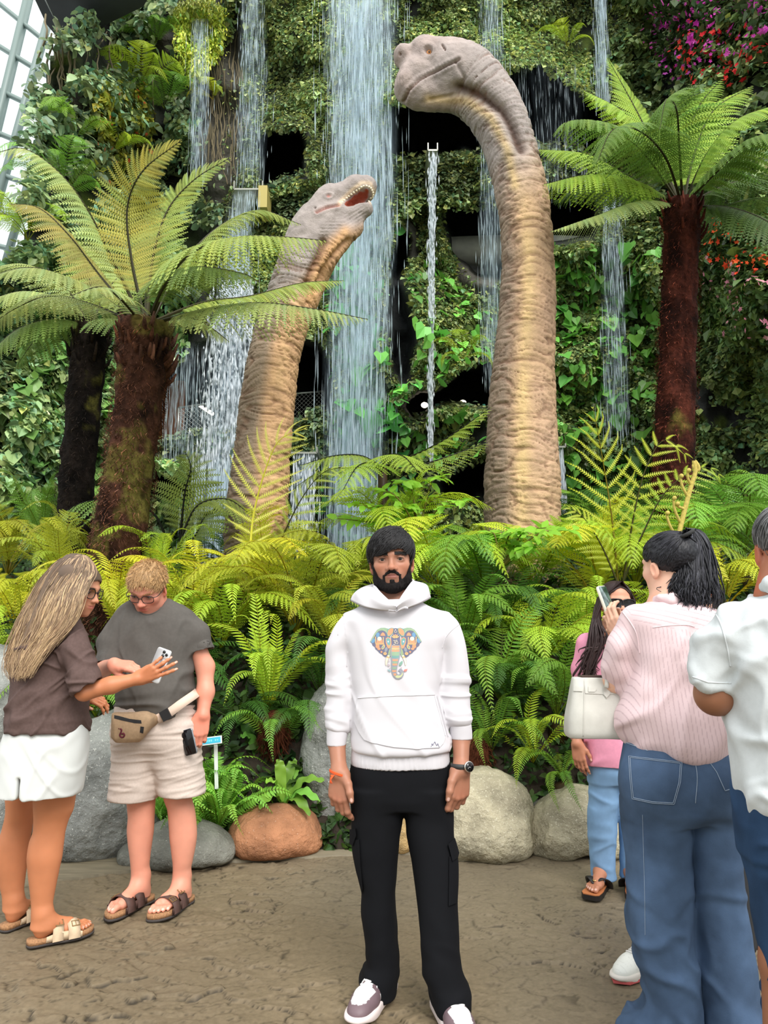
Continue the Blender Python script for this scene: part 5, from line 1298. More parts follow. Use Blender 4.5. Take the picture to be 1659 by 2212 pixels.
def head_col(base,lip,brow=None,cheek=(1.06,.90,.86),stubble=0.):
 """colours of a face in its own frame"""
 base,lip=A(*base),A(*lip)
 def f(q):
  c=base*np.ones((len(q),1))
  x,f_,u=q[:,0],q[:,1],q[:,2]
  ch=np.exp(-((np.abs(x)-.042)/.02)**2-((u+.032)/.02)**2)*(f_>.02)
  ns=np.exp(-(x/.016)**2-((u+.035)/.012)**2)*(f_>.08)
  er=sstep(.068,.076,np.abs(x))*(u<.015)
  m=np.clip(.7*ch+.7*ns+.8*er,0,1)[:,None]
  c=c*(1-m)+c*A(*cheek)*m
  L_=np.exp(-(np.abs(x)/.021)**6)*np.exp(-((u+.0625)/.0085)**6)*(f_>.074)
  c=c*(1-.8*L_[:,None])+lip*.8*L_[:,None]
  ey=np.exp(-((np.abs(x)-.033)/.018)**4-((u+.003)/.012)**4)*(f_>.05)
  c=c*(1-.38*ey[:,None])  # skin darker around the eyes
  if stubble:  # stubble tone over the lower face
   b=sstep(-.045,-.065,u-.25*np.maximum(np.abs(x)-.03,0))*(f_>-.02)
   c=c*(1-stubble*b[:,None])
  return c
 return f
def add_eyes(parent,o,R,sc,iris=(.022,.011,.007),gaze=(0,0)):
 lashes(parent,o,R,sc)
 wh=MATS['eye_white']
 for q in(-1,1):
  c=o+R@(A(q*.033,.0675,-.002)*sc)
  e=mesh('eye',*sphere(c,.0123*sc,20,12),wh,parent)
  g=nrm(R@A(gaze[0],1,gaze[1]));B=basis(g,R[:,2])
  def disc(r,off,n=20):
   a=np.arange(n)*2*PI/n
   h=np.sqrt(max(.0123**2-r*r,0))+off
   V=np.vstack([[A(0,.0123+off,0)],np.stack([r*np.cos(a),np.full(n,h),r*np.sin(a)],1)])*sc
   k=np.arange(n);return V@B.T+c,np.stack([k*0,1+(k+1)%n,1+k],1)
  mesh('iris',*disc(.0060,.0004),pmat_c('iris',iris,.35,spec=.2),e)
  mesh('pupil',*disc(.0028,.0008),pmat_c('pupil',(.004,.004,.004),.08),e)
_PC={}
def pmat_c(name,col,rough=.5,**k):
 key=(name,tuple(np.round(col,4)),rough)
 if key not in _PC:_PC[key]=pmat(name,col,rough,**k)
 return _PC[key]
def lashes(parent,o,R,sc):
 mb=MB()
 for q in(-1,1):
  t=np.linspace(-1,1,13)
  top=[o+R@(A(q*.033+.0145*x,.0805+.0035*(1-x*x)-.0015*abs(x),-.0022+.0058*math.sqrt(max(0,1-x*x*.96))+.0004)*sc)for x in t]
  mb.add(*tube(np.array(top),np.interp(t,[-1,0,1],[.0004,.0012,.0004])*sc,5),(.02,.014,.012))
 mb.build('eyelashes',MATS['hair'],parent)
def brows(parent,o,R,sc,col,w=.0046,dens=1.0,tilt=.0):
 mb=MB();r=np.random.default_rng(9)
 for q in(-1,1):
  for k in range(int(46*dens)):
   t=r.random();x=.010+.040*t;u=.0155+.0065*math.sin(t*2.4)-.004*t+r.normal()*w*.55+tilt*q
   f=.0905-.020*(x/.05)**2+.002
   a=A(q*x,f,u);b=a+A(q*.008,-.002-.004*t,.0025-.005*t);
   mb.add(*tube([o+R@(a*sc),o+R@((a*.5+b*.5+A(0,.0012,0))*sc),o+R@(b*sc)],[.0007*sc,.0007*sc,.0003],4,cap=False),jit(col,1,.05,.2,r)[0])
 mb.build('eyebrows',MATS['hair'],parent)
def strands(n,hairline,crown,sweep,rad=(.0855,.1085,.0845),cen=(0,-.012,.036),seed=2,r0=(.0011,.0022),side=-.03,nape=-.075,c0=(.6,1.9)):
 """short hair lying on the skull: paths run from the crown to random ends inside the hairline"""
 r=np.random.default_rng(seed);rad,cen=A(*rad),A(*cen);ps,rs,cs=[],[],[]
 on=lambda q,g:cen+(q-cen)/np.sqrt((((q-cen)/rad)**2).sum())*g
 c=on(crown,1.02)
 while len(ps)<n:
  d=nrm(r.normal(size=3));e=cen+d*rad
  lo=hairline(e[0])if e[1]>.045 else(side if e[1]>-.02 else nape)
  if e[2]<lo:continue
  if r.random()<.35 and e[1]>.03:e=on(A(e[0],.09,hairline(e[0])+abs(r.normal())*.008),1.)
  f=r.uniform(.05,.6);s_=on(c*(1-f)+e*f+r.normal(size=3)*.006,1.0)
  sw=A(sweep*(1 if e[1]>.02 else.2),0,0);g=r.uniform(1.02,1.055)
  ps.append([on(s_,1.0),on(s_*.66+e*.34+sw*.8,g),on(s_*.33+e*.67+sw,g+.01),on(e+sw*.25,g),on(e,1.02)])
  if any(q[1]>.03 and q[2]<hairline(q[0])-.003 for q in ps[-1]):ps.pop();continue
  rs.append(r.uniform(*r0));cs.append(r.uniform(*c0))
 return ps,rs,np.array(cs)
class Hand:
 """adds a hand to a body; a = finger direction, t = thumb side, b = back of the hand"""
 L0=[(.044,.026,.020),(.048,.030,.021),(.045,.028,.021),(.035,.021,.019)]
 T0=[.029,.0100,-.0095,-.0275];A0=[.088,.092,.087,.078]
 def __init__(s,sdf,w,a,b,thumb_sign,sc=1.0,curl=((.3,.5,.3),)*4,thumb=None,spread=.05,fat=1.0,wr=.026,nails=None,kk=.0045):
  a=nrm(a);b=np.asarray(b,float);b=nrm(b-(b@a)*a);t=np.cross(a,b)*thumb_sign
  s.a,s.b,s.t=a,b,t;s.tips=[];s.nails=[]
  w=np.asarray(w,float)
  pt=lambda x,y,z:w+(a*x+t*y+b*z)*sc
  s.pt=pt;f=fat*sc
  sdf.ell(pt(.002,0,0),(.026*f,)*3,.02)
  for i in range(4):
   sdf.cap(pt(.004,s.T0[i]*.55,0),pt(s.A0[i],s.T0[i],.001-.0015*abs(i-1.2)),.0145*f,.0112*f,.012)
  sdf.cap(pt(.01,.018,-.008),pt(.05,.026,-.008),.016*f,.013*f,.014)
  sdf.cap(pt(.012,-.02,-.008),pt(.06,-.026,-.006),.014*f,.011*f,.014)
  for i in range(4):
   p=pt(s.A0[i],s.T0[i],.001-.0015*abs(i-1.2));ang=0;sp=spread*(1.2-i)
   r=[.0100,.0090,.0080,.0068]if i<3 else[.0088,.0080,.0071,.0060]
   for j in range(3):
    ang+=curl[i][j]
    d=nrm(a*math.cos(ang)*math.cos(sp)-b*math.sin(ang)+t*math.sin(sp)*math.cos(ang))
    q=p+d*s.L0[i][j]*sc
    sdf.cap(p,q,r[j]*f,r[j+1]*f,kk)
    if j<2:sdf.ell(q,(r[j+1]*f*1.03,)*3,kk)
    nb=nrm(a*math.sin(ang)+b*math.cos(ang))
    p=q
   s.tips.append(p);s.nails.append((p+nb*.006*f-d*.003*sc,d))
  th=thumb or[(.018,.022,-.008),(.045,.045,-.014),(.073,.056,-.018),(.098,.060,-.020)]
  tp=[pt(*q)for q in th]
  sdf.chain(tp[:2],[.0165*f,.0125*f],.012);sdf.chain(tp[1:3],[.0125*f,.0108*f],.005);sdf.chain(tp[2:],[.0112*f,.0078*f],.005)
  s.tips.append(tp[3]);d=nrm(tp[3]-tp[2]);nb=nrm(b-(b@d)*d+.6*t-.6*(t@d)*d);s.nails.append((tp[3]+nb*.0075*f-d*.004*sc,d))
def skin_col(base,heads=(),nails=(),red=(),var=.05):
 """heads: (origin, R, scale, headcol); nails: points; red: (point, radius, strength)"""
 base=A(*base)
 def f(V):
  c=base*(1+var*fbm(V,22,3,2.))[:,None]
  for o,R,sc,hc in heads:
   q=(V-o)@R/sc;m=sstep(.26,.2,np.linalg.norm(q,axis=1))[:,None]
   m=m*sstep(-.16,-.11,q[:,2])[:,None]
   c=c*(1-m)+hc(q)*(1+var*.8*fbm(V,30,3,4.))[:,None]*m
  for p,r,k in red:
   m=k*np.exp(-(np.linalg.norm(V-p,axis=1)/r)**2)[:,None]
   c=c*(1-m)+c*A(1.12,.80,.76)*m
  for p,d in nails:
   q=V-p;al=q@d;rr=np.linalg.norm(q-al[:,None]*d,axis=1)
   m=(sstep(.0062,.0048,np.sqrt((al/1.35)**2+rr**2)))[:,None]
   c=c*(1-m)+(c*.45+A(.52,.36,.32))*m
  return c
 return f
def folds(V,sc,seed,sharp=.22,warp=.35,wf=.5):
 V=V*A(*sc);w=np.stack([vnoise(V,wf,seed+11.),vnoise(V,wf,seed+23.),vnoise(V,wf,seed+37.)],1)*warp
 n=vnoise(V+w*2,1.,seed)
 return np.exp(-(n/sharp)**2)-.35
def cloth(sdf,name,h,mat,parent,disp=None,colf=None,relax=2,trim=None,**k):
 """mesh a garment and crease it; trim(V) -> keep mask opens hems and necklines"""
 V,Q=sdf.polygonise(h)
 for _ in range(relax):V=.5*V+.5*lap(V,Q)
 if disp is not None:
  N_=vnormals(V,Q);V=V+N_*disp(V,N_)[:,None]
 if trim is not None:
  kp=trim(V);Q=Q[kp[Q].all(1)]
  u,inv=np.unique(Q,return_inverse=True);V=V[u];Q=inv.reshape(-1,4)
 return mesh(name,V,[Q],mat,parent,col=None if colf is None else colf(V),**k),V,Q
class Surf:
 """lays flat shapes (drawn in picture units) onto a built surface, as thin cloth patches"""
 def __init__(s,V,Q):s.b=BVHTree.FromPolygons([tuple(v)for v in V],[tuple(q)for q in Q])
 def hit(s,px,py):
  d=P(px,py,2.)-A(0,0,CAMH);d=nrm(d)
  h=s.b.ray_cast(Vector((0,0,CAMH)),Vector(d))
  return(None,None)if h[0]is None else(A(*h[0]),A(*h[1]))
 def patch(s,mb,poly,off,col=(1,1,1),step=3.0,lip=0.):
  poly=[tuple(map(float,p))for p in poly];n=len(poly)
  P_=np.array(poly);lo,hi=P_.min(0),P_.max(0)
  ed=[]
  for a,b in zip(P_,np.roll(P_,-1,0)):
   k=max(1,int(np.hypot(*(b-a))/step));ed+=[tuple(a+(b-a)*t)for t in np.arange(k)/k]
  g=[(x,y)for x in np.arange(lo[0]+step*.5,hi[0],step)for y in np.arange(lo[1]+step*.5,hi[1],step)]
  if g:
   g=np.array(g);sd=poly_sd(g[:,0],g[:,1],ed);g=[tuple(p)for p in g[sd<-step*.35]]
  m=len(ed)
  r=delaunay_2d_cdt([Vector(p)for p in ed+list(g)],[],[list(range(m))],1,1e-5)
  vs=[s.hit(v[0],v[1])for v in r[0]]
  V=[];ok=[]
  last=None
  for(p,nn)in vs:
   if p is None:ok.append(False);V.append(A(0,0,0));continue
   if nn@(p-A(0,0,CAMH))>0:nn=-nn
   V.append(p+nn*off);ok.append(True)
  T=[f for f in r[2]if all(ok[i]for i in f)]
  if not T:return
  V=np.array(V);T=np.array(T)
  d=V[T[:,0]];nn=np.cross(V[T[:,1]]-d,V[T[:,2]]-d);fl=(nn*(d-A(0,0,CAMH))).sum(1)>0
  T[fl]=T[fl][:,::-1]
  mb.add(V,[T],col)
  if lip:
   k=np.arange(m);W=V[:m]-np.array([vs[i][1]if vs[i][1]is not None else A(0,0,0)for i in range(m)])*0
   cam=nrm(V[:m]-A(0,0,CAMH));mb.add(np.vstack([V[:m],V[:m]+cam*lip]),[np.stack([k,(k+1)%m,m+(k+1)%m,m+k],1)],col)
 def line(s,mb,pts,w,off,col,closed=False,step=2.0):
  pts=np.asarray(pts,float)
  if closed:pts=np.vstack([pts,pts[:1]])
  L_=np.concatenate([[0],np.cumsum(np.hypot(*np.diff(pts,axis=0).T))]);n=max(2,int(L_[-1]/step)+1)
  u=np.linspace(0,L_[-1],n);c=np.stack([np.interp(u,L_,pts[:,i])for i in(0,1)],1)
  P3=[]
  for p in c:
   h,nn=s.hit(*p)
   if h is None:continue
   if nn@(h-A(0,0,CAMH))>0:nn=-nn
   P3.append(h+nn*off)
  if len(P3)>1:mb.add(*tube(np.array(P3),w,5),col)
def locks(mb,paths,r0,cols,n=14,tip=.15,flat=1.0,seg=5):
 for i,p in enumerate(paths):
  c=catmull(p,n);u=np.linspace(0,1,n)
  cc=np.asarray(cols[i])
  if cc.ndim==2:cc=np.repeat(cc[0]+(cc[1]-cc[0])*(u**1.8)[:,None],seg,0)
  mb.add(*tube(c,r0[i]*np.interp(u,[0,.15,.7,1],[.6,1,.85,tip]),seg,cap=False,flat=flat),cc)
def mass_path(Lc,Rc,Yc,wav=3.,ends=10.,seed=0):
 """one strand inside a falling mass of hair drawn between its two outlines (px, py); Yc(s, w) its distance"""
 Lc,Rc=catmull(np.array(Lc,float),9),catmull(np.array(Rc,float),9)
 def f(r):
  w=r.random();ph=r.uniform(0,6.3);am=r.normal()*wav;le=r.uniform(.62,1.0)if r.random()<.65 else 1.
  w1=np.clip(w+r.normal()*.10,0,1);out=[]
  for k in range(9):
   t=k/8*le;i=min(int(t*8),7);g=t*8-i
   a,b=Lc[i]+(Lc[i+1]-Lc[i])*g,Rc[i]+(Rc[i+1]-Rc[i])*g
   ww=w+(w1-w)*t
   q=a+(b-a)*ww+A(math.cos(ph+7*t),.6*math.sin(ph+7.5*t))*(am+wav*.6)*t**.8+r.normal(size=2)*ends*max(0,t-.8)
   out.append(P(q[0],q[1],Yc(t,ww)-.02*r.random()*(.3+t)))
  return out,w
 return f
def sleeve(pts,rs,cut=None,k=.03,hole=None):
 """one sleeve, cut square at (point, outward direction); hole: (a, b, ra, rb)"""
 s=SDF();s.chain(pts,rs,k)
 if cut is not None:
  c,d=cut;d=nrm(d);s.fn(lambda p:(p-c)@d,.004,'i')
 if hole is not None:s.cap(*hole,.004,'s')
 return s
I3=np.eye(3)
def shoe_frame(heel,toe):
 f=nrm(np.asarray(toe)-np.asarray(heel));f[2]=0;f=nrm(f);return basis(f,A(0,0,1))
def foot_sdf(s,heel,R,sc,big,toes=True):
 """bare foot; heel on the ground, R columns side/forward/up; big = +1 when the big toe lies on +side"""
 p=lambda x,f,u:heel+R@(A(x*big,f,u)*sc)
 s.ell(p(0,.005,.034),A(.032,.032,.034)*sc,.03)
 s.cap(p(0,.015,.10),p(0,.035,.055),.036*sc,.036*sc,.03)
 s.cap(p(0,.04,.060),p(.006,.125,.036),.033*sc,.027*sc,.03)
 s.cap(p(.018,.130,.026),p(.022,.165,.022),.026*sc,.021*sc,.02)
 s.cap(p(-.016,.11,.022),p(-.018,.150,.018),.024*sc,.017*sc,.02)
 nails=[]
 if toes:
  for x,a,b,r,in((.025,.165,.222,.0135),(.006,.168,.222,.0095),(-.009,.162,.211,.009),(-.022,.152,.196,.0085),(-.034,.142,.178,.008)):
   s.chain([p(x,a,.020),p(x*1.02,(a+b)/2+.005,.021),p(x*1.04,b,.012)],[r*sc,r*.98*sc,r*.85*sc],.004)
   nails.append((p(x*1.04,b+.002,.012+r*.75),R[:,1]))
 return nails
def sandal(person,heel,R,sc,big,strap_mat,lift=.026,side='sandal'):
 """two-strap cork footbed sandal"""
 p=lambda x,f,u:heel+R@(A(x*big,f,u)*sc)
 out=[(-.034,-.02),(-.026,-.045),(0,-.054),(.026,-.045),(.035,-.015),(.034,.05),(.044,.12),(.050,.17),(.046,.21),(.030,.236),(.008,.238),(-.020,.222),(-.040,.190),(-.050,.150),(-.045,.09),(-.036,.04)]
 c=catmull(np.array(out+out[:1],float),49)[:-1];n=len(c);k=np.arange(n)
 root=MB()
 def slab(mb,u0,u1,grow,mat=None):
  V=np.vstack([[p(x*(1+grow),f*(1+grow*.5),u)for x,f in c]for u in(u0,u1)])
  mb.add(V,[np.stack([k,(k+1)%n,n+(k+1)%n,n+k],1),k[::-1][None],(n+k)[None]])
 slab(root,-lift+.009,.004,0.0)
 o=root.build(side,MATS['cork'],person)
 mb=MB();slab(mb,-lift,-lift+.010,.03);mb.build('outsole',MATS['outsole'],o)
 for f0,f1,hgt,xw in((.045,.088,.066,.047),(.112,.160,.050,.056)):
  a=np.linspace(0,PI,19);V=[]
  for fr,ex in((f0,0),((f0+f1)/2,.004),(f1,0)):
   t=(fr-f0)/(f1-f0);hh=hgt-.016*t*(hgt>.05)+ex
   V.append([p(xw*math.cos(x)*(1+.02*t),fr+.014*(1-abs(math.cos(x)))*(1 if f0<.1 else-.3),-.012+(hh+.012)*math.sin(x)**.75)for x in a])
  V=np.array(V).reshape(-1,3);Nn=nrm(V-p(0,(f0+f1)/2,0));m=len(a)
  W=np.vstack([V,V+Nn*.0035]);i,j=np.meshgrid(np.arange(2),np.arange(m-1),indexing='ij')
  q=np.stack([i*m+j,i*m+j+1,(i+1)*m+j+1,(i+1)*m+j],-1).reshape(-1,4)
  e=np.arange(m-1)
  Q=np.concatenate([q[:,::-1],q+3*m,np.stack([e,e+1,3*m+e+1,3*m+e],1),np.stack([2*m+e+1,2*m+e,5*m+e,5*m+e+1],1)])
  mesh('strap',W,[Q],strap_mat,o)
  ang=PI*.70;xx=xw*math.cos(ang);uu=-.012+(hgt+.010)*math.sin(ang)**.75;ff=(f0+f1)/2+.008
  bc=p(xx*1.06,ff,uu+.004);nb=nrm(R@A(big*xx/xw,0,.9));B=basis(nb,R[:,1])
  bm=MB()
  for sx,sz,dx,dz in((.026,.0035,0,.016),(.026,.0035,0,-.016),(.0035,.034,.0125,0),(.0035,.034,-.0125,0),(.02,.0025,0,0)):
   bm.add(*box(bc+B@A(dx,.003,dz),A(sx,.003,sz),B))
  bm.build('buckle',MATS['brass'],o,smooth=False)
 for q in(-1,1):
  V=[]
  for t in np.linspace(0,1,8):
   f=.02+.15*t;w=np.interp(f,[.0,.05,.12,.17],[.034,.038,.047,.052]);top=.012+.012*math.sin(PI*t)
   V+=[p(q*w*1.02,f,-.012),p(q*w*1.04,f,top),p(q*w*1.04+q*.003,f,top),p(q*w*1.04+q*.003,f,-.012)]
  k8=np.arange(7)*4
  mesh('strap_side',np.array(V),[np.concatenate([np.stack([k8+r,k8+(r+1)%4,k8+4+(r+1)%4,k8+4+r],1)for r in range(4)])],strap_mat,o)
 return o
def sneaker(person,heel,R,sc,colf,solecol=(.8,.74,.72),name='sneaker',high=.085,laces=5,lace_mat='lace',tread=None):
 """laced low shoe; heel on the ground"""
 p=lambda x,f,u:heel+R@(A(x,f,u)*sc)
 s=SDF()
 s.ell((0,.03,.05),(.036,.045,.05),.02);s.cap((0,.02,.075),(0,.06,.078),.033,.032,.02)
 s.cap((0,.08,.065),(0,.17,.045),.038,.036,.03);s.ell((0,.19,.036),(.046,.062,.036),.03);s.ell((.004,.235,.030),(.038,.040,.027),.02)
 s.fn(lambda q:.010-q[:,2],.004,'i');s.fn(lambda q:q[:,2]-(high+.02*sstep(.05,.0,q[:,1])),.006,'i')
 s.cap((0,.02,.11),(0,.045,.085),.026,.026,.006,mode='s')
 V,Q=s.polygonise(.004);V=.5*V+.5*lap(V,Q)
 o=mesh(name,V@R.T*sc+heel,[Q],MATS['shoe'],person,col=colf(V))
 out=np.array([(-.034,-.01),(-.022,-.03),(0,-.036),(.022,-.03),(.035,-.008),(.038,.06),(.046,.14),(.053,.19),(.048,.24),(.028,.276),(0,.284),(-.028,.272),(-.046,.235),(-.052,.18),(-.044,.12),(-.038,.05)])
 c=catmull(np.vstack([out,out[:1]]),57)[:-1];n=len(c);k=np.arange(n);V=[]
 for u,g in((0,.97),(.004,1.0),(.018,1.02),(.026,1.0),(.03,.93)):
  V+=[p(x*g,.12+(f-.12)*g,u+.010*sstep(.2,.28,f)*(u<.01))for x,f in c]
 Fq=[np.concatenate([np.stack([r*n+k,r*n+(k+1)%n,(r+1)*n+(k+1)%n,(r+1)*n+k],1)for r in range(4)]),k[::-1][None],(4*n+k)[None]]
 mesh('sole',np.array(V),Fq,pmat_c('shoe_sole',solecol,.6),o)
 b=BVHTree.FromPolygons([tuple(x)for x in o_local(o)],[tuple(q)for q in Q])
 org=wloc(o)
 mb=MB()
 def drop(x,f):
  q=p(x,f,.2)-org;h=b.ray_cast(Vector(q),Vector(-R[:,2]));return None if h[0]is None else A(*h[0])+org+R[:,2]*.003
 for j in range(laces):
  f=.085+.085*j/max(1,laces-1)
  pts=[drop(x,f+.006*(1-abs(x)/.022))for x in np.linspace(-.022,.022,7)]
  pts=[q for q in pts if q is not None]
  if len(pts)>2:mb.add(*tube(catmull(pts,14),.0034*sc,6))
 for q in(-1,1):
  pts=[p(q*.004,.085,.088),p(q*.024,.105,.090),p(q*.036,.120,.076),p(q*.03,.11,.075),p(q*.006,.09,.086)]
  mb.add(*tube(catmull(pts,20),.0028*sc,6))
  mb.add(*tube(catmull([p(q*.004,.09,.088),p(q*.022,.13,.086),p(q*.03,.155,.07)],12),.0026*sc,6))
 mb.build('laces',pmat_c('lace',(.82,.80,.78),.8),o)
 return o
def o_local(o):
 n=len(o.data.vertices);a=np.empty(n*3,np.float32);o.data.vertices.foreach_get('co',a);return a.reshape(-1,3)
MATS={}
def people_mats():
 M=MATS
 M['skin']=pmat('skin',attr=True,rough=.48,spec=.4,bump=[(420,.12,.0008)])
 b=M['skin'].node_tree.nodes['Principled BSDF'];b.inputs['Subsurface Weight'].default_value=.12;b.inputs['Subsurface Radius'].default_value=(.012,.005,.003);b.inputs['Subsurface Scale'].default_value=.6
 M['hair']=pmat('hair',attr=True,rough=.48,spec=.3);M['beard']=pmat('beard_hair',attr=True,rough=.85,spec=.12)
 M['eye_white']=pmat('eye_white',(.62,.58,.55),.12)
 M['cork']=pmat('cork',srgb(158,116,80),.85,var=(160,.35));M['outsole']=pmat('outsole_rubber',srgb(64,58,56),.8)
 M['brass']=pmat('aged_brass',srgb(176,150,110),.35,metal=.8);M['shoe']=pmat('shoe_leather',attr=True,rough=.55)
 M['hoodie']=pmat('white_fleece',srgb(210,207,212),.85,bump=[(900,.10,.0006)],sheen=.2,spec=.2)
 M['black']=pmat('black_cotton',srgb(13,14,18),.9,bump=[(700,.25,.001)],spec=.2)
 M['lens']=pmat('spectacle_frame',srgb(30,26,28),.25)
 g=bpy.data.materials.new('spectacle_glass');g.use_nodes=True;N,L=g.node_tree.nodes,g.node_tree.links
 t=N.new('ShaderNodeBsdfTransparent');t.inputs[0].default_value=(.93,.93,.95,1);gl=N.new('ShaderNodeBsdfGlossy');gl.inputs['Roughness'].default_value=.03
 mx=N.new('ShaderNodeMixShader');mx.inputs[0].default_value=.10;L.new(t.outputs[0],mx.inputs[1]);L.new(gl.outputs[0],mx.inputs[2]);L.new(mx.outputs[0],N['Material Output'].inputs[0]);M['glass']=g
def glasses(parent,o,R,sc,frame,lens,rx=.0255,rz=.021,rim=.0018,dark=False,fwd=.094,u=-.004,power=2.4):
 p=lambda x,f,z:o+R@(A(x,f,z)*sc)
 root=MB();ln=[]
 a=np.linspace(0,2*PI,41)[:-1]
 for q in(-1,1):
  ring=[]
  for t in a:
   cx,cz=math.cos(t),math.sin(t)
   x=rx*np.sign(cx)*abs(cx)**(2/power);z=rz*np.sign(cz)*abs(cz)**(2/power)
   X=q*.0335+x;ring.append(p(X,fwd-2.2*(abs(X)**2),u+z))
  ring=np.array(ring);root.add(*tube(np.vstack([ring,ring[:2]]),rim*sc,6,cap=False));ln.append(ring)
  root.add(*tube(catmull([p(q*(.0335+rx),fwd-.008,u+rz*.5),p(q*.074,.07,u+.008),p(q*.0785,.03,u+.006),p(q*.079,-.012,u+.002),p(q*.078,-.03,u-.02)],24),[rim*1.1*sc]*24,6))
 root.add(*tube(catmull([p(-.0335+rx,fwd-.001,u+.004),p(0,fwd+.003,u+.008),p(.0335-rx,fwd-.001,u+.004)],8),rim*1.1*sc,6))
 g=root.build('glasses',frame,parent)
 for ring in ln:
  k=np.arange(40);mesh('lens',np.vstack([ring,ring.mean(0)[None]+R[:,1]*.0015]),[np.stack([k,(k+1)%40,np.full(40,40)],1)],lens,g)
 return g
def phone(name,label,c,R,w=.072,h=.148,t=.009,body=None,screen=None,cams=False):
 """R columns: width, thickness (towards the screen), height"""
 root=thing(name,label,'phone',c)
 V,Fq=rbox((0,0,0),(w,t,h),.010);mesh('body',V@R.T+c,Fq,body,root)
 V,Fq=rbox((0,t/2+.0003,0),(w*.93,.0008,h*.96),.008);mesh('screen',V@R.T+c,Fq,screen,root)
 if cams:
  V,Fq=rbox((w*.5-.022,-t/2-.001,h*.5-.023),(.036,.003,.038),.009);mb=mesh('camera_island',V@R.T+c,Fq,body,root)
  for dx,dz in((-.009,.009),(-.009,-.009),(.008,0)):
   q=c+R@A(w*.5-.022+dx,-t/2-.0025,h*.5-.023+dz)
   mesh('camera_lens',*tube([q,q-R[:,1]*.003],.0068,16),pmat_c('lens_black',(.01,.01,.012),.1),mb)
 return root
def print_shapes():
 """elephant head print, drawn in picture units: list of (kind, points, colour, width)"""
 navy,teal,ora,pale,gold,green,blue,grey=[srgb(*c)for c in((62,66,110),(70,150,140),(226,140,84),(240,226,196),(216,172,96),(126,164,124),(70,140,186),(128,132,146))]
 q=lambda x,y:(780+x/11.06,1330+y/11.06)
 S_=[]
 def poly(pts,c):S_.append(('p',[q(*p)for p in pts],c,0))
 def line(pts,c,w=.35):S_.append(('l',[q(*p)for p in catmull(np.array(pts,float),max(4,len(pts)*4))],c,w))
 def ell(cx,cy,rx,ry,c,rot=0,n=18):
  a=np.arange(n)*2*PI/n;x,y=rx*np.cos(a),ry*np.sin(a);poly(list(zip(cx+x*math.cos(rot)-y*math.sin(rot),cy+x*math.sin(rot)+y*math.cos(rot))),c)
 for m in(1,-1):
  X=lambda x:x if m==1 else 1660-x
  M=lambda pts:[(X(x),y)for x,y in pts]
  poly(M([(640,310),(560,290),(470,295),(390,340),(330,420),(270,520),(215,620),(260,660),(275,710),(330,750),(345,800),(400,840),(440,890),(500,920),(530,960),(585,995),(640,940),(700,880),(720,600)]),navy)
  poly(M([(640,310),(560,288),(470,292),(385,338),(325,420),(270,520),(213,622),(240,628),(300,540),(360,430),(420,370),(500,352),(570,375),(610,420)]),green)
  line(M([(615,400),(560,350),(490,330),(410,355),(350,425),(290,530),(235,622)]),pale,.25)
  ell(X(400),460,42,60,blue,.2*m);ell(X(290),600,40,60,blue,.5*m)
  poly(M([(350,680),(550,680),(545,650),(515,645),(510,580),(480,540),(440,505),(400,545),(375,590),(372,645),(350,650)]),ora)
  ell(X(440),550,52,48,pale);poly(M([(335,500),(358,500),(360,660),(338,660)]),gold);poly(M([(520,510),(542,510),(545,655),(525,655)]),gold)
  poly(M([(460,480),(580,480),(560,430),(520,395),(480,430)]),ora);poly(M([(345,690),(555,690),(555,668),(345,668)]),gold)
  ell(X(395),730,48,48,ora);ell(X(530),750,34,62,gold,.5*m);ell(X(525),755,16,36,teal,.5*m)
  ell(X(600),810,34,60,grey,.3*m);ell(X(430),790,40,30,ora);ell(X(490),865,24,24,ora);ell(X(575),905,42,36,gold);ell(X(575),905,22,20,ora)
  poly(M([(640,320),(720,290),(790,300),(780,380),(740,450),(690,500),(630,500),(610,420)]),teal)
  poly(M([(655,340),(720,300),(770,310),(755,400),(700,470),(645,480),(625,420)]),ora);line(M([(770,310),(755,400),(700,465)]),gold,.4)
  poly(M([(590,540),(640,510),(700,535),(725,600),(725,680),(700,760),(660,790),(620,740),(590,640)]),ora)
  poly(M([(600,555),(645,530),(690,560),(705,630),(690,710),(640,700),(605,620)]),teal);ell(X(645),625,26,38,blue);ell(X(648),620,14,20,pale)
  poly(M([(700,740),(720,900),(700,980),(640,940),(660,850)]),green);line(M([(705,745),(690,860),(650,940)]),gold,.35)
  poly(M([(640,935),(600,1010),(582,1090),(585,1160),(605,1200),(622,1150),(640,1080),(670,1010),(690,960)]),pale);line(M([(640,935),(600,1010),(582,1090),(585,1160),(605,1200),(622,1150),(640,1080),(670,1010),(690,960)]),srgb(150,130,120),.22)
  poly(M([(622,965),(680,985),(665,1020),(608,1000)]),gold)
 poly([(780,310),(830,300),(865,310),(880,420),(930,500),(930,700),(730,700),(720,500),(770,430)],navy)
 poly([(720,700),(930,700),(945,850),(925,1000),(895,1110),(870,1200),(855,1290),(850,1360),(880,1405),(920,1400),(935,1370),(920,1330),(880,1320),(900,1290),(935,1260),(985,1290),(1015,1350),(1015,1420),(980,1480),(915,1515),(840,1510),(780,1460),(740,1380),(725,1290),(720,1180),(722,1080),(705,960),(700,850)],grey)
 for i,(y,w,x,c)in enumerate([(740,88,825,ora),(790,92,825,gold),(840,95,823,ora),(890,96,822,green),(935,92,820,green),(985,84,818,teal),(1060,66,815,ora),(1115,60,812,green),(1165,56,808,ora),(1250,50,800,green),(1320,48,795,ora)]):
  poly([(x-w,y-20),(x+w,y-20),(x+w*.98,y+18),(x,y+26),(x-w*.98,y+18)],c)
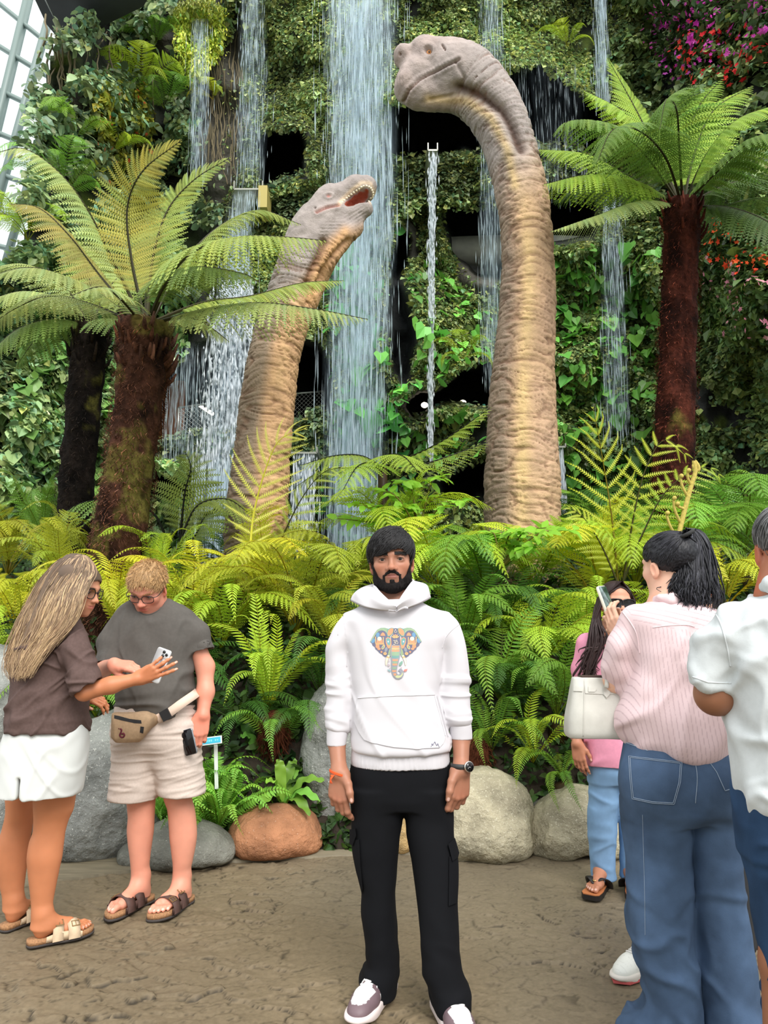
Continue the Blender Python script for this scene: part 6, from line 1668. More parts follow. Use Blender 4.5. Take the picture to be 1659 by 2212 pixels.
 poly([(770,1385),(830,1370),(850,1410),(800,1440)],ora);poly([(810,1450),(860,1420),(930,1430),(970,1400),(985,1340),(1000,1400),(960,1460),(900,1490),(850,1485)],srgb(196,200,140))
 for a in(-60,-30,0,30,60):
  t=math.radians(a);c=ora if a in(0,)else gold;ell(820+55*math.sin(t),545-60*math.cos(t),16,46,c,t)
 line([(800,360),(800,395),(825,410),(850,395),(855,365)],pale,.5);ell(823,342,14,14,pale)
 line([(765,610),(795,595),(815,612),(800,635),(785,640),(808,645),(818,670),(795,695),(765,685)],pale,.62)
 line([(805,642),(835,640),(850,620),(875,630),(878,665),(855,682),(838,665)],pale,.55);line([(818,598),(845,610),(870,592)],pale,.42);ell(845,585,9,9,pale)
 poly([(905,1195),(915,1130),(965,1085),(990,1080),(990,1140),(950,1195)],srgb(96,150,130));poly([(1010,1320),(1040,1280),(1090,1275),(1105,1258),(1095,1310),(1050,1340)],srgb(220,110,96))
 poly([(715,1310),(680,1290),(640,1285),(625,1268),(640,1310),(685,1340),(715,1335)],srgb(120,160,166));poly([(630,1180),(665,1145),(695,1185),(660,1215)],srgb(180,160,170))
 for x,y in((672,1082),(692,1250),(963,1240)):ell(x,y,15,15,srgb(190,170,180),n=8)
 return S_
def build_man():
 Y=3.08;M=MATS;sc=1.07
 fwd=nrm(A(-.03,-1,-.02));R=basis(fwd,A(-.045,0,1));o=P(845,1207,Y-.085)-R[:,1]*.085*sc
 base=G(857,2150);base[1]=Y;base[2]=0
 man=thing('person','bearded man in white elephant-print hoodie and black cargo trousers, standing in the middle','person',base)
 b=SDF();hs=head_sdf(jaw=1.06,nose=1.08)
 b.sub(hs,o,R,sc,.0)
 nk=lambda x,f,u:o+R@(A(x,f,u)*sc)
 b.cap(nk(0,-.018,-.06),nk(0,-.03,-.16),.058,.062,.03);b.cap(nk(0,-.03,-.16),P(852,1350,Y),.060,.08,.05)
 b.cap(P(852,1350,Y),P(862,1640,Y),.085,.09,.05)
 for x0,x1,x2 in((760,728,738),(950,990,996)):
  b.chain([P(x0+(14 if x0<800 else-14),1365,Y),P(x1,1490,Y),P((x1+x2)/2,1570,Y-.015)],[.036,.030,.028],.03)
 hands=[]
 w1=P(733,1668,Y-.075);b.cap(P(728,1560,Y-.012),P(727,1600,Y-.016),.032,.033,.02);b.cap(P(727,1600,Y-.016),w1,.033,.0280,.02)
 hands.append(Hand(b,w1,A(-.03,-.10,-1),A(-.45,-.88,.08),-1,1.07,((.30,.55,.25),(.50,.75,.35),(.55,.8,.4),(.55,.8,.4)),thumb=[(.012,.022,.002),(.036,.044,.012),(.064,.055,.016),(.090,.060,.012)],fat=1.13))
 w2=P(996,1662,Y-.075);b.cap(P(992,1550,Y-.012),P(996,1592,Y-.016),.032,.034,.02);b.cap(P(996,1592,Y-.016),w2,.034,.0280,.02)
 hands.append(Hand(b,w2,A(-.10,-.10,-1),A(.50,-.85,.05),1,1.10,((.35,.75,.45),(.60,.9,.4),(.60,.9,.45),(.55,.85,.4)),thumb=[(.012,.024,.002),(.040,.044,.012),(.071,.052,.016),(.098,.052,.010)],fat=1.13))
 for xs,dy in(((812,815,818),.02),((925,948,972),-.13)):
  b.chain([P(xs[0],1680,Y),P(xs[1],1910,Y+dy/2),P(xs[2],2120,Y+dy)],[.07,.05,.04],.03)
 nails=[n for h in hands for n in h.nails]
 skc=skin_col(srgb(168,116,92),[(o,R,sc,head_col(srgb(172,120,96),srgb(160,96,88),stubble=.25))],nails,[(h.pt(.09,0,.01),.035,.35)for h in hands])
 V,Q=b.polygonise(.0026);V=.7*V+.3*lap(V,Q)
 mesh('body',V,[Q],M['skin'],man,col=skc(V))
 add_eyes(man,o,R,sc,gaze=(.0,.0));brows(man,o,R,sc,(.012,.010,.009),w=.0048,dens=7.,tilt=.0008)
 hc=A(.014,.013,.014);loc=lambda x,f,u:nk(x,f,u)
 h=SDF();h.ell((0,-.012,.036),(.0835,.107,.0855),.02)
 def keep(p):
  x,f,u=p[:,0],p[:,1],p[:,2]
  hl=np.interp(x,[-.08,-.06,-.045,-.02,0,.02,.04,.055,.08],[.022,.014,.018,.028,.033,.038,.036,.022,.0])
  a=hl-u;bb=np.maximum(f-np.interp(u,[-.05,-.01,.02],[.012,.018,.04]),-.052-u);c=np.maximum(f+.03,-.085-u)
  return np.minimum(np.minimum(a,bb),c)
 h.fn(keep,.006,'i');h.sub(head_sdf(),(0,0,0),np.eye(3),.992,.0,'s')
 V,Q=h.polygonise(.003);V=.5*V+.5*lap(V,Q);N_=vnormals(V,Q)
 crown=A(.01,-.045,.11);d=V-crown;ang=np.arctan2(d[:,0],d[:,1]);st=vnoise(np.stack([ang*9,np.linalg.norm(d,axis=1)*14,V[:,2]*6],1),1.,3.)+.6*vnoise(np.stack([ang*26,np.linalg.norm(d,axis=1)*10,V[:,2]*4],1),1.,6.)
 V=V+N_*(.0045*st)[:,None]
 ho=mesh('hair',V@R.T*sc+o,[Q],M['hair'],man,col=hc*(1+.5*st)[:,None])
 mb=MB();ps,rs,cs=strands(1500,lambda x:np.interp(x,[-.08,-.06,-.045,-.02,0,.02,.04,.055,.08],[.014,.010,.014,.024,.030,.036,.034,.018,-.005]),A(.034,-.02,.085),.018,rad=(.0855,.1105,.0885),r0=(.0008,.0017))
 locks(mb,[[loc(*q)for q in p_]for p_ in ps],rs,hc*cs[:,None]);mb.build('hair_strands',M['hair'],ho)
 bd=SDF();hs2=head_sdf(jaw=1.06,nose=1.08,ear=False)
 bd.sub(hs2,(0,0,0),np.eye(3),1.0,.0);
 bd.fn(lambda p:hs2.at(p)-(.0045+.004*sstep(-.075,-.11,p[:,2])),0,'i');bd.ops[0]=('u',lambda p:hs2.at(p)-(.0032+.0065*sstep(-.08,-.112,p[:,2])),0);bd.ops.pop(1)
 def bkeep(p):
  x,f,u=p[:,0],p[:,1],p[:,2];ax=np.abs(x)
  top=np.interp(ax,[0,.02,.028,.036,.044,.052,.06,.075],[-.088,-.086,-.080,-.074,-.068,-.058,-.040,.0])
  jawb=np.maximum(u-top,np.maximum(-.005-f,u-.0));jawb=np.maximum(jawb,-f-.004)
  mo=np.maximum(np.abs(u-np.interp(ax,[0,.012,.024,.030],[-.0475,-.0490,-.056,-.064]))-np.interp(ax,[0,.01,.026,.031],[.0045,.0075,.0065,.003]),np.maximum(ax-.031,.07-f))
  drop=np.maximum(np.abs(ax-.0295)-.0055,np.maximum(np.abs(u+.074)-.018,.05-f))
  soul=np.maximum(np.maximum(ax-.010,np.abs(u+.083)-.008),.06-f)
  return np.minimum(np.minimum(jawb,mo),np.minimum(drop,soul))
 bd.fn(bkeep,.007,'i')
 V,Q=bd.polygonise(.0022);V=.5*V+.5*lap(V,Q);N_=vnormals(V,Q)
 st=vnoise(V*A(420,200,90),1.,1.)+.6*vnoise(V,260,5.)
 V=V+N_*(.0012*st)[:,None]
 mesh('beard',V@R.T*sc+o,[Q],M['beard'],man,col=(A(.013,.011,.011)*(1+.5*st)[:,None]))
 t=SDF()
 t.loft(rowsL(Y,[(1296,800,905,.075),(1308,778,925,.092),(1322,758,948,.105),(1342,744,968,.115),(1370,744,970,.122),(1408,750,958,.128),(1461,757,954,.132),(1500,762,948,.135),(1560,760,962,.14),(1596,757,974,.144),(1612,758,977,.146),(1619,761,974,.142)]),.03,2.5)
 t.loft(rowsL(Y,[(1326,745,800,.05),(1345,728,785,.062),(1370,714,770,.064),(1408,701,754,.062),(1461,703,759,.060),(1490,704,763,.060),(1521,702,761,.058,-.005),(1550,703,758,.056,-.01),(1570,705,755,.052,-.014),(1577,708,752,.046,-.015)]),.03)
 t.loft(rowsL(Y,[(1322,915,968,.05),(1345,930,990,.062),(1370,944,1000,.064),(1408,954,1008,.062),(1461,954,1016,.062),(1490,948,1016,.060),(1513,950,1017,.058,-.004),(1540,957,1017,.056,-.01),(1560,962,1018,.052,-.014),(1567,968,1016,.046,-.015)]),.03)
 t.cap(nk(0,-.022,-.08),nk(0,.045,-.178),.066,.028,.01,mode='s')
 za,zb=P(850,1619,Y)[2],P(850,1345,Y)[2]
 def fold(V,N_):
  px,py=to_px(V);sl=sstep(16,4,np.minimum(np.abs(px-np.interp(py,[1340,1600],[728,728]))-30,np.abs(px-np.interp(py,[1340,1600],[975,990]))-30))
  arm=((px<np.interp(py,[1340,1408,1490,1600],[742,751,762,752]))|(px>np.interp(py,[1340,1408,1490,1600],[968,957,948,972]))).astype(float)
  f1=folds(V,(5,5,24),3.,.32,.5)*sstep(1420,1480,py)*.008+folds(V,(9,9,40),8.,.3,.4)*sstep(1520,1550,py)*.003
  f2=folds(V,(7,5,3.2),21.,.3,.6)*.007*sstep(1330,1400,py)+folds(V,(3,3,9),31.,.3,.6)*.007*sstep(1530,1600,py)+.006*fbm(V,5,2,9.)
  dg=folds(V@rotm((0,1,0),.6).T,(9,4,2.5),13.,.22,.5)*.005*sstep(.0,1,1-arm)
  return np.where(arm>.5,f1+.004*fbm(V,9,2,2.),f2+dg)
 hd,HV,HQ=cloth(t,'hoodie',.0045,M['hoodie'],man,fold,None,2)
 sf=Surf(HV,HQ);sm=MB()
 for l in([(740,1332),(733,1350),(730,1372)],[(993,1348),(975,1362),(962,1378),(955,1400)],[(752,1408),(749,1440)]):sf.line(sm,catmull(np.array(l,float),12),.0016,.0006,(1,1,1))
 sm.build('shoulder_seam',M['hoodie'],hd)
 rim=[(856,1314,-.135),(839,1299,-.128),(822,1283,-.105),(812,1271,-.055),(808,1266,.0),(813,1260,.06),(830,1254,.105),(850,1252,.12),(871,1250,.105),(887,1252,.06),(893,1256,.0),(889,1261,-.055),(879,1275,-.105),(867,1293,-.128),(857,1314,-.137)]
 low=[(855,1322,-.142),(822,1319,-.142),(787,1312,-.118),(763,1301,-.055),(757,1297,.02),(770,1299,.09),(806,1308,.14),(850,1313,.155),(893,1304,.14),(922,1295,.09),(931,1291,.02),(926,1295,-.055),(904,1306,-.118),(880,1315,-.142),(858,1322,-.144)]
 rc,lc=catmull([P(x,y,Y+d)for x,y,d in rim],90),catmull([P(x,y,Y+d)for x,y,d in low],90)
 axis=P(852,1290,Y+.01);m_=14;rows_=[]
 for k in range(m_):
  t_=k/(m_-1);c=rc*(1-t_)+lc*t_;out_=nrm((c-axis)*A(1,1,0));ang_=np.arctan2(c[:,0]-axis[0],-(c[:,1]-axis[1]))
  wv=.004*np.sin(ang_*5+2.2*t_)+.003*np.sin(ang_*9-4*t_+1)
  rows_.append(c+out_*(math.sin(PI*t_**.8)*.020+wv*math.sin(PI*t_))[:,None]+A(0,0,1)*(math.sin(PI*t_)*.014))
 for t_,dn_ in((.66,.010),(.33,.016)):rows_.append(rows_[int(t_*(m_-1))]*.55+(rc*(1-t_)+lc*t_)*.45-A(0,0,dn_))
 Vh=np.array(rows_);nr=len(rows_)
 i,j=np.meshgrid(np.arange(nr),np.arange(89),indexing='ij')
 hoodo=mesh('hood',Vh.reshape(-1,3),[np.stack([i*90+j,i*90+j+1,((i+1)%nr)*90+j+1,((i+1)%nr)*90+j],-1).reshape(-1,4)],M['hoodie'],hd)
 MB().add(*tube(rc,.0055,8)).build('hood_edge',M['hoodie'],hd)
 rib=SDF();rib.loft(rowsL(Y,[(1606,762,968,.128),(1618,760,969,.134),(1640,758,971,.134),(1652,759,972,.132)]),0,2.4)
 rb=lambda V,N_:.0012*np.sin(np.arctan2(V[:,1]-Y,V[:,0]-P(865,1630,Y)[0])*150)+.003*fbm(V,7,2,4.)
 cloth(rib,'hem',.0045,M['hoodie'],hd,rb)
 for nm,rows in(('cuff',[(1573,706,753,.046,-.015),(1590,706,751,.045,-.016),(1609,706,749,.044,-.017)]),('cuff',[(1563,968,1018,.046,-.015),(1580,971,1019,.045,-.016),(1596,973,1019,.044,-.017)])):
  c=SDF();c.loft(rowsL(Y,rows),0,2.0)
  z0=min(x[0]for x in rowsL(Y,rows));rr=rowsL(Y,rows)
  hole=SDF();hole.loft([(a-.01,x,y,q-.006,w-.006)for a,x,y,q,w in rr[-1:]]+[(a,x,y,q-.006,w-.006)for a,x,y,q,w in rr[1:2]],0)
  c.fn(lambda p,hole=hole:hole.at(p),0,'s')
  cloth(c,nm,.003,M['hoodie'],hd,lambda V,N_:.002*fbm(V,14,2,4.))
 pk=MB();sf.patch(pk,[(774,1505),(800,1503),(856,1500),(938,1498),(946,1530),(954,1562),(962,1590),(956,1606),(948,1615),(900,1618),(850,1614),(810,1606),(788,1598),(776,1580),(766,1556)],.0045,(1,1,1),5.,.005)
 sf.line(pk,[(775,1508),(856,1503),(937,1501)],.0016,.0052,(1,1,1));sf.line(pk,[(942,1502),(950,1532),(958,1562),(966,1592)],.0014,.0052,(1,1,1));sf.line(pk,[(936,1503),(944,1532),(952,1562),(960,1590)],.0012,.0052,(1,1,1))
 pk.build('pocket',M['hoodie'],hd)
 pr=MB();pm=pmat('print_ink',attr=True,rough=.8,spec=.2)
 for i,(k,pts,c,w)in enumerate(print_shapes()):
  off=.0012+.00012*i/4
  c=tuple(.80*A(*c)+.20*.62)
  if k=='p':sf.patch(pr,pts,off,c,2.2)
  else:sf.line(pr,pts,w*.0016,off+.0004,c,step=.9)
 pr.build('elephant_print',pm,hd)
 lg=MB();ink=srgb(70,72,110)
 for l in([(929.5,1614),(932,1606),(933.2,1611),(936,1605)],[(936,1605),(937.5,1602.4),(939,1606)],[(939,1606),(942,1611.5),(943.5,1606),(947,1614.5)],[(938,1609.6),(938.4,1610)]):sf.line(lg,l,.0007,.0062,ink,step=.8)
 lg.build('chest_logo',pm,hd).name='hem_logo'
 p=SDF()
 p.loft(rowsL(Y,[(1636,764,968,.115),(1650,758,973,.125),(1680,756,975,.13),(1715,757,976,.128),(1740,764,973,.115)]),.06,2.4)
 p.loft(rowsL(Y,[(1700,757,872,.12),(1754,759,871,.115),(1794,758,865,.11),(1834,760,862,.105),(1880,768,858,.10),(1928,780,855,.095),(1968,779,855,.093),(2021,785,858,.09),(2075,791,862,.09,.01),(2095,781,861,.092,.01),(2110,776,859,.095,.01),(2148,777,855,.098,.01)]),.02,2.2)
 p.loft(rowsL(Y,[(1700,866,976,.12),(1754,874,979,.115),(1807,880,982,.11,-.02),(1861,888,991,.105,-.04),(1914,895,991,.10,-.06),(1968,901,989,.095,-.08),(2021,906,991,.093,-.10),(2075,911,993,.092,-.12),(2115,918,1003,.095,-.13),(2142,927,1014,.10,-.14),(2184,940,1017,.10,-.15)]),.02,2.2)
 def pf(V,N_):
  px,py=to_px(V)
  return.006*folds(V,(5,5,12),41.,.28,.6)*sstep(1990,2100,py)+.004*folds(V@rotm((0,1,0),.5).T,(9,6,3),44.,.25,.5)+.003*fbm(V,9,2,4.)
 pt_,PV,PQ=cloth(p,'trousers',.0055,M['black'],man,pf)
 ps_=Surf(PV,PQ)
 for fl,body in(([(761,1791),(772,1788),(774,1803),(767,1826),(761,1822)],[(764,1815),(778,1812),(781,1870),(786,1918),(784,1928),(772,1880)]),([(964,1824),(977,1810),(986,1843),(984,1852),(973,1861)],[(968,1850),(986,1850),(987,1900),(984,1950),(967,1957),(968,1900)])):
  for nm,poly_,of in(('cargo_pocket',body,.006),('pocket_flap',fl,.011)):
   mb=MB();ps_.patch(mb,poly_,of,(1,1,1),4.,.012);
   if mb.V:mb.build(nm,M['black'],pt_)
 dk,wh,pk_=A(*srgb(112,92,98)),A(*srgb(240,238,238)),A(*srgb(226,204,204))
 def shoe(q):
  x,f,u=q[:,0],q[:,1],q[:,2]
  toe=(f>.17)&(f<.252)&(np.abs(x)<np.interp(f,[.17,.2,.235,.252],[.036,.032,.026,.012]))&(u>.03)
  tong=(np.abs(x)<.017)&(f>.05)&(f<=.175);heelp=(f<.07)&(u<.07)
  c=np.where(toe[:,None]|tong[:,None],wh,dk);c=np.where(heelp[:,None],pk_,c)
  side=(f>.07)&(f<.15)&(u<.055);return np.where(side[:,None],wh*.96,c)
 for hx,hy,tx,ty in((846,2130,770,2210),(952,2180,1008,2262)):
  hh=G(hx,hy);tt=G(tx,ty);Rs=shoe_frame(hh,tt)
  heel=G(tx,ty)-Rs[:,1]*.262;heel[2]=.002
  sneaker(man,heel,Rs,1.07,shoe,srgb(226,212,210),laces=4)
 br=MB();ora=srgb(238,92,40)
 wd=nrm(A(-.03,-.10,-1));ring=[]
 for k in range(25):
  a=k/24*2*PI;Bw=basis(wd,A(-.45,-.88,0));ring.append(w1+Bw@A(.0375*math.cos(a),.004+.010*math.cos(a+.3),.0350*math.sin(a)))
 for dz,rr in((0,.0022),(.003,.0018),(-.003,.0018)):br.add(*tube(np.array(ring)+wd*dz,rr,6))
 kn=np.array(ring)[12-3]+A(-.004,-.006,0)
 kn=P(717,1676,w1[1]-.03)
 for k in range(6):br.add(*tube(catmull([kn+A(.01,0,.004),kn+A(-.001*k,-.004,-.008),kn+A(.002*k-.008,-.002,-.022-.003*(k%3))],8),.0013,5),(1,.8,.7))
 br.add(*sphere(kn,(.005,.004,.004),10,6));br.build('thread_bracelet',pmat('orange_thread',ora,.8),man)
 wa=MB();wd=nrm(A(-.05,-.08,-1));wc=w2-wd*.012;Bw=basis(wd,A(.5,-.85,0));ring=[]
 for k in range(33):
  a=k/32*2*PI;ring.append(wc+Bw@A(.0380*math.cos(a),0,.0340*math.sin(a)))
 ring=np.array(ring);o2=nrm(ring-wc);V=np.vstack([ring-wd*.009,ring+wd*.009,ring+wd*.009+o2*.003,ring-wd*.009+o2*.003]);k=np.arange(32)
 wa.add(V,[np.concatenate([np.stack([r_*33+k,((r_+1)%4)*33+k,((r_+1)%4)*33+k+1,r_*33+k+1],1)for r_ in range(4)])])
 w_=wa.build('wristwatch',pmat('watch_strap',srgb(52,52,52),.6),man)
 nn=nrm(A(.42,-.85,.10));fc=wc+nn*.041+A(.008,-.002,.0)
 mesh('watch_case',*tube([fc-nn*.007,fc-nn*.002,fc+nn*.002],[.0185,.0205,.0195],32),pmat('watch_steel',srgb(206,200,194),.25,metal=.9),w_)
 mesh('watch_face',*tube([fc+nn*.001,fc+nn*.0026],[.0175,.0175],32),pmat('watch_black',(.008,.008,.010),.12),w_)
 Bf=basis(nn,A(0,0,1));hnd=MB()
 for a,l in((2.2,.007),(4.0,.010)):hnd.add(*tube([fc+nn*.0030,fc+nn*.0030+Bf@A(l*math.sin(a),0,l*math.cos(a))],.0006,4))
 hnd.build('watch_hands',pmat('watch_silver',srgb(220,220,220),.3),w_)
 return man
def long_hair(name,person,paths_fn,n,r0,colf,seed,mat='hair',parent=None):
 r=np.random.default_rng(seed);mb=MB();ps,rs,cs=[],[],[]
 for k in range(n):
  p,c,w=paths_fn(r,k/n);ps.append(p);rs.append(r.uniform(*r0)*w);cs.append(c)
 locks(mb,ps,rs,np.array(cs),n=18,tip=.2)
 return mb.build(name,MATS[mat],parent or person)
def build_left_woman():
 Y=3.52;M=MATS
 fwd=nrm(A(.93,-.22,-.26));R=basis(fwd,A(.16,-.05,1));sc=1.03
 o=P(170,1270,Y-.02)
 base=G(80,2035);base[1]=Y-.02;base[2]=0
 w=thing('person','woman with long fair hair, brown blouse and white shorts, holding out a phone','person',base)
 b=SDF();b.sub(head_sdf(1,.9),o,R,sc,.0)
 nk=lambda x,f,u:o+R@(A(x,f,u)*sc)
 b.cap(nk(0,-.02,-.06),P(128,1345,Y),.048,.052,.03);b.cap(P(128,1345,Y),P(108,1560,Y),.075,.10,.05)
 el=P(182,1494,Y-.15);wr=P(298,1466,Y-.10)
 b.cap(P(140,1380,Y-.08),el,.036,.036,.03);b.cap(el,(el+wr)/2,.038,.035,.02);b.cap((el+wr)/2,wr,.035,.025,.02)
 h1=Hand(b,wr,A(.90,-.10,.42),A(-.32,-.86,-.40),1,.95,((.05,.18,.12),(.1,.25,.2),(.25,.35,.25),(.35,.35,.25)),thumb=[(.014,.022,-.012),(.042,.040,-.030),(.066,.046,-.040),(.090,.044,-.046)],spread=.10,fat=.93)
 w2=P(172,1504,Y+.14);b.cap(P(146,1470,Y+.16),w2,.034,.024,.02)
 h2=Hand(b,w2,A(.95,-.1,-.12),A(.1,-.5,.9),1,.92,((.4,.7,.4),)*4,fat=.93)
 fa,fb=G(66,2046),G(12,2010)
 R1=shoe_frame(G(64,2048),G(186,2020));R2=shoe_frame(G(-8,2010),G(72,1975))
 ya,yb=fa[1]+.03,fb[1]+.03
 b.loft(rowsL(ya,[(1690,74,160,.088),(1712,74,162,.086),(1745,74,158,.076),(1775,74,146,.062),(1797,72,140,.057),(1820,64,137,.058),(1845,60,134,.060),(1880,61,127,.053),(1920,65,119,.043),(1955,68,113,.035),(1985,68,110,.035),(2003,66,111,.038)]),.02)
 b.loft(rowsL(yb,[(1690,8,80,.085),(1712,14,76,.082),(1750,15,72,.070),(1790,6,68,.058),(1825,-4,62,.060),(1860,-6,58,.056),(1910,0,52,.042),(1945,6,49,.034),(1965,6,49,.034)]),.02)
 h1a=P(90,2042,ya);h1a[2]=.026;h2a=P(28,2000,yb);h2a[2]=.026
 n1=foot_sdf(b,h1a-R1[:,1]*.01,R1,.96,1);n2=foot_sdf(b,h2a-R2[:,1]*.01,R2,.96,1)
 nails=h1.nails+h2.nails+n1+n2
 skn=srgb(196,126,88)
 col=skin_col(skn,[(o,R,sc,head_col(srgb(208,146,116),srgb(190,104,96)))],nails,[(h1.pt(.06,0,0),.05,.2)])
 V,Q=b.polygonise(.0034);V=.7*V+.3*lap(V,Q);mesh('body',V,[Q],M['skin'],w,col=col(V))
 add_eyes(w,o,R,sc,gaze=(0,-.3));brows(w,o,R,sc,srgb(96,74,54),w=.003)
 glasses(w,o,R,sc,M['lens'],M['glass'],rx=.0245,rz=.0215,rim=.0020)
 hb=SDF();hb.ell((0,-.016,.034),(.083,.108,.084),.02);hb.ell((0,-.07,-.05),(.07,.06,.09),.04)
 hb.fn(lambda p:np.minimum(np.maximum(np.interp(np.abs(p[:,0]),[0,.03,.06,.09],[.052,.046,.025,-.03])-p[:,2],0*p[:,0]-1),p[:,1]-.02),.006,'i')
 hb.fn(lambda p:np.where(p[:,1]>.03,np.interp(np.abs(p[:,0]),[0,.03,.06,.09],[.052,.046,.025,-.03])-p[:,2],-.02),.006,'i')
 hb.sub(head_sdf(1,.9,ear=False),(0,0,0),np.eye(3),.99,0,'s')
 dk,md,bl=A(*srgb(104,86,72)),A(*srgb(158,130,104)),A(*srgb(216,186,144))
 V,Q=hb.polygonise(.004);V=.5*V+.5*lap(V,Q);st=vnoise(V*A(60,10,10),1.,3.)
 N_=vnormals(V,Q);V=V+N_*(.002*st)[:,None]
 cap=mesh('hair',V@R.T*sc+o,[Q],M['hair'],w,col=(dk*.85)[None]*(1+.3*st)[:,None])
 f=mass_path([(166,1198),(122,1212),(88,1252),(60,1300),(40,1345),(22,1398),(13,1438),(26,1470)],[(186,1200),(204,1221),(204,1244),(187,1266),(175,1308),(152,1350),(110,1392),(62,1454)],lambda t,w:Y-.02-np.interp(t,[0,.12,.3,.55,1],[.0,.05,.085,.13,.15])*(.25+.75*min(1,w*1.8)),6.,16)
 def path(r,t):
  p,w=f(r);c=[dk*.7,dk,dk*1.2,md][r.integers(0,4)];tip=md if r.random()<.5 else(md*.4+bl*.6)
  if r.random()<.14:c=md*.4+bl*.6;tip=bl
  return p,np.stack([c,tip])*r.uniform(.8,1.2),1.0
 long_hair('long_locks',w,path,1500,(.0011,.0027),None,5,parent=cap)
 f2=mass_path([(166,1198),(140,1206),(104,1250),(84,1300),(68,1345),(50,1390),(40,1430),(44,1462)],[(182,1201),(196,1216),(180,1250),(166,1295),(150,1330),(126,1358),(92,1392),(60,1446)],lambda t,w:Y+.0-np.interp(t,[0,.12,.3,.55,1],[.0,.03,.06,.10,.115]),2,8)
 long_hair('under_hair',w,lambda r,t:(f2(r)[0],np.stack([dk,md])*.8,1.6),160,(.004,.008),None,15,parent=cap)
 lin=pmat('brown_linen',srgb(92,74,70),.85,var=(90,.10),bump=[(500,.3,.0012),(30,.25,.004)],spec=.2)
 t=SDF()
 t.loft(rowsL(Y,[(1322,85,150,.06),(1338,68,172,.10),(1362,55,180,.125),(1400,44,186,.14),(1450,34,188,.15),(1500,26,190,.15),(1535,22,191,.15),(1560,20,191,.165),(1572,19,190,.168),(1579,22,188,.165)]),.03,2.3)
 sn=A(.56,0,-.83)
 t.sub(sleeve([P(150,1358,Y-.07),P(166,1410,Y-.12),P(184,1470,Y-.155),P(196,1500,Y-.155)],[.058,.066,.068,.072],(P(190,1486,Y-.155),sn),.03,(P(180,1474,Y-.155),P(204,1512,Y-.155),.058,.066)),(0,0,0),I3,1.,.035)
 t.sub(sleeve([P(120,1362,Y+.08),P(150,1430,Y+.13),P(168,1478,Y+.15)],[.06,.058,.058]),(0,0,0),I3,1.,.03)
 cloth(t,'blouse',.005,lin,w,lambda V,N_:folds(V,(8,8,10),3.,.2,.6)*.011+folds(V@rotm((0,1,0),-.7).T,(14,9,5),9.,.2,.5)*.008+folds(V,(4,4,16),19.,.3,.5)*.006*sstep(P(0,1480,Y)[2],P(0,1540,Y)[2],V[:,2])+.006*fbm(V,6,3,7.))
 wh=pmat('white_cotton',srgb(210,212,210),.8,bump=[(300,.15,.001)],spec=.25)
 s=SDF()
 s.loft(rowsL(Y,[(1552,32,181,.13),(1580,18,187,.15),(1610,10,187,.158),(1650,2,183,.165),(1690,-4,176,.17),(1712,-8,171,.17)]),.03,2.5)
 s.rbx(P(53,1708,Y-.1),(.004,.25,.06),.006,.02,rotm((0,1,0),-.04),'s')
 cloth(s,'shorts',.0055,wh,w,lambda V,N_:folds(V,(9,9,4),5.,.28,.5)*.005+folds(V@rotm((0,1,0),.6).T,(9,6,4),15.,.22,.5)*.004+.004*fbm(V,7,2,3.))
 st=pmat('beige_suede',srgb(206,182,152),.9,var=(40,.12))
 sandal(w,h1a-R1[:,1]*.01,R1,.97,1,st);sandal(w,h2a-R2[:,1]*.01,R2,.97,1,st)
 silver=pmat('phone_silver',srgb(206,206,208),.3,metal=.35);scr=pmat('phone_screen_black',(.01,.01,.012),.08)
 up=nrm(A(.36,.22,.92));th=nrm(A(.28,.95,-.2));Rp=basis(th,up);c=P(345,1436,Y-.10)
 phone('phone','silver phone held out by the long-haired woman, camera side showing',P(343,1437,Y-.085),np.stack([-Rp[:,0],Rp[:,1],Rp[:,2]],1),.074,.150,.009,silver,scr,True)
 return w
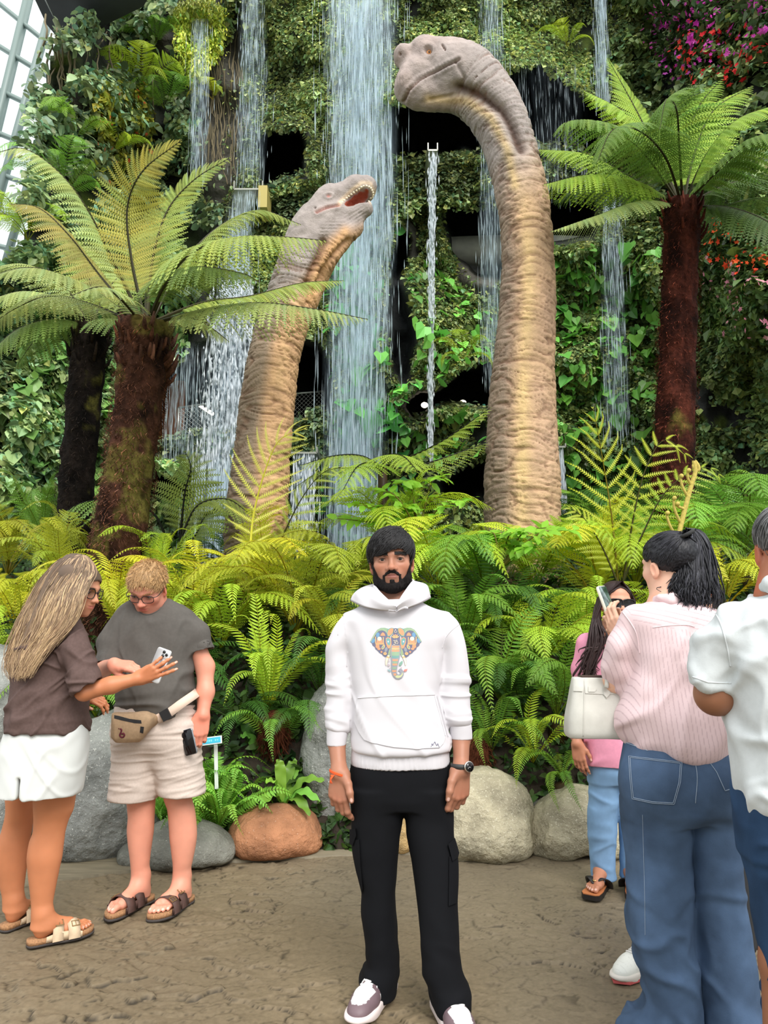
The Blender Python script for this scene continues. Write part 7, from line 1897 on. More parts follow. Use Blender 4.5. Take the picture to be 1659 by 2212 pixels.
def build_fair_man():
 Y=4.02;M=MATS;sc=1.10
 fwd=nrm(A(-.10,-.80,-.60));R=basis(fwd,A(.0,-.5,1));o=P(319,1268,Y-.10)
 base=G(330,1960);base[1]=Y;base[2]=0
 m=thing('person','fair-haired man with glasses, grey t-shirt and pale shorts, looking down at a phone','person',base)
 b=SDF();b.sub(head_sdf(0,1.03),o,R,sc,.0)
 nk=lambda x,f,u:o+R@(A(x,f,u)*sc)
 b.cap(nk(0,-.03,-.05),P(330,1325,Y),.062,.064,.04);b.cap(P(330,1330,Y),P(340,1540,Y),.09,.11,.05)
 el=P(222,1446,Y-.08);wr=P(246,1436,Y-.34)
 b.cap(P(245,1370,Y),el,.045,.044,.03);b.cap(el,wr,.044,.030,.02)
 h1=Hand(b,wr,A(.92,-.32,-.05),A(.1,-.5,.86),1,1.02,((.15,.35,.25),(.35,.55,.3),(.55,.8,.4),(.6,.9,.45)),thumb=[(.014,.022,-.014),(.042,.034,-.028),(.068,.034,-.036),(.09,.028,-.04)],fat=1.08)
 el2=P(443,1440,Y+.02);w2=P(438,1545,Y-.05)
 b.chain([P(414,1370,Y),el2,P(444,1495,Y-.01),w2],[.048,.045,.041,.030],.03)
 h2=Hand(b,w2,A(-.10,-.18,-1),A(.30,-.95,.06),1,1.06,((.30,.75,.35),(.35,.85,.4),(.35,.85,.4),(.4,.85,.4)),thumb=[(.014,.024,-.002),(.040,.046,-.004),(.066,.056,-.016),(.086,.054,-.034)],fat=1.08)
 ft1,ft2=G(277,1975),G(370,1980)
 R1=shoe_frame(G(312,1952),G(240,1985));R2=shoe_frame(G(402,1950),G(330,1992));ya,yb=Y+.03,Y+.02
 b.loft(rowsL(ya,[(1690,268,338,.085),(1727,274,335,.075),(1750,276,334,.066),(1768,277,333,.064),(1790,275,332,.062),(1820,277,328,.060),(1850,281,324,.055),(1885,284,321,.045),(1915,286,320,.037),(1935,287,321,.037)]),.02)
 b.loft(rowsL(yb,[(1690,348,420,.085),(1722,354,414,.075),(1748,362,420,.066),(1768,364,423,.064),(1800,366,425,.064),(1835,370,421,.060),(1860,373,416,.052),(1890,374,409,.041),(1915,375,408,.037),(1937,376,411,.037)]),.02)
 h1a=P(304,1952,ya);h1a[2]=.026;h2a=P(393,1952,yb);h2a[2]=.026
 n1=foot_sdf(b,h1a+R1[:,1]*-.02,R1,1.06,1);n2=foot_sdf(b,h2a+R2[:,1]*-.02,R2,1.06,-1)
 col=skin_col(srgb(222,152,128),[(o,R,sc,head_col(srgb(216,146,124),srgb(190,100,92),cheek=(1.08,.82,.78)))],h1.nails+h2.nails+n1+n2,[(h1.pt(.06,0,0),.07,.5),(h2.pt(.05,0,0),.08,.55),(w2,.10,.25)])
 V,Q=b.polygonise(.0034);V=.7*V+.3*lap(V,Q);mesh('body',V,[Q],M['skin'],m,col=col(V))
 add_eyes(m,o,R,sc,gaze=(0,-.35));brows(m,o,R,sc,srgb(170,130,90),w=.003)
 glasses(m,o,R,sc,M['lens'],M['glass'],rx=.026,rz=.0185,rim=.0017,power=2.8,u=-.006)
 hl=lambda x:float(np.interp(abs(x),[0,.03,.05,.07,.09],[.052,.048,.030,.0,-.02]))
 hb=SDF();hb.ell((0,-.014,.036),(.0805,.102,.079),.02)
 hb.fn(lambda p:np.where(p[:,1]>.035,np.interp(np.abs(p[:,0]),[0,.03,.05,.07,.09],[.054,.050,.032,.0,-.02])-p[:,2],np.where(p[:,1]>-.02,-.02-p[:,2],-.07-p[:,2])),.006,'i')
 hb.sub(head_sdf(),(0,0,0),np.eye(3),.99,0,'s')
 V,Q=hb.polygonise(.004);V=.5*V+.5*lap(V,Q);st=vnoise(V,90,1.);V=V+vnormals(V,Q)*(.002*st)[:,None]
 hc=A(*srgb(196,158,112));cap=mesh('hair',V@R.T*sc+o,[Q],M['hair'],m,col=hc*.75*(1+.3*st)[:,None])
 r=np.random.default_rng(4);mb=MB();ps,rs,cs=[],[],[]
 while len(ps)<1700:
  d=nrm(r.normal(size=3));e=A(0,-.014,.036)+d*A(.080,.101,.079)
  if e[2]<(hl(e[0])if e[1]>.035 else(-.012 if e[1]>-.02 else-.06)):continue
  n=nrm(d/A(.08,.1,.079));fl=nrm(A(.15*r.normal(),.75,-.15)-n*(A(0,.75,-.15)@n));L_=r.uniform(.014,.024)
  ps.append([nk(*e),nk(*(e+n*L_*.28+fl*L_*.4)),nk(*(e+n*L_*.55+fl*L_*1.0))]);rs.append(r.uniform(.0008,.0014));cs.append(hc*r.uniform(.6,1.25))
 locks(mb,ps,rs,np.array(cs),n=6);mb.build('hair_tufts',M['hair'],cap)
 gr=pmat('grey_jersey',srgb(92,88,84),.9,var=(60,.06),bump=[(800,.15,.0006)],spec=.2)
 t=SDF()
 t.loft(rowsL(Y,[(1292,292,366,.06),(1302,276,388,.085),(1316,256,412,.105),(1345,246,422,.13),(1380,240,424,.14),(1420,247,416,.148),(1460,252,418,.155),(1500,256,421,.16),(1525,252,423,.16),(1543,250,422,.155)]),.03,2.4)
 t.sub(sleeve([P(262,1342,Y),P(241,1392,Y-.04),P(232,1432,Y-.09),P(229,1470,Y-.14)],[.055,.062,.056,.056],(P(231,1438,Y-.1),A(-.08,-.35,-1)),.03,(P(232,1425,Y-.09),P(229,1462,Y-.14),.044,.046)),(0,0,0),I3,1.,.04)
 t.sub(sleeve([P(402,1340,Y),P(426,1368,Y),P(438,1410,Y),P(440,1450,Y)],[.050,.058,.056,.056],(P(436,1406,Y),A(.22,0,-1)),.03,(P(437,1398,Y),P(441,1440,Y),.050,.052)),(0,0,0),I3,1.,.04)
 t.cap(P(326,1315,Y-.03),P(318,1285,Y-.12),.066,.075,.008,'s')
 ts,TV,TQ=cloth(t,'t_shirt',.0055,gr,m,lambda V,N_:folds(V@rotm((0,1,0),-.5).T,(7,5,3),3.,.22,.6)*.013+folds(V,(4,4,11),9.,.25,.6)*.013*sstep(P(0,1440,Y)[2],P(0,1520,Y)[2],V[:,2])+folds(V,(12,9,6),29.,.2,.5)*.004+.006*fbm(V,5,3,7.))
 hem=MB();sf=Surf(TV,TQ);sf.line(hem,catmull(np.array([(284,1302),(296,1318),(318,1328),(345,1316),(358,1288)],float),24),.0035,.0004,(1,1,1));hem.build('collar',gr,ts)
 sh=pmat('pale_linen',srgb(208,192,182),.9,var=(120,.05),bump=[(600,.25,.001)],spec=.2)
 s=SDF()
 s.loft(rowsL(Y,[(1520,252,422,.15),(1545,249,425,.16),(1585,250,428,.155),(1615,262,420,.13),(1640,290,400,.08)]),.05,2.4)
 s.loft(rowsL(ya-.02,[(1560,252,340,.13),(1600,246,341,.135),(1650,243,340,.13),(1700,239,338,.125),(1724,237,337,.125)]),.05,2.3);s.loft(rowsL(yb-.02,[(1560,332,428,.13),(1600,332,431,.135),(1650,336,436,.13),(1690,342,440,.125),(1714,345,442,.125)]),.05,2.3)
 cloth(s,'shorts',.0055,sh,m,lambda V,N_:folds(V,(3.5,3.5,26),5.,.30,.6)*.006+folds(V@rotm((0,1,0),.25).T,(5,5,34),15.,.25,.5)*.003+.004*fbm(V,7,2,3.))
 st=pmat('brown_leather',srgb(82,58,52),.7,var=(50,.15))
 sandal(m,h1a+R1[:,1]*-.02,R1,1.07,1,st);sandal(m,h2a+R2[:,1]*-.02,R2,1.07,-1,st)
 can=pmat('tan_canvas',srgb(166,138,108),.9,var=(80,.10),bump=[(400,.3,.001)]);blk=pmat('zip_black',srgb(26,24,26),.7)
 wb=thing('waist_bag','tan canvas waist bag with a dark red emblem slung across pale shorts','bag',P(290,1575,Y-.19))
 g=SDF();yb_=Y-.20
 g.loft(rowsL(yb_,[(1540,244,318,.03),(1552,243,330,.045),(1575,241,322,.055),(1592,241,310,.05),(1602,252,300,.035)]),.02,3.0)
 g.chain([P(310,1556,yb_),P(332,1554,yb_+.05),P(346,1552,yb_+.09)],[.035,.022,.012],.03)
 bo,BV,BQ=cloth(g,'pouch',.0045,can,wb,lambda V,N_:folds(V,(10,8,10),3.,.25,.5)*.004+.003*fbm(V,14,2,3.))
 bs=Surf(BV,BQ);z=MB();bs.patch(z,[(247,1545),(258,1547),(280,1553),(305,1556),(306,1563),(290,1562),(262,1556),(247,1552)],.0015,(1,1,1),3.);z.build('zip',blk,wb)
 pr=MB();mar=srgb(96,28,44)
 bs.line(pr,catmull(np.array([(260,1574),(263,1577),(261,1583),(259,1588),(262,1592),(266,1592),(269,1588),(267,1584),(263,1586)],float),40),.0042,.001,mar,step=1.);bs.line(pr,[(256.5,1573),(257.5,1575)],.0025,.001,mar,step=1.)
 pr.build('emblem',pmat('maroon_print',mar,.8),wb)
 tg=MB();bs.patch(tg,[(303.5,1569),(311,1570),(309,1584),(302,1582)],.002,(1,1,1),2.);tg.build('side_tag',blk,wb)
 web=pmat('cream_webbing',srgb(222,196,178),.85)
 sp=catmull([P(340,1553,Y-.165),P(362,1542,Y-.175),P(392,1520,Y-.16),P(418,1502,Y-.10),P(428,1494,Y-.02)],24);T_,N_,B_=frames(sp,A(0,0,1));hw=.022
 k=np.arange(23);V=np.stack([sp+N_*hw,sp-N_*hw,sp-N_*hw+A(0,-.004,0),sp+N_*hw+A(0,-.004,0)],1).reshape(-1,3);Qs=np.concatenate([np.stack([4*k+i,4*k+(i+1)%4,4*k+4+(i+1)%4,4*k+4+i],1)for i in range(4)])
 mesh('strap',V,[Qs],web,wb);bk=sp[5];mesh('buckle',*box(bk+A(0,-.008,0),(.045,.014,.05),basis(A(0,1,0),N_[5])),blk,wb,smooth=False)
 ph=pmat('phone_black',(.012,.012,.014),.25);scr=pmat('phone_glass',(.006,.006,.008),.06)
 up=nrm(A(-.30,.05,1));th=nrm(A(-.25,-1,.0));Rp=basis(th,up)
 phone('phone','black phone hanging in the fair-haired man\'s lowered hand',P(408,1603,Y-.135),np.stack([Rp[:,0],Rp[:,1],Rp[:,2]],1),.066,.125,.009,pmat('phone_edge',srgb(150,156,164),.35,metal=.6),scr)
 return m
def build_pink_lady():
 Y=4.30;M=MATS;sc=1.02
 fwd=nrm(A(.06,-1,-.05));R=basis(fwd,A(.04,0,1));o=P(1331,1301,Y-.06)
 base=G(1290,1905);base[1]=Y;base[2]=0
 w=thing('person','lady in sunglasses, pink top and pale jeans behind the raised phone','person',base)
 b=SDF();b.sub(head_sdf(1,.95,lips=1.2),o,R,sc,.0);nk=lambda x,f,u:o+R@(A(x,f,u)*sc)
 b.cap(nk(0,-.02,-.06),P(1326,1375,Y),.05,.055,.03);b.cap(P(1326,1380,Y),P(1320,1620,Y),.08,.11,.05);b.cap(P(1326,1365,Y-.02),P(1322,1420,Y-.06),.07,.06,.05)
 wr=P(1246,1606,Y-.05);b.chain([P(1268,1390,Y),P(1250,1500,Y+.02),wr],[.040,.034,.024],.03)
 h1=Hand(b,wr,A(.10,-.12,-1),A(-.55,-.8,0),-1,.95,((.2,.35,.2),(.25,.45,.25),(.3,.5,.3),(.3,.5,.3)),fat=.95)
 b.chain([P(1380,1390,Y),P(1398,1500,Y),P(1392,1600,Y-.05)],[.04,.034,.024],.03)
 for x0,x1 in((1304,1300),(1352,1362)):b.chain([P(x0,1640,Y),P(x1,1880,Y)],[.07,.036],.03)
 Rf=shoe_frame(G(1305,1890),G(1278,1915));ha=P(1303,1888,Y);ha[2]=.03;n1=foot_sdf(b,ha,Rf,.95,1)
 Rg=shoe_frame(G(1362,1880),G(1374,1910));hb_=P(1362,1888,Y);hb_[2]=.03;n2=foot_sdf(b,hb_,Rg,.95,-1)
 col=skin_col(srgb(186,126,98),[(o,R,sc,head_col(srgb(204,146,120),srgb(176,40,50)))],h1.nails+n1+n2)
 V,Q=b.polygonise(.004);V=.7*V+.3*lap(V,Q);mesh('body',V,[Q],M['skin'],w,col=col(V))
 shade=pmat('sunglass_black',(.008,.008,.009),.08);glasses(w,o,R,sc,shade,shade,rx=.033,rz=.0225,rim=.0035,power=3.2,fwd=.098,u=-.004)
 dk=A(*srgb(46,32,32))
 hb=SDF();hb.ell((0,-.016,.034),(.083,.106,.082),.02);hb.fn(lambda p:np.where(p[:,1]>.02,np.interp(np.abs(p[:,0]),[0,.02,.05,.075,.09],[.078,.070,.045,.0,-.06])-p[:,2],-.09-p[:,2]),.006,'i');hb.sub(head_sdf(1,.95),(0,0,0),np.eye(3),.985,0,'s')
 V,Q=hb.polygonise(.004);V=.5*V+.5*lap(V,Q);cap=mesh('hair',V@R.T*sc+o,[Q],M['hair'],w,col=dk)
 def path(r,t):
  sd=-1 if r.random()<.62 else 1
  s0=nk(.004*sd,.03+.06*r.uniform(-1,.9),.112);q=nk(sd*(.080+.006*r.random()),.0+.05*r.uniform(-1,1),.02)
  if sd<0:
   ex,ey=1262+r.normal()*9+12*r.random(),1450+r.normal()*18;mx=1290+r.normal()*8;yy=Y-.10-.05*r.random()
  else:ex,ey=1385+r.normal()*8,1410+r.normal()*20;mx=1372+r.normal()*5;yy=Y+.02-.05*r.random()
  return[s0,q,P((mx+(1285 if sd<0 else 1368))/2,1345,yy+.03),P(mx,1385+r.normal()*8,yy),P((mx+ex)/2+r.normal()*4,(1385+ey)/2,yy),P(ex,ey,yy),P(ex+5*r.normal(),ey+8,yy)],dk*r.uniform(.7,1.6),1.
 long_hair('long_locks',w,path,230,(.0035,.0065),None,8,parent=cap)
 pk=pmat('pink_cotton',srgb(232,152,178),.85,var=(60,.05),bump=[(400,.2,.001)])
 t=SDF();t.loft(rowsL(Y,[(1368,1286,1366,.06),(1378,1268,1384,.085),(1400,1254,1398,.11),(1450,1256,1396,.125),(1520,1266,1388,.13),(1590,1264,1392,.14),(1640,1262,1396,.145),(1652,1263,1396,.143)]),.03,2.3)
 t.chain([P(1268,1392,Y),P(1256,1450,Y+.01),P(1250,1530,Y+.01),P(1250,1590,Y-.03)],[.055,.05,.048,.044],.03);t.chain([P(1384,1392,Y),P(1398,1500,Y),P(1394,1580,Y-.03)],[.055,.05,.044],.03)
 t.cap(P(1326,1362,Y-.04),P(1322,1398,Y-.15),.06,.045,.01,'s');t.cap(wr+A(0,0,.035),wr-A(0,0,.1),.034,.04,.004,'s')
 cloth(t,'top',.006,pk,w,lambda V,N_:folds(V,(8,8,7),3.,.25,.6)*.006+.005*fbm(V,6,2,5.))
 dn=pmat('pale_denim',srgb(122,158,196),.85,var=(12,.14),bump=[(500,.3,.001)])
 s=SDF();s.loft(rowsL(Y,[(1625,1268,1392,.13),(1660,1270,1392,.13),(1690,1272,1390,.11)]),.03,2.3)
 s.loft(rowsL(Y,[(1650,1274,1342,.10),(1700,1274,1338,.095),(1750,1271,1334,.085),(1800,1271,1332,.075),(1850,1275,1327,.068),(1880,1278,1328,.068),(1898,1279,1331,.07)]),.02);s.loft(rowsL(Y,[(1650,1334,1392,.10),(1750,1336,1392,.085),(1850,1340,1390,.07),(1896,1340,1392,.07)]),.02)
 cloth(s,'jeans',.006,dn,w,lambda V,N_:folds(V,(7,7,13),5.,.28,.6)*.006)
 blk=pmat('sandal_black',srgb(28,24,24),.5);tan=pmat('insole_tan',srgb(190,118,70),.7);gold=pmat('gold_trim',srgb(214,182,120),.3,metal=.8)
 for h_,Rr,bg in((ha,Rf,1),(hb_,Rg,-1)):
  p=lambda x,f,u:h_+Rr@(A(x*bg,f,u)*.95)
  c=np.array([(-.036,-.02),(-.03,-.05),(.03,-.05),(.036,-.02),(.04,.08),(.052,.17),(.05,.235),(.03,.25),(-.035,.25),(-.052,.22),(-.05,.15),(-.036,.06)]);n=len(c);k=np.arange(n)
  f=lambda u0,u1,g:(np.vstack([[p(x*g,q,u)for x,q in c]for u in(u0,u1)]),[np.stack([k,(k+1)%n,n+(k+1)%n,n+k],1),k[::-1][None],(n+k)[None]])
  so=mesh('sandal',*f(-.030,-.004,1.02),blk,w,smooth=False);mesh('insole',*f(-.004,.001,.96),tan,so,smooth=False)
  for q in(-1,1):
   cc=catmull([p(0,.165,.030),p(q*.028,.135,.052),p(q*.052,.085,.030),p(q*.05,.06,-.01)],14);mesh('strap',*tube(cc,np.interp(np.linspace(0,1,14),[0,.3,1],[.010,.02,.022]),8,flat=.25,up=A(0,0,1)),blk,so)
  mesh('buckle',*tube(catmull([p(-.012,.150,.046),p(0,.162,.044),p(.012,.150,.046)],8),.003,6),gold,so);mesh('toe_post',*tube([p(0,.16,.036),p(.012,.185,.004)],.003,6),gold,so)
 return w
def build_ponytail_woman():
 Y=2.75;M=MATS;sc=1.0
 fwd=nrm(A(-.42,.91,-.06));R=basis(fwd,A(-.06,0,1));o=P(1443,1220,Y)
 base=G(1490,2230);base[1]=Y;base[2]=0
 w=thing('person','woman with a black ponytail, striped pink shirt and wide jeans, seen from behind, taking a picture','person',base)
 w['label']='woman with black ponytail, striped pink shirt and wide jeans, photographing with raised phone'
 b=SDF();b.sub(head_sdf(1,.93),o,R,sc,.0);nk=lambda x,f,u:o+R@(A(x,f,u)*sc)
 b.cap(nk(0,-.02,-.06),P(1450,1318,Y),.046,.052,.03);b.cap(P(1448,1330,Y),P(1462,1600,Y),.09,.11,.05)
 wr=P(1352,1385,Y+.16)
 b.chain([P(1370,1350,Y),P(1330,1470,Y+.08),P(1345,1420,Y+.13),wr],[.045,.040,.034,.026],.03)
 h1=Hand(b,wr,A(-.50,.25,.86),A(-.75,-.55,-.25),1,.98,((.35,.75,.4),(.4,.8,.4),(.45,.8,.45),(.5,.8,.4)),thumb=[(.014,.024,-.006),(.044,.044,-.014),(.072,.048,-.022),(.096,.040,-.030)],fat=.95)
 w2=P(1372,1372,Y+.26);b.chain([P(1480,1360,Y+.1),P(1440,1440,Y+.25),w2],[.045,.038,.026],.03)
 h2=Hand(b,w2,A(-.70,.1,.62),A(-.2,.9,.2),1,.95,((.4,.7,.4),)*4,fat=.95)
 for pts in([(1420,1660),(1418,1950),(1430,2240)],[(1530,1660),(1550,1950),(1565,2240)]):b.chain([P(x,y,Y)for x,y in pts],[.09,.06,.04],.03)
 R1=shoe_frame(A(0,0,0),A(-.1,.8,0))
 for x in(1440,1570):c=P(x,2240,Y);c[2]=.02;foot_sdf(b,c,R1,.95,1,False)
 col=skin_col(srgb(228,182,156),[(o,R,sc,head_col(srgb(232,184,160),srgb(200,110,106),cheek=(1.03,.88,.84)))],h1.nails+h2.nails,[(h1.pt(.08,0,0),.05,.15)])
 V,Q=b.polygonise(.003);V=.7*V+.3*lap(V,Q);mesh('body',V,[Q],M['skin'],w,col=col(V))
 add_eyes(w,o,R,sc);brows(w,o,R,sc,(.02,.016,.014))
 dk=A(.016,.016,.020)
 hb=SDF();hb.ell((0,-.016,.034),(.082,.106,.082),.02);tie=nk(0,-.105,.095)
 hb.fn(lambda p:np.where(p[:,1]>.0,np.interp(np.abs(p[:,0]),[0,.03,.06,.075,.09],[.072,.066,.035,.0,-.02])-p[:,2]-.9*np.minimum(p[:,1]-.03,0),np.maximum(-.004+1.0*p[:,1],-.085)-p[:,2]),.006,'i');hb.sub(head_sdf(1,.93),(0,0,0),np.eye(3),.985,0,'s')
 V,Q=hb.polygonise(.0032);V=.5*V+.5*lap(V,Q);tl=A(0,-.105,.095);d=V-tl;N_=vnormals(V,Q)
 u1=np.arctan2(d[:,0],np.hypot(d[:,1],d[:,2]));st=vnoise(np.stack([u1*30,np.arctan2(d[:,2],d[:,1])*30,0*u1],1),1.,2.);V=V+N_*(.0016*st)[:,None]
 cap=mesh('hair',V@R.T*sc+o,[Q],M['hair'],w,col=dk*(1+.6*st)[:,None])
 mesh('hair_tie',*tube(np.array([tie+rotm((0,1,0),-.5)@A(.022*math.cos(a),.022*math.sin(a),0)for a in np.linspace(0,2*PI,17)]),.007,8),pmat_c('hair_tie',(.02,.02,.02),.8),w)
 f=mass_path([(1486,1152),(1474,1168),(1462,1200),(1450,1235),(1440,1262),(1436,1282),(1452,1306)],[(1500,1143),(1524,1156),(1538,1195),(1546,1235),(1553,1265),(1560,1290),(1548,1312)],lambda t,w:Y+.03-np.interp(t,[0,.2,.6,1],[.02,.10,.13,.12])*(.45+.55*math.sin(PI*w)),8.,24)
 def path(r,t):
  p,w_=f(r);return[tie+r.normal(size=3)*.006]+p,dk*r.choice([.7,1.,1.6,2.6,4.2],p=[.25,.3,.2,.15,.1])*r.uniform(.8,1.2),1.
 long_hair('ponytail',w,path,700,(.0016,.0042),None,6,parent=cap)
 def path2(r,t):
  th=r.uniform(-2.2,2.2);ph=r.uniform(.2,1.0);e=A(math.sin(th)*.082,.10*math.cos(th)*ph-.0,.035+.05*math.cos(th)*(1-ph))
  s0=A(.0835*math.sin(th),.095*math.cos(th)-.01,float(np.interp(abs(th),[0,.8,1.5,2.2,2.8],[.078,.058,.01,-.02,-.03])));f0=r.uniform(0,.45);s0=s0*(1-f0)+tl*f0;on=lambda q:A(0,-.016,.034)+(q-A(0,-.016,.034))/np.sqrt((((q-A(0,-.016,.034))/A(.0835,.1075,.0835))**2).sum())*1.01
  return[nk(*on(s0)),nk(*on(s0*.6+tl*.4+A(0,0,.012))),nk(*on(s0*.25+tl*.75+A(0,0,.006))),nk(*(tl+r.normal(size=3)*.006))],dk*r.choice([.8,1.2,2.4]),1.
 long_hair('drawn_back_strands',w,path2,420,(.0010,.0020),None,16,parent=cap)
 m=bpy.data.materials.new('striped_shirt');m.use_nodes=True;N,L=m.node_tree.nodes,m.node_tree.links;bs=N['Principled BSDF'];bs.inputs['Roughness'].default_value=.8
 a=N.new('ShaderNodeAttribute');a.attribute_name='col';L.new(a.outputs['Color'],bs.inputs['Base Color'])
 t=SDF()
 t.loft(rowsL(Y,[(1292,1412,1480,.055),(1302,1392,1500,.08),(1316,1362,1536,.105),(1345,1352,1556,.125),(1400,1358,1568,.14),(1450,1366,1574,.15),(1500,1350,1578,.16),(1550,1334,1576,.17),(1590,1345,1570,.17),(1622,1380,1562,.16),(1634,1420,1545,.15)]),.03,2.3)
 t.chain([P(1366,1336,Y),P(1348,1390,Y+.02),P(1335,1448,Y+.05),P(1342,1470,Y+.08)],[.036,.050,.054,.046],.03);t.chain([P(1342,1470,Y+.08),P(1374,1446,Y+.06),P(1395,1425,Y+.05)],[.044,.048,.05],.03)
 t.chain([P(1334,1446,Y+.08),P(1342,1402,Y+.13)],[.046,.038],.03)
 t.chain([P(1536,1345,Y),P(1566,1420,Y+.05),P(1556,1470,Y+.12)],[.05,.052,.05],.03)
 t.cap(nk(0,-.02,-.05),P(1448,1310,Y),.051,.056,.008,'s')
 u_ax=lambda V:V
 def scol(V):
  px,py=to_px(V);sleeve=px<np.interp(py,[1300,1340,1400,1460,1500],[1352,1368,1378,1384,1384])
  yoke=(py<1352+.10*(px-1400))&~sleeve
  ang=np.arctan2(V[:,0]-P(1460,1450,Y)[0],-(V[:,1]-Y-.02))*.17+V[:,2]*.10
  s1=np.mod(ang/.0135,1.);s2=np.mod((V[:,2]+.25*V[:,0])/.018,1.);s3=np.mod((V[:,0]*.9+V[:,2]*.35)/.016,1.)
  s_=np.where(yoke,s2,np.where(sleeve,s3,s1));ln=sstep(.11,.05,np.abs(s_-.5))*.9
  c=A(*srgb(226,200,203))*np.ones((len(V),1));c=c*(1-.42*ln[:,None])+A(*srgb(150,112,124))*.42*ln[:,None]
  return c
 so,SV,SQ=cloth(t,'shirt',.0032,m,w,lambda V,N_:folds(V@rotm((0,1,0),.55).T,(8,5,2.6),3.,.25,.6)*.010+folds(V@rotm((0,1,0),-.6).T,(10,6,4),13.,.22,.6)*.010+.007*fbm(V,5,3,7.),scol)
 sf=Surf(SV,SQ);cl=MB();pk=pmat('shirt_pink',srgb(226,200,203),.8)
 sf.line(cl,catmull(np.array([(1410,1356),(1440,1352),(1480,1350),(1500,1354)],float),20),.0016,.0004,(1,1,1));sf.line(cl,catmull(np.array([(1345,1322),(1364,1348),(1376,1372),(1382,1412)],float),20),.0022,.0004,(1,1,1));cl.build('yoke_seam',pk,so)
 co=SDF();co.chain([P(1412,1292,Y-.01),P(1425,1290,Y-.06),P(1455,1286,Y-.075),P(1485,1288,Y-.05)],[.006,.009,.010,.008],.01);co.chain([P(1414,1299,Y-.03),P(1450,1299,Y-.080),P(1486,1299,Y-.06)],[.007,.010,.009],.02);cloth(co,'collar',.004,pk,so)
 dn=pmat('blue_denim',srgb(72,92,120),.85,var=(7,.32),bump=[(650,.45,.0012),(25,.3,.006)],spec=.2)
 s=SDF();s.loft(rowsL(Y,[(1588,1356,1560,.13),(1620,1349,1566,.14),(1650,1344,1574,.15),(1700,1343,1584,.16),(1740,1348,1586,.155),(1765,1352,1584,.13)]),.04,2.4)
 s.ell(P(1410,1690,Y-.06),(.095,.11,.11),.06);s.ell(P(1530,1692,Y-.06),(.095,.11,.11),.06)
 s.loft(rowsL(Y,[(1730,1347,1484,.13),(1800,1353,1484,.125),(1850,1357,1485,.12),(1900,1362,1487,.12),(1960,1360,1490,.125),(2000,1362,1492,.13),(2050,1371,1494,.135),(2100,1388,1497,.14),(2150,1398,1500,.145),(2185,1388,1503,.15),(2215,1350,1506,.16),(2235,1338,1508,.165),(2258,1334,1508,.165)]),.02,2.3)
 s.loft(rowsL(Y,[(1730,1478,1586,.13),(1800,1480,1589,.125),(1850,1483,1591,.12),(1900,1485,1596,.12),(1960,1488,1604,.125),(2000,1490,1611,.13),(2050,1492,1619,.135),(2100,1496,1623,.14),(2160,1500,1628,.145),(2220,1503,1631,.15),(2258,1506,1634,.15)]),.02,2.3)
 jo,JV,JQ=cloth(s,'jeans',.005,dn,w,lambda V,N_:folds(V@rotm((0,1,0),-.6).T,(6,5,9),3.,.26,.7)*.009*sstep(P(0,1700,Y)[2],P(0,1780,Y)[2],V[:,2])+folds(V,(8,6,3),23.,.25,.6)*.005+.005*fbm(V,7,3,5.))
 js=Surf(JV,JQ);pkm=MB();pp=[(1358,1633),(1420,1640),(1474,1646),(1470,1690),(1456,1738),(1410,1735),(1366,1726),(1361,1680)]
 js.patch(pkm,pp,.003,(1,1,1),4.,.004);pkm.build('back_pocket',dn,jo)
 st=MB();thr=pmat('stitching',srgb(150,166,186),.8)
 for off in(0,3.5):
  cp=A(1414,1686);js.line(st,[tuple(cp+(A(*q)-cp)*(1-off/60-.03))for q in pp],.0011,.0042,(1,1,1),True)
 js.line(st,catmull(np.array([(1500,1636),(1506,1680),(1502,1735)],float),16),.0013,.001,(1,1,1));js.line(st,[(1525,1636),(1548,1668),(1566,1708)],.0013,.001,(1,1,1));js.line(st,[(1566,1708),(1580,1704)],.0013,.001,(1,1,1));js.line(st,[(1352,1604),(1378,1614),(1400,1622)],.0015,.001,(1,1,1));js.line(st,catmull(np.array([(1388,1760),(1392,1900),(1394,2020)],float),30),.0009,.0008,(1,1,1))
 st.build('stitching',thr,jo)
 case=pmat('phone_case_cream',srgb(232,226,208),.5);scr=bpy.data.materials.new('phone_picture');scr.use_nodes=True;N,L=scr.node_tree.nodes,scr.node_tree.links
 bb=N['Principled BSDF'];bb.inputs['Roughness'].default_value=.1;tc=N.new('ShaderNodeTexCoord');no=N.new('ShaderNodeTexNoise');no.inputs['Scale'].default_value=26;L.new(tc.outputs['Object'],no.inputs['Vector']);cr=N.new('ShaderNodeValToRGB');L.new(no.outputs['Fac'],cr.inputs[0])
 cr.color_ramp.elements[0].color=(.01,.02,.02,1);cr.color_ramp.elements[1].color=(.12,.18,.17,1);cr.color_ramp.elements[0].position=.35;cr.color_ramp.elements[1].position=.7;L.new(cr.outputs[0],bb.inputs['Base Color']);L.new(cr.outputs[0],bb.inputs['Emission Color']);bb.inputs['Emission Strength'].default_value=.5
 up=nrm(A(-.38,.22,.90));th=nrm(A(.72,-.62,.30));Rp=basis(th,up)
 ph=phone('phone','phone in a cream case raised by the ponytail woman, screen showing',P(1312,1306,Y+.24),Rp,.074,.150,.012,case,scr)
 ring=pmat('ring_silver',srgb(200,196,190),.25,metal=.9)
 build_handbag(Y+.12)
 return w
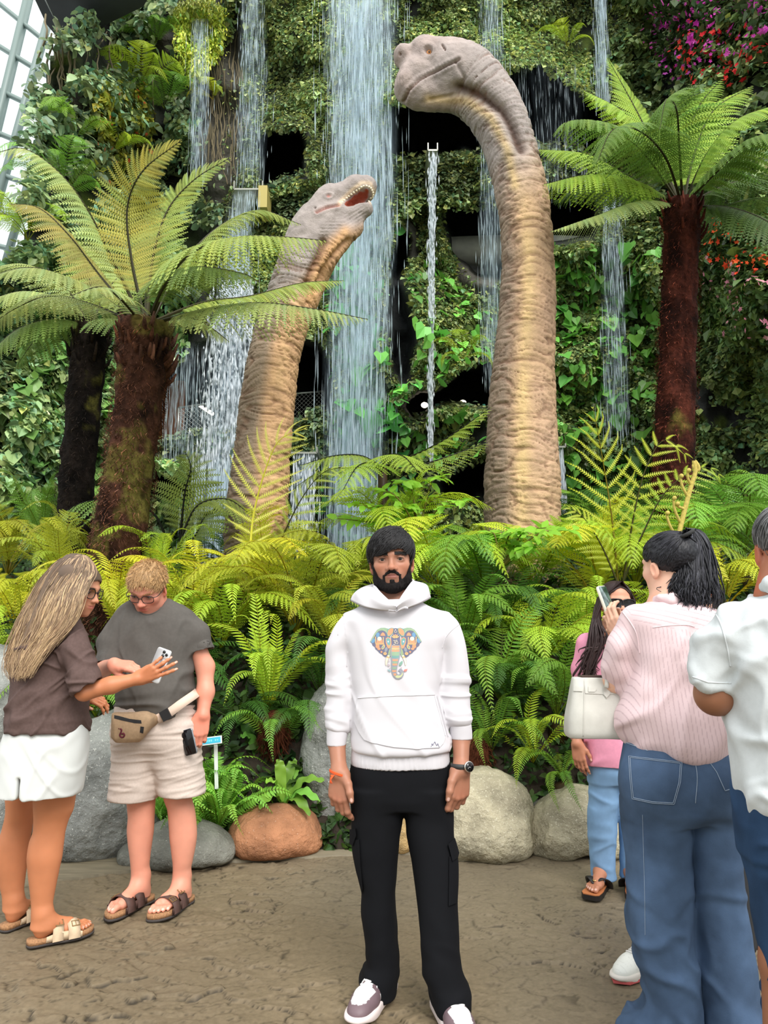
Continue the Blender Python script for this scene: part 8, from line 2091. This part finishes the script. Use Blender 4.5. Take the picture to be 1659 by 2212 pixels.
def build_handbag(Y):
 lea=pmat('pale_leather',srgb(198,196,188),.5,var=(30,.05),bump=[(220,.2,.001)])
 c=P(1300,1530,Y);bag=thing('handbag','pale grey leather handbag hanging on the ponytail woman\'s arm','bag',P(1300,1595,Y))
 s=SDF();R=rotm((0,0,1),-.25)
 s.loft(rowsL(Y,[(1462,1236,1388,.035),(1500,1230,1392,.055),(1560,1222,1398,.075),(1580,1222,1398,.078),(1593,1226,1396,.07)]),.02,4.0)
 bo,V,Q=cloth(s,'bag_body',.005,lea,bag,lambda V,N_:.004*fbm(V,9,2,4.))
 sf=Surf(V,Q)
 for nm,pl,of in(('flap',[(1262,1466),(1388,1466),(1388,1500),(1316,1500),(1310,1510),(1302,1500),(1264,1498)],.003),('belt_end',[(1240,1482),(1258,1483),(1258,1494),(1240,1493)],.004),('belt_tongue',[(1270,1484),(1284,1485),(1288,1490),(1284,1495),(1270,1495)],.006),('handle_tab',[(1303,1484),(1317,1484),(1317,1500),(1310,1508),(1303,1500)],.006)):
  mb=MB();sf.patch(mb,pl,of,(1,1,1),4.,.004)
  if mb.V:mb.build(nm,lea,bag)
 st=MB();sf.line(st,[(1262,1470),(1260,1590)],.0018,.001,(1,1,1));st.build('seam',lea,bag)
 mesh('handle',*tube(catmull([P(1310,1486,Y-.07),P(1318,1430,Y-.05),P(1345,1408,Y-.02),P(1372,1430,Y-.04),P(1376,1486,Y-.07)],30),.008,8),lea,bag)
 dk=pmat('bag_lining',srgb(70,52,48),.7);mesh('lining',*box(P(1300,1461,Y),(.16,.05,.006)),dk,bag,smooth=False)
def build_grey_man():
 Y=2.15;M=MATS;sc=1.03
 fwd=nrm(A(.35,.92,-.05));R=basis(fwd,A(.03,0,1));o=P(1702,1183,Y)
 base=G(1690,2330);base[1]=Y;base[2]=0
 m=thing('person','grey-haired man in a white short-sleeved shirt and dark jeans, cut by the right edge','person',base)
 b=SDF();b.sub(head_sdf(0,1.0),o,R,sc,.0);nk=lambda x,f,u:o+R@(A(x,f,u)*sc)
 b.cap(nk(0,-.02,-.06),P(1712,1290,Y),.060,.064,.03);b.cap(P(1712,1310,Y),P(1715,1650,Y),.10,.12,.05)
 b.chain([P(1580,1340,Y),P(1548,1440,Y+.03),P(1546,1500,Y+.05)],[.036,.046,.050],.03);b.chain([P(1546,1500,Y+.05),P(1600,1512,Y+.12),P(1668,1500,Y+.22)],[.049,.044,.034],.04)
 Hand(b,P(1672,1500,Y+.23),A(.8,.4,.1),A(0,0,-1),1,1.0,((.5,.8,.4),)*4)
 b.chain([P(1850,1340,Y),P(1880,1480,Y+.05),P(1760,1510,Y+.25)],[.055,.05,.03],.03);Hand(b,P(1755,1510,Y+.26),A(-.9,.2,.1),A(0,.3,-1),-1,1.0,((.5,.8,.4),)*4)
 for x in(1668,1770):
  b.chain([P(x+6,1760,Y),P(x+16,2080,Y),P(x+22,2510,Y)],[.06,.045,.035],.03)
 col=skin_col(srgb(146,98,72),[(o,R,sc,head_col(srgb(176,112,86),srgb(140,84,76),cheek=(1.15,.84,.78)))])
 V,Q=b.polygonise(.004);V=.7*V+.3*lap(V,Q);mesh('body',V,[Q],M['skin'],m,col=col(V));add_eyes(m,o,R,sc)
 hc=A(*srgb(120,120,122));hb=SDF();hb.ell((0,-.014,.036),(.082,.104,.080),.02)
 hb.fn(lambda p:np.where(p[:,1]>.02,.035-p[:,2],np.where(p[:,1]>-.025,-.012-p[:,2],-.085-p[:,2])),.006,'i');hb.sub(head_sdf(),(0,0,0),np.eye(3),.985,0,'s')
 V,Q=hb.polygonise(.004);V=.5*V+.5*lap(V,Q);st=vnoise(V,120,1.);V=V+vnormals(V,Q)*(.0018*st)[:,None];cap=mesh('hair',V@R.T*sc+o,[Q],M['hair'],m,col=hc*.6*(1+.4*st)[:,None])
 ps,rs,cs=strands(520,lambda x:.04,A(0,-.06,.10),.0,rad=(.083,.105,.081),cen=(0,-.014,.036),seed=3,r0=(.0010,.0018),side=-.005,nape=-.07,c0=(.35,1.7));mb=MB();locks(mb,[[nk(*q)for q in p_]for p_ in ps],rs,hc*cs[:,None]);mb.build('hair_strands',M['hair'],cap)
 wh=pmat('white_linen',srgb(204,209,211),.8,var=(60,.03),bump=[(420,.25,.001),(20,.25,.006)],spec=.2)
 t=SDF();t.loft(rowsL(Y,[(1268,1660,1770,.07),(1284,1622,1805,.095),(1312,1568,1862,.12),(1350,1560,1872,.14),(1430,1574,1860,.155),(1500,1584,1850,.165),(1560,1586,1850,.17),(1640,1588,1850,.175),(1700,1591,1850,.175),(1742,1596,1848,.17),(1775,1640,1820,.165),(1786,1670,1790,.15)]),.03,2.4)
 t.sub(sleeve([P(1588,1330,Y),P(1556,1390,Y+.02),P(1541,1446,Y+.04),P(1543,1510,Y+.05)],[.050,.058,.056,.056],(P(1540,1481,Y+.05),A(.03,.1,-1)),.03,(P(1541,1466,Y+.05),P(1545,1520,Y+.05),.050,.050)),(0,0,0),I3,1.,.04)
 t.chain([P(1840,1335,Y),P(1872,1440,Y+.05)],[.06,.06],.04)
 t.cap(nk(0,-.02,-.05),P(1712,1282,Y),.064,.068,.008,'s')
 so,SV,SQ=cloth(t,'shirt',.0055,wh,m,lambda V,N_:folds(V@rotm((0,1,0),.8).T,(9,6,4),3.,.15,.6)*.011+folds(V,(7,6,3),13.,.17,.6)*.009+folds(V@rotm((0,1,0),-.5).T,(16,9,7),23.,.2,.6)*.005+.008*fbm(V,5,3,7.))
 sf=Surf(SV,SQ);sm=MB();sf.line(sm,catmull(np.array([(1537,1312),(1556,1345),(1570,1395),(1578,1440)],float),20),.002,.0004,(1,1,1));sf.line(sm,[(1496,1462),(1530,1474),(1580,1476)],.0018,.0004,(1,1,1));sm.build('armhole_seam',wh,so)
 co=SDF();co.chain([P(1652,1268,Y-.02),P(1668,1262,Y-.07),P(1712,1258,Y-.09),P(1758,1262,Y-.06)],[.016,.022,.024,.02],.02);cloth(co,'collar',.005,wh,so)
 dn=pmat('dark_denim',srgb(38,62,92),.85,var=(9,.25),bump=[(500,.4,.0012)],spec=.2);s=SDF()
 s.loft(rowsL(Y,[(1700,1596,1840,.15),(1760,1600,1842,.16),(1850,1612,1836,.16)]),.04,2.4);s.loft(rowsL(Y,[(1780,1606,1732,.13),(1850,1614,1730,.12),(1943,1632,1728,.10),(2040,1644,1730,.09),(2140,1655,1732,.085),(2250,1662,1734,.085),(2330,1664,1736,.085),(2535,1668,1742,.09)]),.02);s.loft(rowsL(Y,[(1780,1722,1842,.13),(2040,1738,1826,.09),(2330,1742,1820,.085),(2535,1748,1824,.09)]),.02)
 cloth(s,'jeans',.006,dn,m,lambda V,N_:folds(V,(6,6,11),3.,.28,.6)*.006+.004*fbm(V,7,2,4.))
 sh=A(*srgb(60,60,64))
 for x in(1690,1790):
  c=P(x+20,2540,Y);c[2]=.002;sneaker(m,c-A(0,.05,0),basis(A(.3,1,0),A(0,0,1)),1.0,lambda q:sh*np.ones((len(q),1)),srgb(200,200,200),name='shoe')
 return m
def build_hidden_woman():
 """the visitor behind the ponytail woman: only a pink sleeve, skirt edge and one white sneaker show"""
 Y=3.27;M=MATS;sc=.98
 fwd=nrm(A(-.75,-.65,0));R=basis(fwd,A(0,0,1));o=P(1500,1262,Y+.02)
 base=G(1480,2070);base[1]=Y;base[2]=0
 w=thing('person','visitor in pink top and black pleated skirt, mostly hidden behind the ponytail woman','person',base)
 b=SDF();b.sub(head_sdf(1,.93),o,R,sc,.0);nk=lambda x,f,u:o+R@(A(x,f,u)*sc)
 b.cap(nk(0,-.02,-.06),P(1502,1345,Y),.048,.052,.03);b.cap(P(1502,1350,Y),P(1510,1620,Y),.08,.10,.05)
 wr=P(1560,1612,Y-.04);b.chain([P(1556,1395,Y),P(1574,1510,Y+.02),wr],[.04,.034,.024],.03);Hand(b,wr,A(-.2,-.1,-1),A(.6,-.7,0),1,.92,((.5,.7,.4),)*4)
 wl=P(1440,1600,Y-.04);b.chain([P(1452,1395,Y),P(1436,1510,Y+.02),wl],[.04,.034,.024],.03);Hand(b,wl,A(0,-.1,-1),A(-.6,-.7,0),-1,.92,((.5,.7,.4),)*4)
 fo=G(1362,2122);toe=G(1335,2118);Rs=basis(nrm(A(-.80,-.60,0)),A(0,0,1));heel=G(1332,2122)-Rs[:,1]*.268;heel[2]=.002
 b.chain([P(1490,1650,Y),P(1440,1850,Y),heel+A(0,0,.09)+Rs[:,1]*.02],[.08,.055,.036],.03)
 h2=P(1540,2070,Y+.12);h2[2]=.002;b.chain([P(1525,1650,Y),P(1545,1850,Y+.08),h2+A(0,0,.09)],[.08,.055,.036],.03)
 V,Q=b.polygonise(.005);V=.7*V+.3*lap(V,Q);mesh('body',V,[Q],M['skin'],w,col=skin_col(srgb(196,140,112),[(o,R,sc,head_col(srgb(204,150,122),srgb(180,96,90)))])(V));add_eyes(w,o,R,sc)
 hb=SDF();hb.ell((0,-.016,.034),(.083,.106,.082),.02);hb.ell((0,-.06,-.06),(.07,.05,.09),.04);hb.fn(lambda p:np.where(p[:,1]>.02,.06-p[:,2],-1),.006,'i');V,Q=hb.polygonise(.005);mesh('hair',V@R.T*sc+o,[Q],M['hair'],w,col=A(.03,.022,.018))
 pk=pmat('dusty_pink_knit',srgb(226,158,160),.9,bump=[(200,.3,.002)]);t=SDF()
 t.loft(rowsL(Y,[(1350,1462,1544,.06),(1362,1446,1562,.09),(1400,1440,1568,.11),(1480,1450,1560,.12),(1560,1448,1562,.125),(1612,1446,1566,.125)]),.03);t.chain([P(1556,1395,Y),P(1574,1510,Y+.02),P(1566,1590,Y-.03)],[.055,.05,.046],.03);t.chain([P(1452,1395,Y),P(1436,1510,Y+.02),P(1440,1575,Y-.03)],[.055,.05,.04],.03)
 cloth(t,'top',.006,pk,w,lambda V,N_:.005*fbm(V,7,2,4.))
 bk=pmat('black_pleats',srgb(24,24,27),.6);k=SDF();k.loft(rowsL(Y,[(1600,1450,1562,.12),(1700,1438,1586,.15),(1800,1420,1600,.18),(1900,1402,1618,.21),(2008,1388,1636,.24)]),.03)
 cc=P(1505,1800,Y);k.cap(A(cc[0],cc[1],.0),A(cc[0],cc[1],.4),.17,.12,.01,'s')
 cloth(k,'pleated_skirt',.006,bk,w,lambda V,N_:.012*np.abs(np.mod(np.arctan2(V[:,0]-cc[0],V[:,1]-cc[1])*9,2)-1)*sstep(P(0,1640,Y)[2],P(0,1800,Y)[2],V[:,2]))
 wt=A(*srgb(236,238,232))
 for hl,Rr in((heel,Rs),(h2-A(0,.05,0),basis(A(-.3,-1,0),A(0,0,1)))):
  sn=sneaker(w,hl,Rr,1.0,lambda q:wt*np.ones((len(q),1))*np.where((np.mod(q[:,1]*60,1)<.12)&(q[:,2]>.04),.86,1.)[:,None],srgb(226,220,212),laces=6)
  out=np.array([(-.036,-.01),(0,-.036),(.036,-.01),(.038,.06),(.047,.14),(.053,.19),(.046,.245),(.0,.284),(-.046,.24),(-.052,.18),(-.044,.12),(-.038,.05)]);n=len(out);kk=np.arange(n)
  V=np.vstack([[hl+Rr@A(x*1.03,.12+(f-.12)*1.02,u)for x,f in out]for u in(-.001,.009)]);mesh('outsole',V,[np.stack([kk,(kk+1)%n,n+(kk+1)%n,n+kk],1),(n+kk)[None],kk[::-1][None]],pmat_c('coral_rubber',srgb(206,96,96),.7),sn,smooth=False)
 lea=pmat('black_leather',(.012,.012,.013),.4);gold=pmat('bag_metal',srgb(150,150,150),.3,metal=.8)
 bag=thing('shoulder_bag','black shoulder bag hanging between the ponytail woman and the white-shirted man','bag',P(1590,1700,3.0));g=SDF()
 g.loft(rowsL(3.02,[(1612,1552,1604,.04),(1640,1548,1608,.055),(1700,1546,1612,.065),(1745,1550,1612,.06),(1780,1570,1612,.03)]),.02,3.);cloth(g,'bag_body',.006,lea,bag)
 mesh('strap',*tube(catmull([P(1580,1640,2.97),P(1581,1560,2.95),P(1580,1480,3.02),P(1560,1390,3.2)],16),.010,8,flat=.35),lea,bag);mesh('buckle',*box(P(1580,1636,2.96),(.028,.012,.05)),gold,bag,smooth=False)
 return w
def build_people():
 people_mats()
 build_man();build_left_woman();build_fair_man();build_pink_lady();build_ponytail_woman();build_grey_man();build_hidden_woman()
def lights():
 w=bpy.data.worlds.new('overcast_sky');SC.world=w;w.use_nodes=True
 N,L=w.node_tree.nodes,w.node_tree.links
 bg=N['Background']
 tc=N.new('ShaderNodeTexCoord');sx=N.new('ShaderNodeSeparateXYZ');L.new(tc.outputs['Generated'],sx.inputs[0])
 cr=N.new('ShaderNodeValToRGB');L.new(sx.outputs[2],cr.inputs[0])
 e=cr.color_ramp.elements
 e[0].position=0;e[0].color=(.62,.66,.66,1)
 e[1].position=1;e[1].color=(1.0,1.0,1.0,1)
 el=e.new(.35);el.color=(.86,.92,.93,1)
 L.new(cr.outputs[0],bg.inputs[0]);bg.inputs[1].default_value=1.0
 sd=bpy.data.lights.new('daylight','SUN');s=bpy.data.objects.new('daylight',sd);COL.objects.link(s)
 sd.energy=2.1;sd.angle=math.radians(35);sd.color=(1.0,.97,.92)
 d=Vector((-.3,.8,-.85));s.rotation_euler=d.to_track_quat('-Z','Y').to_euler()
 s.location=(2,-3,12)
 SC.view_settings.view_transform='Standard';SC.view_settings.look='None'
 SC.view_settings.gamma=1;SC.view_settings.use_curve_mapping=False
 SC.view_settings.exposure=EXPOSURE
 c=SC.cycles
 c.use_denoising=True
 try:
  c.denoiser='OPENIMAGEDENOISE';c.denoising_input_passes='RGB_ALBEDO_NORMAL'
 except Exception:pass
 c.max_bounces=5;c.diffuse_bounces=3;c.glossy_bounces=2;c.transmission_bounces=3;c.transparent_max_bounces=16
 c.use_adaptive_sampling=True;c.adaptive_threshold=.04
 c.caustics_reflective=False;c.caustics_refractive=False
EXPOSURE=.7
build_setting()
build_water()
build_plants()
build_rocks()
build_dinos()
build_people()
camera();lights()
